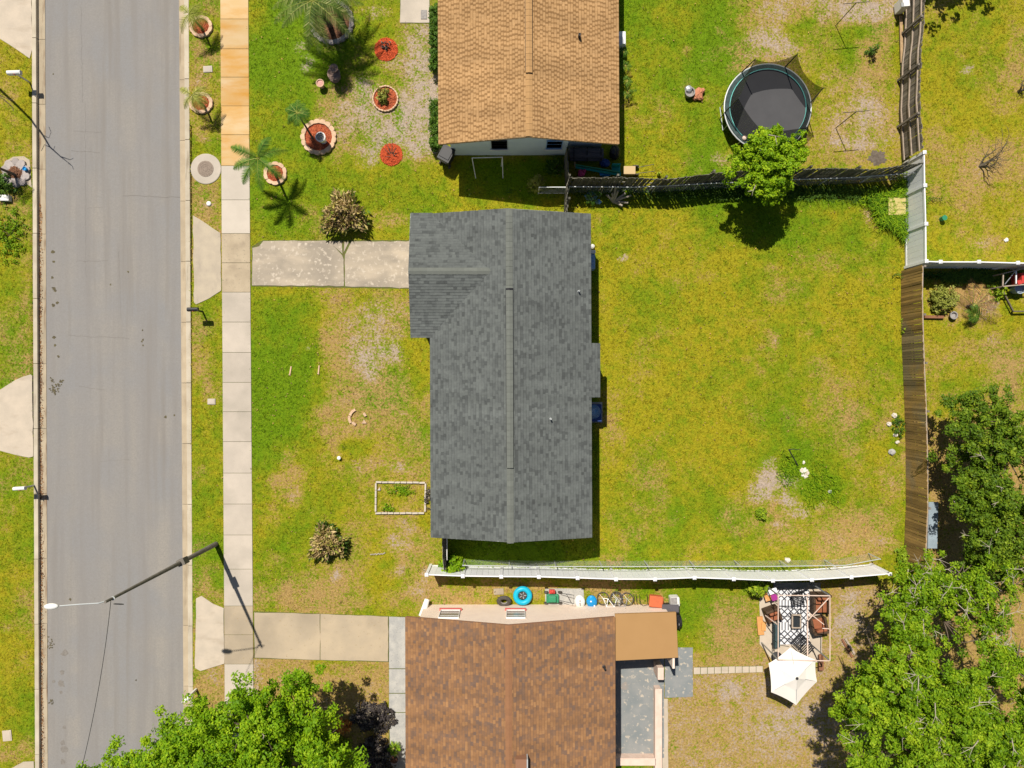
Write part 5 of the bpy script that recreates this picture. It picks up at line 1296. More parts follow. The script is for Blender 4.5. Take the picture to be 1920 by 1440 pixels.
# clutter against the picket fence on the back yard side
mb = MB(); mb.blob(P(1108, 368, .2), (.3, .2, .14), 12, 7, .25); mb.blob(P(1122, 378, .1), (.16, .12, .1), 10, 6, .25); mb.build('tarp', M['blue_tarp'], label='crumpled blue tarp below the picket fence', cat='tarp')
for lab, a, b in (('thin pole leaning left on the chain link fence', (1118, 365), (1128, 350)), ('thin pole leaning right on the chain link fence', (1124, 370), (1132, 350))):
    mb = MB(); mb.tube([P(a[0], a[1], 0), P(b[0], b[1], 1.2)], .018, 6); mb.build('pole', M['wood_rail'], label=lab, cat='pole')

# ------------------------------------------------------------------ east side of the grey house
o = thing('water_softener', 'white and blue tank standing under the grey roof eave', 'tank', P(1104, 490))
mb = MB(); mb.span(PX(1100), PX(1113.5), PY(508), PY(480), 0, .6); mb.build('body', M['blue_tarp'], o, bevel=.04)
mb = MB(); mb.span(PX(1102), PX(1114), PY(480) + .01, PY(473), 0, .7); mb.build('cap', M['white_paint'], o, bevel=.04)
mb = MB(); mb.blob(P(1111, 462, .2), (.11, .12, .18), 10, 7, .1); mb.build('jug', M['white_paint'], label='small white jug beside the blue tank', cat='jug')
o = thing('air_conditioner', 'dark blue outdoor air conditioner beside the back porch', 'air conditioner', P(1112, 773))
mb = MB(); mb.span(PX(1096), PX(1127, .5), PY(789), PY(757), .06, .78); mb.build('casing', M['navy_tarp'], o, bevel=.03)
c = P(1113, 772, .8); mb = MB(); mb.lathe((c.x, c.y, .782), [(.34, 0), (.34, .015), (.08, .04)], 24); g_ = mb.build('fan_grille', M['blue_tarp'], o)
for k in range(4):
    q = MB(); q.torus((c.x, c.y, .81), .09 + k * .07, .008, 22, 5); q.build('grille_ring', M['black_metal'], g_)
mb = MB(); mb.span(PX(1094), PX(1129), PY(792), PY(754), -.02, .06); mb.build('pad', M['concrete_grey'], o)
# things left in the back yard
o = thing('bent_pipe', 'bent black pipe standing in the back lawn', 'pipe', P(1496, 872))
mb = MB(); mb.tube([P(1496, 873), P(1479, 843, .9), P(1488, 842, .9), P(1502, 844, .75)], [.03, .03, .018, .012], 6); mb.build('pipe', M['black_metal'], o)
mb = MB(); c = P(1509, 884)
for k in range(34):
    q = abs(random.gauss(0, .5)); a = random.uniform(0, 6.28); mb.blob((c.x + .26 * q * math.cos(a) - .05 * q * math.sin(a), c.y + .42 * q * math.sin(a), .02), (random.uniform(.05, .13), random.uniform(.05, .13), .1 * max(.3, 1 - q)), 7, 4, .3)
mb.build('sand_heap', M['white_sand'], label='heap of white sand beside the bent pipe', cat='sand heap', kind='stuff'); keep_out(circle_poly(1509, 884, 10, 12, 16))
for lab, x, y, r_ in (('white rock by the brown fence, topmost', 1676, 779, .16), ('second white rock from the top by the brown fence', 1667, 795, .14), ('third white rock from the top by the brown fence', 1679, 816, .13), ('lowest white rock by the brown fence', 1683, 829, .12),
                      ('pale rock near the weedy patch', 1556, 922, .11), ('white rock beside the chain link fence', 1477, 1050, .17), ('pale flat rock further up by the brown fence', 1672, 848, .2)):
    mb = MB(); mb.blob(P(x, y, .05), (r_ * .9, r_ * .75, r_ * .55), 8, 5, .3); mb.build('rock', M['white_sand' if 'white' in lab else 'concrete_grey'], label=lab, cat='rock')
mb = MB(); mb.tube([P(836, 1000, 1.5), P(838, 1012, 1.4), P(838, 1050, 1.2)], .025, 6); mb.build('pipe', M['white_paint'], label='white pipe leaning inside the dark side fence', cat='pipe')
# corrugated sheet
mb = MB(); n = 12; x0, x1 = PX(1741, 1.4), PX(1759, 1.4); vs = []
for k in range(2 * n + 1):
    x = x0 + (x1 - x0) * k / (2 * n); z = 1.42 + (.035 if k % 2 else 0); vs += [(x, PY(941, 1.4), z), (x - .06, PY(1028, 1.4), z)]
mb.add(vs, [(2 * k, 2 * k + 1, 2 * k + 3, 2 * k + 2) for k in range(2 * n)])
mb.add([(a, b, c_ - .02) for a, b, c_ in vs], [(2 * k + 2, 2 * k + 3, 2 * k + 1, 2 * k) for k in range(2 * n)])
o = mb.build('corrugated_sheet', M['corrugated'], label='corrugated metal sheet roof behind the brown fence', cat='metal sheet')
for y in (952, 1018):
    mb = MB(); mb.beam(P(1742, y, 1.35), P(1757, y, 1.35), .06, .08); mb.beam(P(1757, y, 1.3), (P(1757, y, 1.35).x, P(1757, y, 1.35).y, 0), .06, .06); mb.build('bearer', M['wood_plank'], o)
# right neighbour's rack
o = thing('rack', 'rusty frame rack holding red things at the right edge', 'rack', P(1905, 530))
zz = 1.0; cs = [(1881, 513), (1925, 502), (1960, 530), (1880, 537)]
for (a, b) in ((0, 1), (3, 2), (0, 3), (1, 2)):
    mb = MB(); mb.beam(P(*cs[a], zz), P(*cs[b], zz), .05, .05); mb.build('top_bar', M['wood_rail'], o)
mb = MB(); mb.beam(P(1884, 533, zz), P(1904, 508, zz), .03, .03); mb.build('brace', M['steel'], o)
mb = MB(); mb.beam(P(1905, 508, zz), P(1905, 532, zz), .05, .05); mb.build('top_bar', M['vinyl'], o)
for x, y in cs:
    mb = MB(); t = P(x, y, zz); mb.beam((t.x, t.y, 0), (t.x, t.y, zz - .03), .05, .05); mb.build('leg', M['wood_rail'], o)
mb = MB(); mb.box(P(1912, 524, .5), (.5, .5, 1.0)); mb.box(P(1908, 530, .9), (.2, .2, .3), .3); mb.build('crate', M['red_plastic'], label='red crate standing inside the rusty rack', cat='crate')
mb = MB(); mb.lathe(P(1900, 543), [(.2, 0), (.25, .3), (.27, .5), (.22, .5), (.2, .4)], 16); mb.build('tub', M['corrugated'], label='blue grey tub below the rusty rack', cat='tub')
o = thing('wooden_pen', 'low dark wooden frame on the grass at the right edge', 'frame', P(1900, 570))
for a, b in (((1881, 548), (1899, 583)), ((1899, 584), (1960, 583)), ((1930, 540), (1960, 583))):
    mb = MB(); mb.beam(P(*a, .25), P(*b, .25), .06, .1); mb.build('bar', M['bark_dead'], o)
    mb = MB(); mb.beam(P(*b, 0), P(*b, .2), .06, .06); mb.build('leg', M['bark_dead'], o)
mb = MB(); mb.beam(P(1733, 594, .1), P(1769, 594.5, .1), .14, .14); mb.build('beam', M['wood_red'], label='dark red timber beam beside the brown fence', cat='beam')
o = thing('plant_pot', 'round stone pot at the foot of the pale green bush', 'pot', P(1783, 592)); mb = MB(); mb.lathe(P(1783, 592), [(.12, 0), (.18, .2), (.2, .26), (.15, .26), (.13, .15)], 14); mb.build('bowl', M['stone_grey'], o)
mb = MB(); mb.lathe(P(1764, 411), [(.1, 0), (.12, .3), (.13, .34), (.1, .34)], 12); mb.build('plant_pot', M['green_plastic'], label='small green pot on the dry lawn at the right', cat='pot')
mb = MB(); mb.blob(P(1887, 450, .04), (.12, .1, .06), 8, 5, .25); mb.build('rock', M['white_paint'], label='white rock on the dry lawn above the corner fence', cat='rock')

# ------------------------------------------------------------------ along the cream wall
o = thing('white_tube', 'white rolled tube leaning on the cream wall corner', 'tube', P(797, 1133))
mb = MB(); mb.tube([P(801, 1124, .35), P(797, 1137, .5), P(790, 1156, .7)], [.13, .15, .15], 12); mb.build('roll', M['white_paint'], o)
mb = MB(); mb.tube([P(797, 1135, 0), P(797, 1135, .4)], .06, 8); mb.build('foot', M['stone_grey'], o)
T = Matrix.Rotation(-.35, 3, 'X')
o = thing('tyre', 'black car tyre leaning on the cream wall', 'tyre', P(945, 1126)); mb = MB(); mb.torus(P(945, 1127, .28), .26, .11, 26, 10, T=Matrix.Rotation(.45, 3, 'X') @ Matrix.Diagonal((1, .85, 1)), sz=.9); mb.build('tread', M['rubber'], o, smooth=True)
mb = MB(); mb.torus(P(945, 1127, .30), .175, .03, 24, 6, T=Matrix.Rotation(.45, 3, 'X') @ Matrix.Diagonal((1, .85, 1))); mb.build('rim', M['stone_grey'], o, smooth=True)
o = thing('swim_ring', 'turquoise inflatable ring around a dark wheel', 'swim ring', P(980, 1117)); mb = MB(); mb.torus(P(980, 1117, .24), .345, .135, 34, 12, sz=1.0); mb.build('ring', M['cyan_vinyl'], o, smooth=True)
c = P(980, 1116, .2); mb = MB(); mb.lathe((c.x, c.y, .02), [(.21, 0), (.21, .18), (.18, .22), (.08, .18), (.03, .22)], 18, wob=.03); mb.build('wheel', M['rubber'], o)
for k in range(5):
    t = k * 1.256; q = MB(); q.beam((c.x + .05 * math.cos(t), c.y + .05 * math.sin(t), .23), (c.x + .18 * math.cos(t), c.y + .18 * math.sin(t), .235), .035, .03); q.build('spoke', M['steel'], o)
o = thing('lawn_mower', 'green lawn mower with red engine on the grey pad', 'lawn mower', P(1035, 1118))
mb = MB(); mb.box(P(1036, 1122, .2), (.62, .44, .16)); mb.build('deck', M['green_plastic'], o, bevel=.05)
mb = MB(); mb.box(P(1035, 1123, .38), (.42, .32, .18)); mb.build('grass_bag', M['green_plastic'], o, bevel=.05)
mb = MB(); mb.box(P(1035, 1109, .34), (.3, .18, .2)); mb.lathe(P(1036, 1109, .44), [(.09, 0), (.08, .05), (.03, .07)], 12); mb.build('engine', M['red_plastic'], o, bevel=.03)
for x, y in ((1024, 1110), (1050, 1110), (1024, 1130), (1050, 1130)):
    mb = MB(); a = P(x, y, .1); mb.tube([(a.x, a.y - .03, .11), (a.x, a.y + .03, .11)], .11, 12); mb.build('wheel', M['rubber'], o)
mb = MB(); mb.tube([P(1050, 1112, .35), P(1076, 1116, .9), P(1076, 1132, .9), P(1050, 1126, .35)], .014, 6); mb.tube([P(1062, 1114, .6), P(1071, 1131, .8)], .01, 5); mb.build('handle', M['black_metal'], o)
def oval_shell(name, label, px, py, sx, sy, matl, dots):
    o = thing(name, label, 'sled', P(px, py)); c = P(px, py + 1, .3)
    T = Matrix.Rotation(.35, 3, 'X') @ Matrix.Rotation(.15, 3, 'Z')
    mb = MB(); mb.blob(c, (sx, sy, .13), 18, 9, 0, T=T); s_ = mb.build('shell', M[matl], o, smooth=True)
    for dx, dy in dots:
        q = MB(); q.blob((c.x + dx, c.y + dy, c.z + .13 + dy * .35), (.045, .05, .02), 8, 5, 0); q.build('knob', M['white_paint' if matl != 'white_paint' else 'stone_grey'], s_)
oval_shell('sled', 'white oval plastic shell leaning on the cream wall', 1087, 1127, .27, .38, 'white_paint', ((0, .08), (.0, -.05), (.02, -.14)))
oval_shell('sled', 'bright blue oval plastic shell leaning on the cream wall', 1109.5, 1127, .27, .37, 'blue_plastic', ((-.05, .05), (.13, -.2)))
def bicycle(label, x0, y0, x1, y1, matl):
    """bicycle lying half over against the wall; wheels at the two pixel points"""
    o = thing('bicycle', label, 'bicycle', P((x0 + x1) / 2, y0)); tilt = 1.12
    a, b = P(x0, y0, .22), P(x1, y1, .22); d = (b - a).normalized(); n = Vector((-d.y, d.x, 0))
    up = (Vector((0, 0, 1)) * math.cos(tilt) - n * math.sin(tilt)).normalized(); rr = .3
    def pt(s_, u): return a + (b - a) * s_ + up * u
    for c_ in (a, b):
        mb = MB(); ring = [c_ + d * rr * math.cos(2 * math.pi * k / 20) + up * rr * math.sin(2 * math.pi * k / 20) for k in range(21)]
        mb.tube(ring, .024, 6); w = mb.build('wheel', M['rubber'], o)
        q = MB()
        for k in range(8): q.tube([c_, c_ + d * rr * math.cos(k * .785) + up * rr * math.sin(k * .785)], .005, 4)
        q.build('spokes', M['steel'], w)
    mb = MB()
    for s0, u0, s1, u1 in ((0, 0, .35, .0), (.35, 0, .28, .42), (0, 0, .28, .4), (.28, .4, .82, .38), (.35, 0, .82, .36), (.82, .42, 1, 0)): mb.tube([pt(s0, u0), pt(s1, u1)], .02, 6)
    mb.build('frame', M[matl], o)
    mb = MB(); mb.tube([pt(.8, .5) + up.cross(d) * -.25, pt(.8, .52), pt(.8, .5) + up.cross(d) * .25], .014, 6); mb.build('handlebar', M['black_metal'], o)
    mb = MB(); mb.beam(pt(.2, .5), pt(.34, .5), .1, .05); mb.build('saddle', M['black_plastic'], o)
    mb = MB(); mb.tube([pt(.35, -.12), pt(.35, .12)], .015, 6); mb.build('pedals', M['black_metal'], o)
bicycle('pale bicycle leaning on the cream wall next to the blue shell', 1131, 1122, 1156, 1124, 'white_paint')
bicycle('dark bicycle leaning on the cream wall beyond the pale one', 1156, 1121, 1176, 1123, 'stone_grey')
o = thing('folding_rack', 'thin black folding rack by the red box', 'rack', P(1203, 1125))
for k, x in enumerate((1188, 1193, 1199, 1213)):
    mb = MB(); mb.tube([P(x, 1114, .5), P(x + 1, 1130, .25), P(x + 4, 1136, .0)], .014, 5); mb.build('bar', M['black_metal'], o)
mb = MB(); mb.tube([P(1199, 1128, .3), P(1206, 1136, .3), P(1216, 1133, .3)], .014, 5); mb.build('bar', M['black_metal'], o)
o = thing('storage_box', 'coral red storage box by the cream wall', 'box', P(1230, 1127))
mb = MB(); mb.box(P(1230, 1127, .3), (.62, .5, .6), -.1); mb.build('body', M['coral'], o, bevel=.05)
mb = MB(); mb.box(P(1230, 1128, .63), (.66, .54, .05), -.1); mb.build('lid', M['coral'], o, bevel=.02)
o = thing('storage_box', 'white box at the corner near the lawn', 'box', P(1264, 1126)); mb = MB(); mb.box(P(1264, 1126, .28), (.45, .46, .56), .05); mb.build('body', M['white_paint'], o, bevel=.06)
mb = MB(); mb.box(P(1264, 1126.5, .58), (.3, .3, .03), .05); mb.build('lid', M['stone_grey'], o, bevel=.01)
o = thing('storage_box', 'flat black chest under the edge of the tan carport', 'box', P(1256, 1140)); mb = MB(); mb.box(P(1257, 1140, .35), (.78, .34, .7)); mb.build('body', M['black_plastic'], o, bevel=.03)
mb = MB(); mb.box(P(1257, 1140.5, .72), (.82, .38, .04)); mb.build('lid', M['charcoal_fabric'], o, bevel=.01)
mb = MB(); mb.blob(P(1272, 1165, .35), (.15, .4, .35), 10, 7, .2); mb.build('sack', M['black_plastic'], label='black sack beside the tan carport', cat='sack')
mb = MB(); mb.box(P(935, 1109, .02), (.5, .3, .05), .05); mb.build('paving_slab', M['concrete_tan'], label='single tan paving slab near the turquoise ring', cat='paving slab')

# ------------------------------------------------------------------ lounge corner
def rug_mat():
    m, nt, N, L = _nt('rug')
    out = N('ShaderNodeOutputMaterial'); bs = N('ShaderNodeBsdfPrincipled'); bs.inputs['Roughness'].default_value = .95
    g = N('ShaderNodeNewGeometry'); sp = N('ShaderNodeSeparateXYZ'); L(g.outputs['Position'], sp.inputs[0])
    u = math_n(nt, 'ADD', sp.outputs[0], sp.outputs[1]); v = math_n(nt, 'SUBTRACT', sp.outputs[0], sp.outputs[1])
    def line(c, period, w):
        q = math_n(nt, 'PINGPONG', c, period / 2); return math_n(nt, 'LESS_THAN', q, w)
    lat = math_n(nt, 'MAXIMUM', line(u, .32, .04), line(v, .32, .04))
    vert = line(sp.outputs[0], .155, .025)
    zone = math_n(nt, 'LESS_THAN', math_n(nt, 'PINGPONG', sp.outputs[1], .55), .2)
    f = math_n(nt, 'ADD', math_n(nt, 'MULTIPLY', zone, vert), math_n(nt, 'MULTIPLY', math_n(nt, 'SUBTRACT', 1.0, zone), lat))
    L(mix(nt, f, (.66, .66, .68), (.045, .05, .065)), bs.inputs['Base Color']); L(bs.outputs[0], out.inputs[0])
    return m
M['rug'] = rug_mat()
mb = MB(); mb.span(PX(1458), PX(1517), PY(1208), PY(1105), .036, .046); mb.build('rug', M['rug'], label='black and white lattice rug under the glass table', cat='rug')
mb = MB(); mb.span(PX(1450), PX(1538), PY(1104), PY(1092), .0, .03); mb.build('mat', M['patio_blue'], label='blue grey mat in the shade of the white fence', cat='mat')
def armchair(label, px, py, rz, w=.72, d=.7, name='armchair'):
    c = P(px, py); o = thing(name, label, 'chair', c, group='wicker lounge chairs'); T = Matrix.Translation((c.x, c.y, .035)) @ Matrix.Rotation(rz, 4, 'Z')
    mb = MB(T); mb.box((0, 0, .18), (w, d, .26)); mb.build('base', M['wicker'], o, bevel=.03)
    mb = MB(T); mb.box((0, d / 2 - .07, .5), (w, .14, .5)); mb.build('backrest', M['wicker'], o, bevel=.05)
    for sx in (-1, 1):
        mb = MB(T); mb.box((sx * (w / 2 - .06), -.06, .38), (.12, d - .12, .4)); mb.build('armrest', M['wicker'], o, bevel=.04)
    n = 2 if w > 1 else 1; ww = (w - .26) / n
    for k in range(n):
        mb = MB(T); mb.box((-w / 2 + .13 + ww * (k + .5), -.07, .38), (ww - .01, d - .22, .14)); mb.build('seat_cushion', M['cushion'], o, bevel=.04)
        mb = MB(T); mb.box((-w / 2 + .13 + ww * (k + .5), d / 2 - .2, .6), (ww - .02, .14, .34)); mb.build('back_cushion', M['cushion'], o, bevel=.05)
armchair('wicker armchair with brown cushions left of the rug', 1443, 1147, .35)
armchair('wide wicker seat with brown cushions right of the rug, nearest the fence', 1532, 1126, 0.0, .84, 1.0)
armchair('wicker armchair with brown cushions right of the glass table', 1528, 1167, math.pi + .2, .8, .74)
o = thing('coffee_table', 'low table with dark glass top on the rug', 'table', P(1487, 1160)); mb = MB(); mb.span(PX(1478.5), PX(1496), PY(1173), PY(1147), .38, .42); mb.build('frame', M['wood_rail'], o)
mb = MB(); mb.span(PX(1481), PX(1493.5), PY(1170.5), PY(1149.5), .421, .43); mb.build('glass_top', M['glass_dark'], o)
for x in (1480, 1494.5):
    for y in (1149, 1171): q = MB(); q.box((PX(x), PY(y), .21), (.05, .05, .33)); q.build('leg', M['black_metal'], o)
def metal_chair(label, px, py, rz):
    c = P(px, py); o = thing('folding_chair', label, 'chair', c, group='black metal chairs'); T = Matrix.Translation((c.x, c.y, .047)) @ Matrix.Rotation(rz, 4, 'Z')
    for k in range(7):
        mb = MB(T); mb.box((0, -.24 + k * .08, .42), (.52, .05, .02)); mb.build('slat', M['black_metal'], o)
    for k in range(6):
        mb = MB(T); mb.beam((-.26, .26 + k * .05, .48 + k * .08), (.26, .26 + k * .05, .48 + k * .08), .05, .02); mb.build('slat', M['black_metal'], o)
    for sx in (-1, 1):
        mb = MB(T); mb.tube([(sx * .27, -.28, 0), (sx * .27, -.26, .42), (sx * .27, .26, .42), (sx * .27, .6, .95)], .016, 6); mb.build('side_frame', M['black_metal'], o)
        mb = MB(T); mb.tube([(sx * .27, .34, 0), (sx * .27, .1, .42)], .016, 6); mb.build('leg', M['black_metal'], o)
        mb = MB(T); mb.beam((sx * .3, -.25, .64), (sx * .3, .36, .66), .05, .03); mb.build('armrest', M['black_metal'], o)
metal_chair('black metal chair on the rug near the white fence', 1489, 1118, .25)
metal_chair('black metal chair on the rug next to the parasol', 1492, 1195, 3.95)
o = thing('bench', 'dark blue bench left of the rug', 'bench', P(1451, 1185)); mb = MB(); mb.span(PX(1445), PX(1456.5), PY(1208), PY(1163), .38, .44); mb.build('seat', M['stone_grey'], o)
M['bench_blue'] = mat('bench_blue', (.045, .075, .095), (.03, .06, .05), 8, rough=.7)
o.children[0].data.materials[0] = M['bench_blue']
for y in (1165, 1206):
    for x in (1446, 1455.5): q = MB(); q.box((PX(x), PY(y), .21), (.05, .05, .34)); q.build('leg', M['black_metal'], o)
q = MB(); q.span(PX(1444), PX(1446), PY(1208), PY(1163), .62, .7); q.build('backrest', M['bench_blue'], o)
o = thing('beach_chair', 'folded orange and purple beach chair behind the armchair', 'chair', P(1448, 1120))
mb = MB(); mb.box(P(1440, 1119, .35), (.34, .4, .04), .3); mb.build('seat', M['orange_fabric'], o)
mb = MB(); mb.box(P(1452, 1120, .42), (.3, .3, .04), .3); mb.build('backrest', M['purple'], o)
mb = MB(); mb.box(P(1448, 1109, .5), (.5, .26, .05), .35); mb.build('headrest', M['vinyl_rail'], o, bevel=.02)
for x, y in ((1434, 1112), (1456, 1112), (1434, 1127), (1456, 1127)): mb = MB(); mb.tube([P(x, y, .03), P(x + 3, y - 2, .45)], .015, 5); mb.build('leg', M['galv'], o)
mb = MB(); mb.beam(P(1424, 1156, .08), P(1427, 1190, .08), .3, .1); mb.beam(P(1432, 1166, .12), P(1431, 1182, .12), .22, .12); mb.build('cushion', M['orange_fabric'], label='faded orange long cushion lying left of the patio', cat='cushion')
# metal gazebo frame
gz = 2.3; o = thing('gazebo_frame', 'bare pinkish metal gazebo frame over the lounge corner', 'gazebo', P(1472, 1150))
C = [P(1459, 1116, gz), P(1556, 1117, gz), P(1556, 1239, gz), P(1459, 1237, gz)]
for a, b in ((0, 1), (1, 2), (2, 3), (3, 0)):
    mb = MB(); mb.beam(C[a], C[b], .035, .035); mb.build('rail', M['pink_stone'] if False else M['wall_pink'], o)
for p in C:
    mb = MB(); mb.beam((p.x, p.y, 0), (p.x, p.y, gz - .03), .05, .05); mb.build('post', M['steel'], o)
m0, m1 = P(1514, 1113, 2.0), P(1514, 1246, 2.0)
mb = MB(); mb.beam(m0, m1, .05, .05); mb.build('rail', M['wall_pink'], o)
for a, b in ((P(1515, 1163, gz - .05), P(1554, 1121, gz - .05)), (P(1516, 1148, gz - .1), P(1545, 1171, gz - .1)), (P(1556, 1179, gz - .08), P(1542, 1178, gz - .08)), (P(1435, 1154, 1.2), P(1459, 1172, gz - .1)), (P(1459, 1134, gz - .1), P(1452, 1128, 1.5))):
    mb = MB(); mb.beam(a, b, .035, .035); mb.build('brace', M['wall_pink'], o)
for a, b in ((P(1459, 1136, 1.9), P(1514, 1146, 1.9)), (P(1459, 1194, 1.9), P(1490, 1200, 1.9))):
    mb = MB(); mb.tube([a, b], .016, 5); mb.build('wire', M['black_metal'], o)
# parasol
hx = [(1482, 1214), (1529, 1237), (1532, 1278), (1493, 1322), (1446, 1298), (1441, 1244)]
apex = P(1494.5, 1272, 2.62); rim = [P(x, y, 2.12) for x, y in hx]
o = thing('parasol', 'cream hexagonal parasol at the end of the stepping stones', 'parasol', (apex.x, apex.y, 0))
for i in range(6):
    a, b = rim[i], rim[(i + 1) % 6]; mb = MB(); n = 5; vs = []
    for k in range(n + 1):
        p = a.lerp(b, k / n); inn = 4 * (k / n) * (1 - k / n) * .035; p = p.lerp(Vector((apex.x, apex.y, p.z)), inn)
        m_ = p.lerp(apex, .5); m_.z -= .05; vs += [p, m_]
    vs.append(apex); ia = len(vs) - 1
    mb.add(vs, [(2 * k, 2 * k + 2, 2 * k + 3, 2 * k + 1) for k in range(n)] + [(2 * k + 1, 2 * k + 3, ia) for k in range(n)]); mb.build('canopy_panel', M['cream_fabric'], o)
    mb = MB(); mb.tube([(a.x, a.y, a.z - .015), (apex.x, apex.y, apex.z - .08)], .012, 5); mb.build('rib', M['steel'], o)
mb = MB(); mb.tube([(apex.x, apex.y, .1), (apex.x, apex.y, apex.z + .02)], .024, 8); mb.build('pole', M['steel'], o)
mb = MB(); mb.lathe((apex.x, apex.y, apex.z + .005), [(.07, 0), (.06, .03), (.03, .06), (.02, .1)], 10); mb.build('finial', M['black_metal'], o)
mb = MB(); mb.lathe((apex.x, apex.y, 0), [(.28, 0), (.28, .07), (.08, .12), (.05, .3)], 18); mb.build('base', M['black_metal'], o)
for lab, a, b in (('brown plank lying on the sand left of its pair', (1579, 1199), (1598, 1232)), ('pale plank lying on the sand right of its pair', (1585, 1197), (1602, 1226))):
    mb = MB(); mb.beam(P(a[0], a[1], .06), P(b[0], b[1], .06), .1, .09); mb.build('plank', M['wood_red' if 'brown' in lab else 'wood_rail'], label=lab, cat='plank')
mb = MB(); mb.span(PX(1530), PX(1539), PY(1252), PY(1222), .3, .36); mb.build('side_board', M['wood_red'], label='narrow brown side board between parasol and gazebo post', cat='board')

# ------------------------------------------------------------------ vegetation
def norm(a): return a / np.maximum(np.linalg.norm(a, axis=1, keepdims=True), 1e-9)
def rand_dir(n): return norm(rng.normal(size=(n, 3)))

def leaf_quads(C, Nn, size, aspect=0.55, fold=0.12, U=None):
    n = len(C)
    if U is None:
        U = rand_dir(n)
    U = norm(U - Nn * (U * Nn).sum(1, keepdims=True)); Vv = np.cross(Nn, U)
    s = np.asarray(size).reshape(-1, 1)
    return np.stack([C - U * s, C - Vv * s * aspect + Nn * s * fold, C + U * s, C + Vv * s * aspect + Nn * s * fold], 1).reshape(-1, 3)

def leaf_obj(name, V, matl, parent, rnd=None, kind=None):
    o = np.array(ORG[parent]); n = len(V) // 4
    me = np_mesh(name, V - o, np.arange(4 * n).reshape(n, 4), rng.random(n) if rnd is None else rnd, matl)
    ob = link(name, me, parent, ORG[parent])
    if kind: ob['kind'] = kind
    return ob

def clump_leaves(centres, cr, per, size, up=0.5, tone=None):
    """leaves spread over many small clumps; every clump has its own tone"""
    k = len(centres); cr = np.broadcast_to(cr, (k,))
    C = np.repeat(centres, per, 0); d = rand_dir(k * per); d[:, 2] = np.where(d[:, 2] < -.35, -d[:, 2], d[:, 2])
    rad = np.repeat(cr, per) * rng.uniform(.35, 1.0, k * per)
    pos = C + d * rad[:, None] * np.array([1, 1, .75])
    Nn = norm(d * .7 + np.array([0, 0, up]) + rng.normal(0, .45, (k * per, 3)))
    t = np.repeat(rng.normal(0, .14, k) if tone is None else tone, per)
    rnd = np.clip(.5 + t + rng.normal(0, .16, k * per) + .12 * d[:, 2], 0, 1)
    return leaf_quads(pos, Nn, size * rng.uniform(.7, 1.3, k * per)), rnd

def blobs_world(blobs):
    out = []
    for b in blobs:
        px_, py_, h, r = b[:4]; c = P(px_, py_, h); out.append((np.array(c), r / PPM * (1 - h / CAM_H), b[4] if len(b) > 4 else .7))
    return out

def tree(name, label, base, blobs, n_clump, cr, per, size, leaf_m, bark_m='bark', trunk_r=.2, cat='tree', twigs=0, twig_m='bark_pale', fill=.55, group=None, lobes=9, spr=1.25):
    B = blobs_world(blobs); b0 = P(*base); t = thing(name, label, cat, b0, group)
    zmin = min(c[2] - r * q for c, r, q in B); cen = sum(c for c, r, q in B) / len(B)
    fork = Vector((b0.x * .6 + cen[0] * .4, b0.y * .6 + cen[1] * .4, max(.5, zmin * .75)))
    mb = MB(); mb.tube([b0, b0.lerp(fork, .5) + Vector((.05, -.04, 0)), fork], [trunk_r * 1.25, trunk_r, trunk_r * .85], 10); mb.build('trunk', M[bark_m], t, smooth=True)
    for c, r, q in B:
        e = Vector(c); m = fork.lerp(e, .5) + Vector((random.uniform(-.2, .2), random.uniform(-.2, .2), .15 * r))
        mb = MB(); mb.tube([fork, m, e, e + Vector((random.uniform(-.4, .4) * r, random.uniform(-.4, .4) * r, .5 * r * q))], [trunk_r * .5, trunk_r * .32, trunk_r * .2, .015], 7)
        for k in range(5):
            d = rand_dir(1)[0]; d[2] = abs(d[2]) * .6; mb.tube([e, e + Vector(d) * r * .5 + Vector((0, 0, .05)), e + Vector(d) * r * .92], [trunk_r * .16, trunk_r * .1, .008], 5)
        mb.build('limb', M[bark_m], t)
    w = np.array([r ** 2 for c, r, q in B]); w = w / w.sum(); n_lobe = max(8, int(n_clump / lobes)); pick = rng.choice(len(B), n_lobe, p=w)
    cc = np.array([B[i][0] for i in pick]); rr = np.array([B[i][1] for i in pick]); qq = np.array([B[i][2] for i in pick])
    d = rand_dir(n_lobe); d[:, 2] = np.where(d[:, 2] < -.25, -d[:, 2], d[:, 2])
    rad = rr * (fill + (1 - fill) * rng.random(n_lobe) ** .6)
    lobe = cc + d * rad[:, None] * np.stack([np.ones_like(qq), np.ones_like(qq), qq], 1)
    li = rng.integers(n_lobe, size=n_clump); spread = cr * spr
    cen_ = lobe[li] + rng.normal(0, 1, (n_clump, 3)) * np.array([spread, spread, spread * .5])
    crs = cr * rng.uniform(.7, 1.3, n_clump)
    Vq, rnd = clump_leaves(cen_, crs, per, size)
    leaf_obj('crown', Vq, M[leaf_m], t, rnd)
    if twigs:
        mb = MB()
        for k in range(twigs):
            i = rng.integers(n_clump); a = Vector(cen_[i]) + Vector((0, 0, .05)); d = Vector(rand_dir(1)[0]); d.z = abs(d.z) * .35; L = random.uniform(.5, 1.3)
            m = a + d * L * .5 + Vector((random.uniform(-.15, .15), random.uniform(-.15, .15), .12)); e = a + d * L
            mb.tube([a, m, e], [.025, .016, .006], 4)
            for s_ in (-1, 1): mb.tube([m, m + (d + Vector((d.y, -d.x, .2)) * s_ * .8) * L * .35], [.012, .005], 4)
        mb.build('bare_twigs', M[twig_m], t, kind='stuff')
    return t

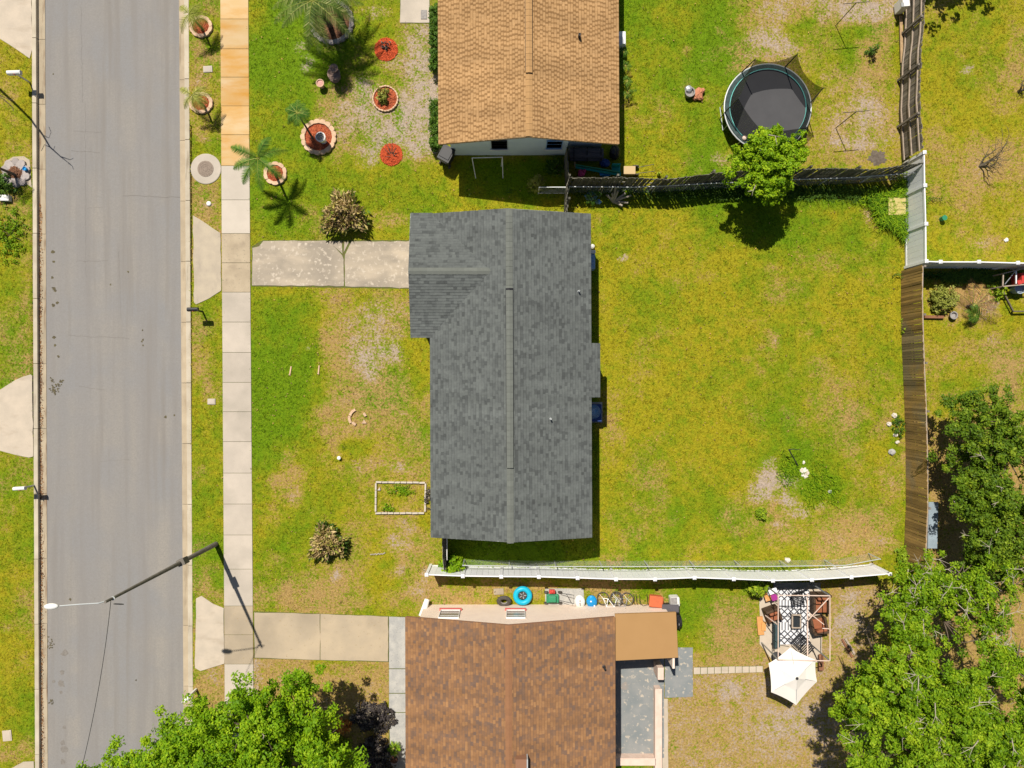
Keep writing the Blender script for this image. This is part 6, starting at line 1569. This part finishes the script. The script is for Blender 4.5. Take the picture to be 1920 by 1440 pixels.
def bush(name, label, px_, py_, r, h, leaf_m, n_clump=40, per=24, size=.07, cr=.18, cat='bush', group=None, z0=.05, up=.5, squash=1.0, stems=5, stem_m='bark'):
    c = P(px_, py_); R = r / PPM; t = thing(name, label, cat, c, group)
    mb = MB()
    for k in range(stems):
        a = random.uniform(0, 6.28); q = R * random.uniform(.3, .7); mb.tube([(c.x + .04 * math.cos(a), c.y + .04 * math.sin(a), 0), (c.x + q * .5 * math.cos(a), c.y + q * .5 * squash * math.sin(a), h * .4), (c.x + q * math.cos(a), c.y + q * squash * math.sin(a), h * .75)], [.022, .016, .008], 5)
    mb.build('stems', M[stem_m], t)
    d = rand_dir(n_clump); d[:, 2] = np.abs(d[:, 2]); rad = (rng.random(n_clump) ** .5)[:, None]
    cen = np.array(c) + d * rad * np.array([R * .85, R * .85 * squash, h * .8]) + np.array([0, 0, z0])
    Vq, rnd = clump_leaves(cen, cr * rng.uniform(.7, 1.3, n_clump), per, size, up)
    leaf_obj('foliage', Vq, M[leaf_m], t, rnd); return t

# -- large trees
tree('shade_tree', 'large bright green tree in the bottom left corner', (470, 1410),
     [(405, 1392, 5.2, 68), (470, 1362, 5.4, 66), (545, 1345, 5.0, 66), (350, 1420, 5.0, 60), (290, 1440, 4.6, 55), (575, 1325, 4.4, 46), (520, 1420, 6.2, 90), (430, 1450, 6.4, 80), (230, 1462, 4.2, 46), (595, 1395, 4.6, 52), (600, 1440, 5.0, 60), (345, 1362, 4.2, 34), (400, 1350, 4.5, 36), (195, 1478, 4.0, 40), (250, 1432, 4.2, 38), (318, 1398, 4.4, 38), (382, 1366, 4.6, 38), (470, 1330, 4.6, 36), (350, 1500, 5.5, 90), (500, 1520, 5.5, 110)],
     1500, .31, 84, .064, 'leaf_bright', trunk_r=.28, twigs=10, lobes=9)
tree('shade_tree', 'large spreading tree filling the bottom right corner', (1700, 1320),
     [(1615, 1292, 5.4, 62), (1590, 1370, 5.4, 62), (1640, 1230, 5.4, 60), (1690, 1290, 6.6, 80), (1660, 1370, 6.6, 85), (1720, 1400, 6.8, 85), (1770, 1330, 6.8, 85), (1820, 1280, 6.2, 80), (1870, 1350, 6.4, 85), (1800, 1420, 6.4, 85), (1900, 1250, 5.8, 70), (1582, 1312, 4.2, 28), (1700, 1220, 5.8, 55), (1645, 1420, 5.4, 60), (1900, 1430, 6, 80), (1720, 1500, 6, 90)],
     1150, .29, 92, .06, 'leaf_oak', trunk_r=.35, twigs=110, lobes=17, spr=1.5)
tree('sparse_tree', 'sparse tree with bare twigs behind the white fence end', (1780, 1120),
     [(1706, 1094, 3.2, 36), (1668, 1126, 3.2, 28), (1738, 1078, 3.2, 34), (1740, 1110, 4.4, 46), (1790, 1085, 4.4, 44), (1700, 1165, 4.2, 44), (1770, 1165, 4.6, 48), (1830, 1110, 4.6, 46), (1870, 1160, 4.6, 54), (1900, 1100, 4.4, 46), (1830, 1200, 4.8, 40), (1646, 1136, 2.8, 20), (1880, 1215, 4.6, 40), (1716, 1066, 2.6, 22)],
     300, .27, 64, .06, 'leaf_oak', trunk_r=.2, twigs=70, fill=.35, lobes=10, spr=1.5)
tree('shade_tree', 'dark green tree behind the brown fence at the right', (1850, 930),
     [(1822, 805, 2.8, 36), (1842, 832, 3.4, 50), (1816, 850, 2.8, 36), (1880, 792, 3.4, 36), (1890, 860, 4.0, 55), (1842, 900, 3.4, 46), (1870, 930, 4.0, 62), (1900, 990, 4.2, 58), (1842, 960, 3.6, 44), (1870, 1030, 3.8, 46), (1836, 1000, 3.0, 30), (1862, 760, 2.8, 16), (1806, 772, 2.4, 20), (1930, 930, 4, 60), (1850, 1065, 3.4, 34), (1815, 1050, 2.6, 22), (1900, 1060, 3.6, 44), (1800, 890, 2.2, 20)],
     760, .28, 72, .064, 'leaf_dark', trunk_r=.26, twigs=35, lobes=11, spr=1.4)
tree('small_tree', 'small round bright green tree between trampoline and back yard', (1392, 350),
     [(1432, 300, 3.3, 52), (1400, 318, 3.0, 36), (1466, 322, 3.0, 38), (1440, 270, 3.2, 30), (1425, 345, 2.8, 34), (1478, 288, 3.1, 26), (1455, 350, 2.8, 28)],
     520, .19, 46, .06, 'leaf_fresh', trunk_r=.09, twigs=4, lobes=5, spr=1.0, fill=.35)
# trees beyond the frame whose shadows fall into it
tree('shade_tree', 'tree beyond the upper right corner shading the dry lawn', (1785, -165),
     [(1800, -215, 4.0, 46), (1850, -205, 4.2, 46), (1830, -185, 3.4, 36), (1880, -215, 3.8, 36)], 200, .34, 30, .12, 'leaf_oak')
o = thing('bare_tree', 'leafless tree beyond the left edge with one long bare limb', 'tree', P(-45, 60))
b = P(-45, 60); mb = MB(); mb.tube([b, b + Vector((.1, 0, 2.0)), b + Vector((.2, -.1, 2.4))], [.14, .1, .08], 8); mb.build('trunk', M['bark'], o)
mb = MB()
def shadow_pt(px_, py_, h):
    g = P(px_, py_); return Vector((g.x - .2407 * h, g.y + .535 * h, h))
lp = [shadow_pt(-26, 146, 2.4), shadow_pt(0, 168, 2.6), shadow_pt(30, 196, 2.8), shadow_pt(60, 226, 3.0), shadow_pt(77, 250, 3.1), shadow_pt(90, 272, 3.2), shadow_pt(110, 290, 3.3), shadow_pt(125, 302, 3.3)]
mb.tube(lp, [.07, .065, .06, .055, .045, .035, .025, .012], 6)
for a, pts in ((4, [(88, 255), (92, 244), (88, 234)]), (5, [(80, 268), (74, 280)]), (5, [(97, 277), (99, 270)]), (6, [(128, 296), (134, 293)]), (7, [(132, 308), (134, 314)]), (3, [(62, 232), (58, 258), (62, 276)])):
    mb.tube([lp[a]] + [shadow_pt(x, y, 3.1) for x, y in pts], [.026] + [.014] * len(pts), 5)
mb.build('limb', M['bark'], o)

# -- palms
def frond(base, az, L, rise, droop, nleaf=22, lw=.03, ll=.34, sweep=.55):
    """leaf quads of one feather frond; returns verts and midrib points"""
    az_d = np.array([math.cos(az), math.sin(az), 0]); side = np.array([-math.sin(az), math.cos(az), 0]); pts = []
    for k in range(nleaf + 1):
        t = k / nleaf; pts.append(np.array(base) + az_d * L * (t * (1 - .12 * t)) + np.array([0, 0, rise * L * t - droop * L * t * t]))
    V = []
    for k in range(2, nleaf + 1):
        t = k / nleaf; l = ll * (math.sin(math.pi * min(1, .12 + t * .86)) ** .6) * random.uniform(.85, 1.1)
        fw = pts[k] - pts[k - 1]; fw = fw / np.linalg.norm(fw)
        for sg in (-1, 1):
            d = side * sg * (1 - .25 * t) + fw * sweep + np.array([0, 0, -.35 + random.uniform(-.15, .15)]); d = d / np.linalg.norm(d)
            wv = fw * lw
            p0 = pts[k]; V += [p0 - wv * .6, p0 + wv * .6, p0 + d * l * .6 + wv * .5, p0 + d * l]
    return V, pts

def palm(label, px_, py_, h, L, n, leaf_m, trunk_r=.08, lean=(0, 0), rise=.45, droop=.75, ll=.34, nleaf=20, lw=.03, trunk=True, azs=None, name='palm_tree'):
    b = P(px_, py_); t = thing(name, label, 'palm', b); tp = Vector((b.x + lean[0], b.y + lean[1], h))
    mb = MB(); mb.tube([b, b.lerp(tp, .5) + Vector((lean[0] * .1, lean[1] * .1, 0)), tp], [trunk_r * 1.3, trunk_r, trunk_r * .9], 9); mb.build('trunk', M['bark'], t)
    for k in range(n):
        az = azs[k] if azs else 2 * math.pi * k / n + random.uniform(-.25, .25)
        V, pts = frond(tp, az, L * random.uniform(.82, 1.1), rise * random.uniform(.4, 1.6), droop * random.uniform(.8, 1.15), nleaf, lw, ll)
        V = np.array(V)
        fo = leaf_obj('frond', V, M[leaf_m], t, np.clip(rng.normal(.55, .22, len(V) // 4), 0, 1))
        mb = MB(); mb.tube([Vector(p) for p in pts[::4]], [.016 - .010 * i / max(1, len(pts[::4]) - 1) for i in range(len(pts[::4]))], 4); mb.build('midrib', M['leaf_olive'], fo)
    return t
palm('tall palm in the stone ringed bed, taller of its pair', 620, 50, 3.1, 2.3, 18, 'leaf_palm_grey', .11, (-.05, -.35), rise=.3, droop=.7, ll=.42, nleaf=38, lw=.04)
palm('shorter palm in the stone ringed bed beside the tall palm', 640, 34, 2.5, 1.8, 11, 'leaf_palm_grey', .09, ll=.36, nleaf=32, lw=.035)
palm('small dark green palm standing in the largest mulch bed', 588, 262, 2.1, .72, 14, 'leaf_palm', .045, (-.2, .55), rise=.3, droop=.6, ll=.26, nleaf=18, lw=.03)
palm('arching palm over the small cream stone ring', 517, 326, 2.5, 1.6, 7, 'leaf_palm', .06, ll=.36, nleaf=34, lw=.035, azs=[.5, 1.1, 2.75, 3.5, 4.2, 4.8, 5.6])
palm('slim young palm in the top verge ring', 381, 56, 1.55, .95, 7, 'leaf_olive', .05, rise=.3, droop=.7, ll=.3, nleaf=20, lw=.03, azs=[.3, -.3, -.8, .9, -1.4, 2.4, -2.2])
palm('slim young palm in the verge ring above the manhole', 385, 201, 1.5, .85, 7, 'leaf_olive', .05, rise=.3, droop=.7, ll=.28, nleaf=20, lw=.03, azs=[.2, -.4, -.9, .8, -1.5, 2.6, -2.4])
palm('low palm in the left roadside mulch bed', 34, 330, 1.9, .85, 8, 'leaf_dead', .06, (-.25, .1), rise=.3, droop=.6, ll=.25, nleaf=14)
palm('small fan leaved palm beside the blue tarp', 1110, 372, .35, .5, 9, 'leaf_palm', .04, rise=.8, droop=.9, ll=.16, nleaf=10, name='palm_plant')
palm('dry orange palm fronds fallen behind the corner fence', 1815, 575, .4, 1.5, 7, 'leaf_dead', .09, rise=.35, droop=.4, ll=.4, nleaf=20, azs=[.35, .75, 1.1, 0.05, -.4, 1.6, 2.4], name='dead_palm')
palm('low green clump palm beside the dry palm fronds', 1818, 592, .35, .55, 12, 'leaf_hedge', .06, rise=.9, droop=1.0, ll=.2, nleaf=12, name='palm_plant')

# -- croton shrubs with dry cream leaves on top
def croton(label, px_, py_, r, h, mix_green):
    c = P(px_, py_); R = r / PPM; t = thing('croton_shrub', label, 'shrub', c)
    mb = MB()
    for k in range(9):
        a = k * .7; mb.tube([(c.x, c.y, 0), (c.x + R * .4 * math.cos(a), c.y + R * .4 * math.sin(a), h * .45), (c.x + R * .75 * math.cos(a), c.y + R * .75 * math.sin(a), h * .8)], [.03, .02, .012], 5)
    mb.build('stems', M['bark'], t)
    for nm, n, zlo, zhi, matl in (('upper_leaves', int(1700 * (1 - mix_green * .4)), .5, 1.05, 'leaf_croton'), ('lower_leaves', int(240 * (1 + mix_green)), .12, .6, 'leaf_croton_green')):
        a = rng.uniform(0, 6.28, n); z = rng.uniform(zlo, zhi, n); q = R * np.sqrt(rng.random(n)) * np.sqrt(np.clip(1.12 - z ** 2, 0.05, 1))
        if nm == 'lower_leaves': q = R * (.5 + .42 * rng.random(n))
        q = q * (1 + .2 * np.sin(3 * a + px_) + .14 * np.sin(7 * a))
        pos = np.stack([c.x + q * np.cos(a), c.y + q * np.sin(a), h * z * (1 + .15 * np.sin(2 * a + 1))], 1)
        out = np.stack([np.cos(a) * q / R, np.sin(a) * q / R, .55 + .3 * rng.random(n)], 1) + rng.normal(0, .35, (n, 3)); U = norm(out)
        Nn = norm(np.cross(U, rand_dir(n)))
        Nn[:, 2] = np.abs(Nn[:, 2])
        Vq = leaf_quads(pos, norm(Nn), .15 * rng.uniform(.7, 1.3, n), .32, .10, U)
        leaf_obj(nm, Vq, M[matl], t)
    return t
croton('large cream leaved croton shrub above the stained driveway', 650, 406, 44, 1.2, .1)
croton('smaller croton shrub with green lower leaves on the front lawn', 618, 1014, 36, .95, .9)

# -- shrubs and smaller plants
for lab, y0, y1 in (('upper clipped hedge along the tan roofed house', 22, 140), ('lower clipped hedge along the tan roofed house', 198, 286)):
    t = thing('hedge', lab, 'hedge', P(813, (y0 + y1) / 2)); n = int((y1 - y0) * 2.2)
    cen = np.stack([np.full(n, 0.) + rng.uniform(PX(810), PX(825), n), rng.uniform(PY(y1), PY(y0), n), rng.uniform(.2, .85, n)], 1)
    Vq, rnd = clump_leaves(cen, np.full(n, .14), 22, .05); leaf_obj('foliage', Vq, M['leaf_hedge'], t, rnd)
    mb = MB()
    for k in range(8): yy_ = y0 + (y1 - y0) * (k + .5) / 8; mb.tube([P(816, yy_), P(814, yy_, .6)], [.03, .015], 5)
    mb.build('stems', M['bark'], t)
    keep_out([(806, y0), (825, y0), (825, y1), (806, y1)])
bush('shrub', 'small dark shrub in the bare red mulch patch', 724, 92, 15, .45, 'leaf_burnt', 14, 12, .05, .1, 'shrub')
bush('shrub', 'leafy green shrub in the thin edged red mulch bed', 720, 183, 19, .8, 'leaf_olive', 26, 16, .06, .14, 'shrub')
o = thing('dead_shrub', 'dead forked shrub in the loose red mulch patch', 'shrub', P(735, 294)); mb = MB(); b = P(735, 294)
for a, L, z in ((1.9, .65, .5), (2.4, .5, .45), (.9, .45, .4), (1.4, .7, .6), (3.5, .3, .3), (0.2, .3, .3)): mb.tube([b, b + Vector((L * .5 * math.cos(a), L * .5 * math.sin(a), z * .6)), b + Vector((L * math.cos(a), L * math.sin(a), z))], [.03, .02, .008], 5)
mb.build('branches', M['bark_dead'], o)
bush('bush', 'olive bush in the shade by the chain link gate', 1004, 347, 20, 1.5, 'leaf_olive', 40, 22, .05, .15, 'bush')
bush('bush', 'small lime green weed at the foot of the olive bush', 1001, 354, 9, .4, 'leaf_lime', 12, 14, .05, .1, 'weed')
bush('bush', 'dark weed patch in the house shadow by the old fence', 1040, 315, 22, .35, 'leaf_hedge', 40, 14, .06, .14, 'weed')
for i, (y, r) in enumerate(((106, 8), (132, 9), (160, 9), (182, 11))):
    palm(['first', 'second', 'third', 'last'][i] + ' leafy plant from the top beside the tan roof eave', 1166 + i * 3, y, .5, r / PPM * 1.5, 7, 'leaf_hedge', .03, rise=.8, droop=.9, ll=.14, nleaf=8, name='border_plant')
bush('bush', 'tall green weed in front of the picket fence', 1170, 360, 13, 1.0, 'leaf_bright', 26, 14, .055, .12, 'weed')
o = thing('cut_stump', 'cut pale branches of a felled shrub below the picket fence', 'stump', P(1150, 378)); mb = MB(); b = P(1150, 378)
for a, L, z in ((2.0, .3, .55), (1.2, .35, .75), (.5, .6, .5), (-.2, .7, .35), (-.6, .5, .3), (2.6, .45, .4), (.2, .8, .6), (1.6, .5, .9)): mb.tube([b, b + Vector((L * .5 * math.cos(a), L * .5 * math.sin(a), z * .6)), b + Vector((L * math.cos(a), L * math.sin(a), z))], [.08, .06, .05], 6)
mb.build('branches', M['bark_pale'], o)
bush('bush', 'climbing green bush on the left end of the white fence', 852, 1055, 26, 1.95, 'leaf_bright', 70, 26, .075, .2, 'bush', squash=.8)
bush('bush', 'yellow green bush in front of the white fence by the beach chair', 1414, 1094, 21, 1.5, 'leaf_lime', 50, 24, .08, .18, 'bush')
bush('bush', 'pale green bush behind the corner fence', 1762, 562, 30, 1.1, 'leaf_olive', 80, 26, .06, .17, 'bush')
bush('bush', 'flat green ground cover below the rusty rack', 1868, 545, 20, .3, 'leaf_lime', 30, 18, .06, .14, 'ground cover', squash=1.4)
bush('bush', 'small bright shrub in the bare back lawn patch', 1427, 962, 13, .5, 'leaf_lime', 22, 20, .055, .13, 'shrub')
bush('bush', 'weedy green clump beside the white rocks', 1682, 800, 13, .3, 'leaf_hedge', 22, 14, .05, .12, 'weed', squash=2.0)
bush('bush', 'weedy clump at the foot of the brown fence, lower end', 1700, 1040, 30, .5, 'leaf_lime', 60, 18, .06, .16, 'weed', squash=.8)
bush('bush', 'green weed tuft climbing the brown fence', 1695, 612, 12, .6, 'leaf_lime', 18, 16, .05, .12, 'weed', squash=1.6)
bush('bush', 'green weeds inside the white edged plot', 752, 917, 36, .14, 'leaf_bright', 70, 9, .035, .11, 'weed', squash=.4)
bush('bush', 'green weed tuft at the lower edge of the white edged plot', 729, 952, 16, .14, 'leaf_bright', 22, 9, .045, .1, 'weed', squash=.5)
bush('bush', 'dark weeds along the wall beside the white edged plot', 803, 930, 8, .4, 'leaf_burnt', 16, 12, .045, .1, 'weed', squash=3.5)
bush('bush', 'small sapling on the upper right dry lawn', 1630, 100, 13, .9, 'leaf_hedge', 16, 14, .05, .14, 'sapling')
bush('bush', 'leafy weed mass on the left verge below the palm bed', 20, 440, 42, .25, 'leaf_oak', 130, 12, .05, .14, 'weed', squash=1.6)
bush('bush', 'dark green weed mass on the left verge beside the palm bed', 10, 350, 30, .5, 'leaf_hedge', 70, 16, .06, .16, 'weed', squash=1.2)
bush('bush', 'yellow green flowering shrub beside the big bottom left tree', 632, 1402, 34, 1.5, 'leaf_lime', 90, 26, .07, .2, 'shrub')
bush('bush', 'copper leaved shrub at the tip of the big bottom left tree', 648, 1357, 15, .9, 'leaf_copper', 26, 18, .07, .13, 'shrub')
bush('shrub', 'charred shrub patch with added black for shadow beside the grey strip path', 700, 1342, 50, .5, 'leaf_burnt', 170, 20, .065, .17, 'shrub', squash=.7)  # black foliage is partly burnt leaves, partly a shadow put into the colour
bush('shrub', 'dark withered shrub patch near the bottom flower pot', 708, 1415, 44, .55, 'leaf_burnt', 150, 18, .07, .17, 'shrub')
o = thing('plant_pot', 'terracotta pot with empty soil at the bottom of the path', 'pot', P(741, 1417)); c = P(741, 1418); mb = MB(); mb.lathe((c.x, c.y, 0), [(.16, 0), (.22, .3), (.25, .36), (.21, .36), (.2, .3)], 18); mb.build('bowl', M['edging_grey'], o); mb = MB(); mb.lathe((c.x, c.y, .28), [(.2, 0), (.19, .03), (.04, .05)], 14); mb.build('soil', M['mulch_brown'], o)
palm('bright green spiky plant in the bottom path pot', 742, 1396, .4, .42, 13, 'leaf_bright', .05, rise=.9, droop=.9, ll=.14, nleaf=8, name='potted_plant')
# the mound's long blades
def blades_patch(name, label, cat, polys_c, n, hgt, wid, matl, kind=None):
    cx, cy, rx, ry = polys_c[:4]; a = rng.uniform(0, 6.28, n); q0 = polys_c[4] if len(polys_c) > 4 else 0.; q = np.sqrt(q0 * q0 + (1 - q0 * q0) * rng.random(n)); q = q * (1 + .3 * np.sin(3 * a + cx) + .2 * np.sin(5 * a + cy)) * rng.uniform(.7, 1.25, n); x = (cx + rx * q * np.cos(a) - 960) / PPM; y = (720 - cy - ry * q * np.sin(a)) / PPM
    az = rng.uniform(0, 6.28, n); L = hgt * rng.uniform(.6, 1.3, n); o = np.stack([x, y, np.zeros(n)], 1)
    d = np.stack([np.cos(az), np.sin(az), np.zeros(n)], 1); s_ = np.stack([-np.sin(az), np.cos(az), np.zeros(n)], 1) * wid; up = np.array([0, 0, 1.])
    m = o + d * (L * .3)[:, None] + up * (L * .75)[:, None]; e = o + d * (L * .85)[:, None] + up * (L * .8)[:, None]
    V = np.stack([o - s_, o + s_, m + s_, m - s_, m - s_, m + s_, e + s_ * .2, e - s_ * .2], 1).reshape(-1, 3); c = P(cx, cy)
    me = np_mesh(name, V - np.array(c), np.arange(8 * n).reshape(2 * n, 4), np.repeat(rng.random(n), 2), matl); return tag(link(name, me, None, c), label, cat, None, kind)
blades_patch('tall_grass', 'ring of tall uncut grass blades around the yellow board', 'tall grass', (1682, 392, 46, 48, .48), 2800, .45, .012, M['leaf_bright'], 'stuff')
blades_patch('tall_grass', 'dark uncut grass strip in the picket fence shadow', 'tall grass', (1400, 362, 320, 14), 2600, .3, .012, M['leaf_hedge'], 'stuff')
blades_patch('tall_grass', 'uncut grass and weeds at the foot of the chain link fence', 'tall grass', (1200, 1064, 330, 4), 1500, .25, .012, M['leaf_lime'], 'stuff')
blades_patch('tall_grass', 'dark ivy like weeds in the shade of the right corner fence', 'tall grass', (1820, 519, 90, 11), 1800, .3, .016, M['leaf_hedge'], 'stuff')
blades_patch('tall_grass', 'uncut green weeds in the weedy back lawn patch', 'tall grass', (1540, 915, 34, 40), 420, .2, .012, M['leaf_bright'], 'stuff')
blades_patch('tall_grass', 'uncut green weeds around the bare pipe in the back lawn', 'tall grass', (1478, 885, 22, 26), 260, .2, .012, M['leaf_bright'], 'stuff')
# dead bushes on the dry lawn
def dead_bush(label, px_, py_, R, n):
    b = P(px_, py_); o = thing('dead_bush', label, 'bush', b); mb = MB(); r = random.Random(px_)
    def grow(p, d, L, rad, lev):
        q = p + d * L * .5 + Vector((r.gauss(0, .06), r.gauss(0, .06), r.gauss(0, .03))); e = p + d * L
        mb.tube([p, q, e], [rad, rad * .8, rad * .55], 5)
        if lev:
            for k in range(r.choice((2, 2, 3))):
                nd = (d + Vector((r.gauss(0, .55), r.gauss(0, .55), r.gauss(.05, .3)))).normalized(); grow(e if k else q, nd, L * r.uniform(.55, .9), rad * .55, lev - 1)
    for k in range(n): grow(b, Vector((r.gauss(.15, .3), r.gauss(.1, .3), .8)).normalized(), R * r.uniform(.3, .5), .045, 3)
    mb.build('branches', M['bark_dead'], o); return o
dead_bush('leafless grey bush on the dry lawn right of the grey fence', 1836, 312, 1.7, 4)
dead_bush('leafless twig bush at the right edge above the corner fence', 1908, 172, 1.1, 2)

# ------------------------------------------------------------------ lawn grass blades
def in_poly(px_, py_, poly):
    c = np.zeros(len(px_), bool); n = len(poly); j = n - 1
    for i in range(n):
        xi, yi = poly[i]; xj, yj = poly[j]
        c ^= ((yi > py_) != (yj > py_)) & (px_ < (xj - xi) * (py_ - yi) / ((yj - yi) if yj != yi else 1e-9) + xi); j = i
    return c
NT = 260000
gx = rng.uniform(-26.3, 26.3, NT); gy = rng.uniform(-19.9, 19.9, NT)
gpx, gpy = 960 + gx * PPM, 720 - gy * PPM
ok = np.ones(NT, bool)
tpx, tpy = gpx + rng.normal(0, 1.5, NT), gpy + rng.normal(0, 1.5, NT)
for poly in KEEP_OUT: ok &= ~in_poly(tpx, tpy, poly)
gx, gy = gx[ok], gy[ok]
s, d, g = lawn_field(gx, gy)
ok = rng.random(len(gx)) > np.clip(s * 1.1 + d * .25, 0, .92)
gx, gy, s, d, g = gx[ok], gy[ok], s[ok], d[ok], g[ok]
n = len(gx); L = rng.uniform(.05, .11, n) * (1.15 - .35 * d); V = []
o = np.stack([gx, gy, np.full(n, -.01)], 1)
for k in range(3):
    az = rng.uniform(0, 6.28, n); dr = np.stack([np.cos(az), np.sin(az), np.zeros(n)], 1); sd = np.stack([-np.sin(az), np.cos(az), np.zeros(n)], 1) * rng.uniform(.008, .016, n)[:, None]
    ll = (L * rng.uniform(.7, 1.2, n))[:, None]
    V += [o - sd, o + sd, o + dr * ll + np.array([0, 0, 1]) * ll * rng.uniform(.3, .8, n)[:, None]]
V = np.stack(V, 1).reshape(-1, 3)
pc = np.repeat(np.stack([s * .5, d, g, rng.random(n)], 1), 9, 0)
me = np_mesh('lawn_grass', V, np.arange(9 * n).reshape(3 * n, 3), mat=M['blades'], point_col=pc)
tag(link('lawn_grass', me), 'short mown grass growing over the lawns and verges', 'grass', None, 'stuff')

# fallen leaves and straw flecks scattered over the yards
n = 2600
lx, ly = rng.uniform(366, 1700, n), rng.uniform(0, 1440, n)
okl = np.ones(n, bool)
for poly in KEEP_OUT: okl &= ~in_poly(lx, ly, poly)
flat_leaves('fallen_leaves', lx[okl], ly[okl], 0.06, 0.04, M['leaf_dead'], kind='stuff', label='dry fallen leaves and straw scattered over the lawns', cat='leaf litter')
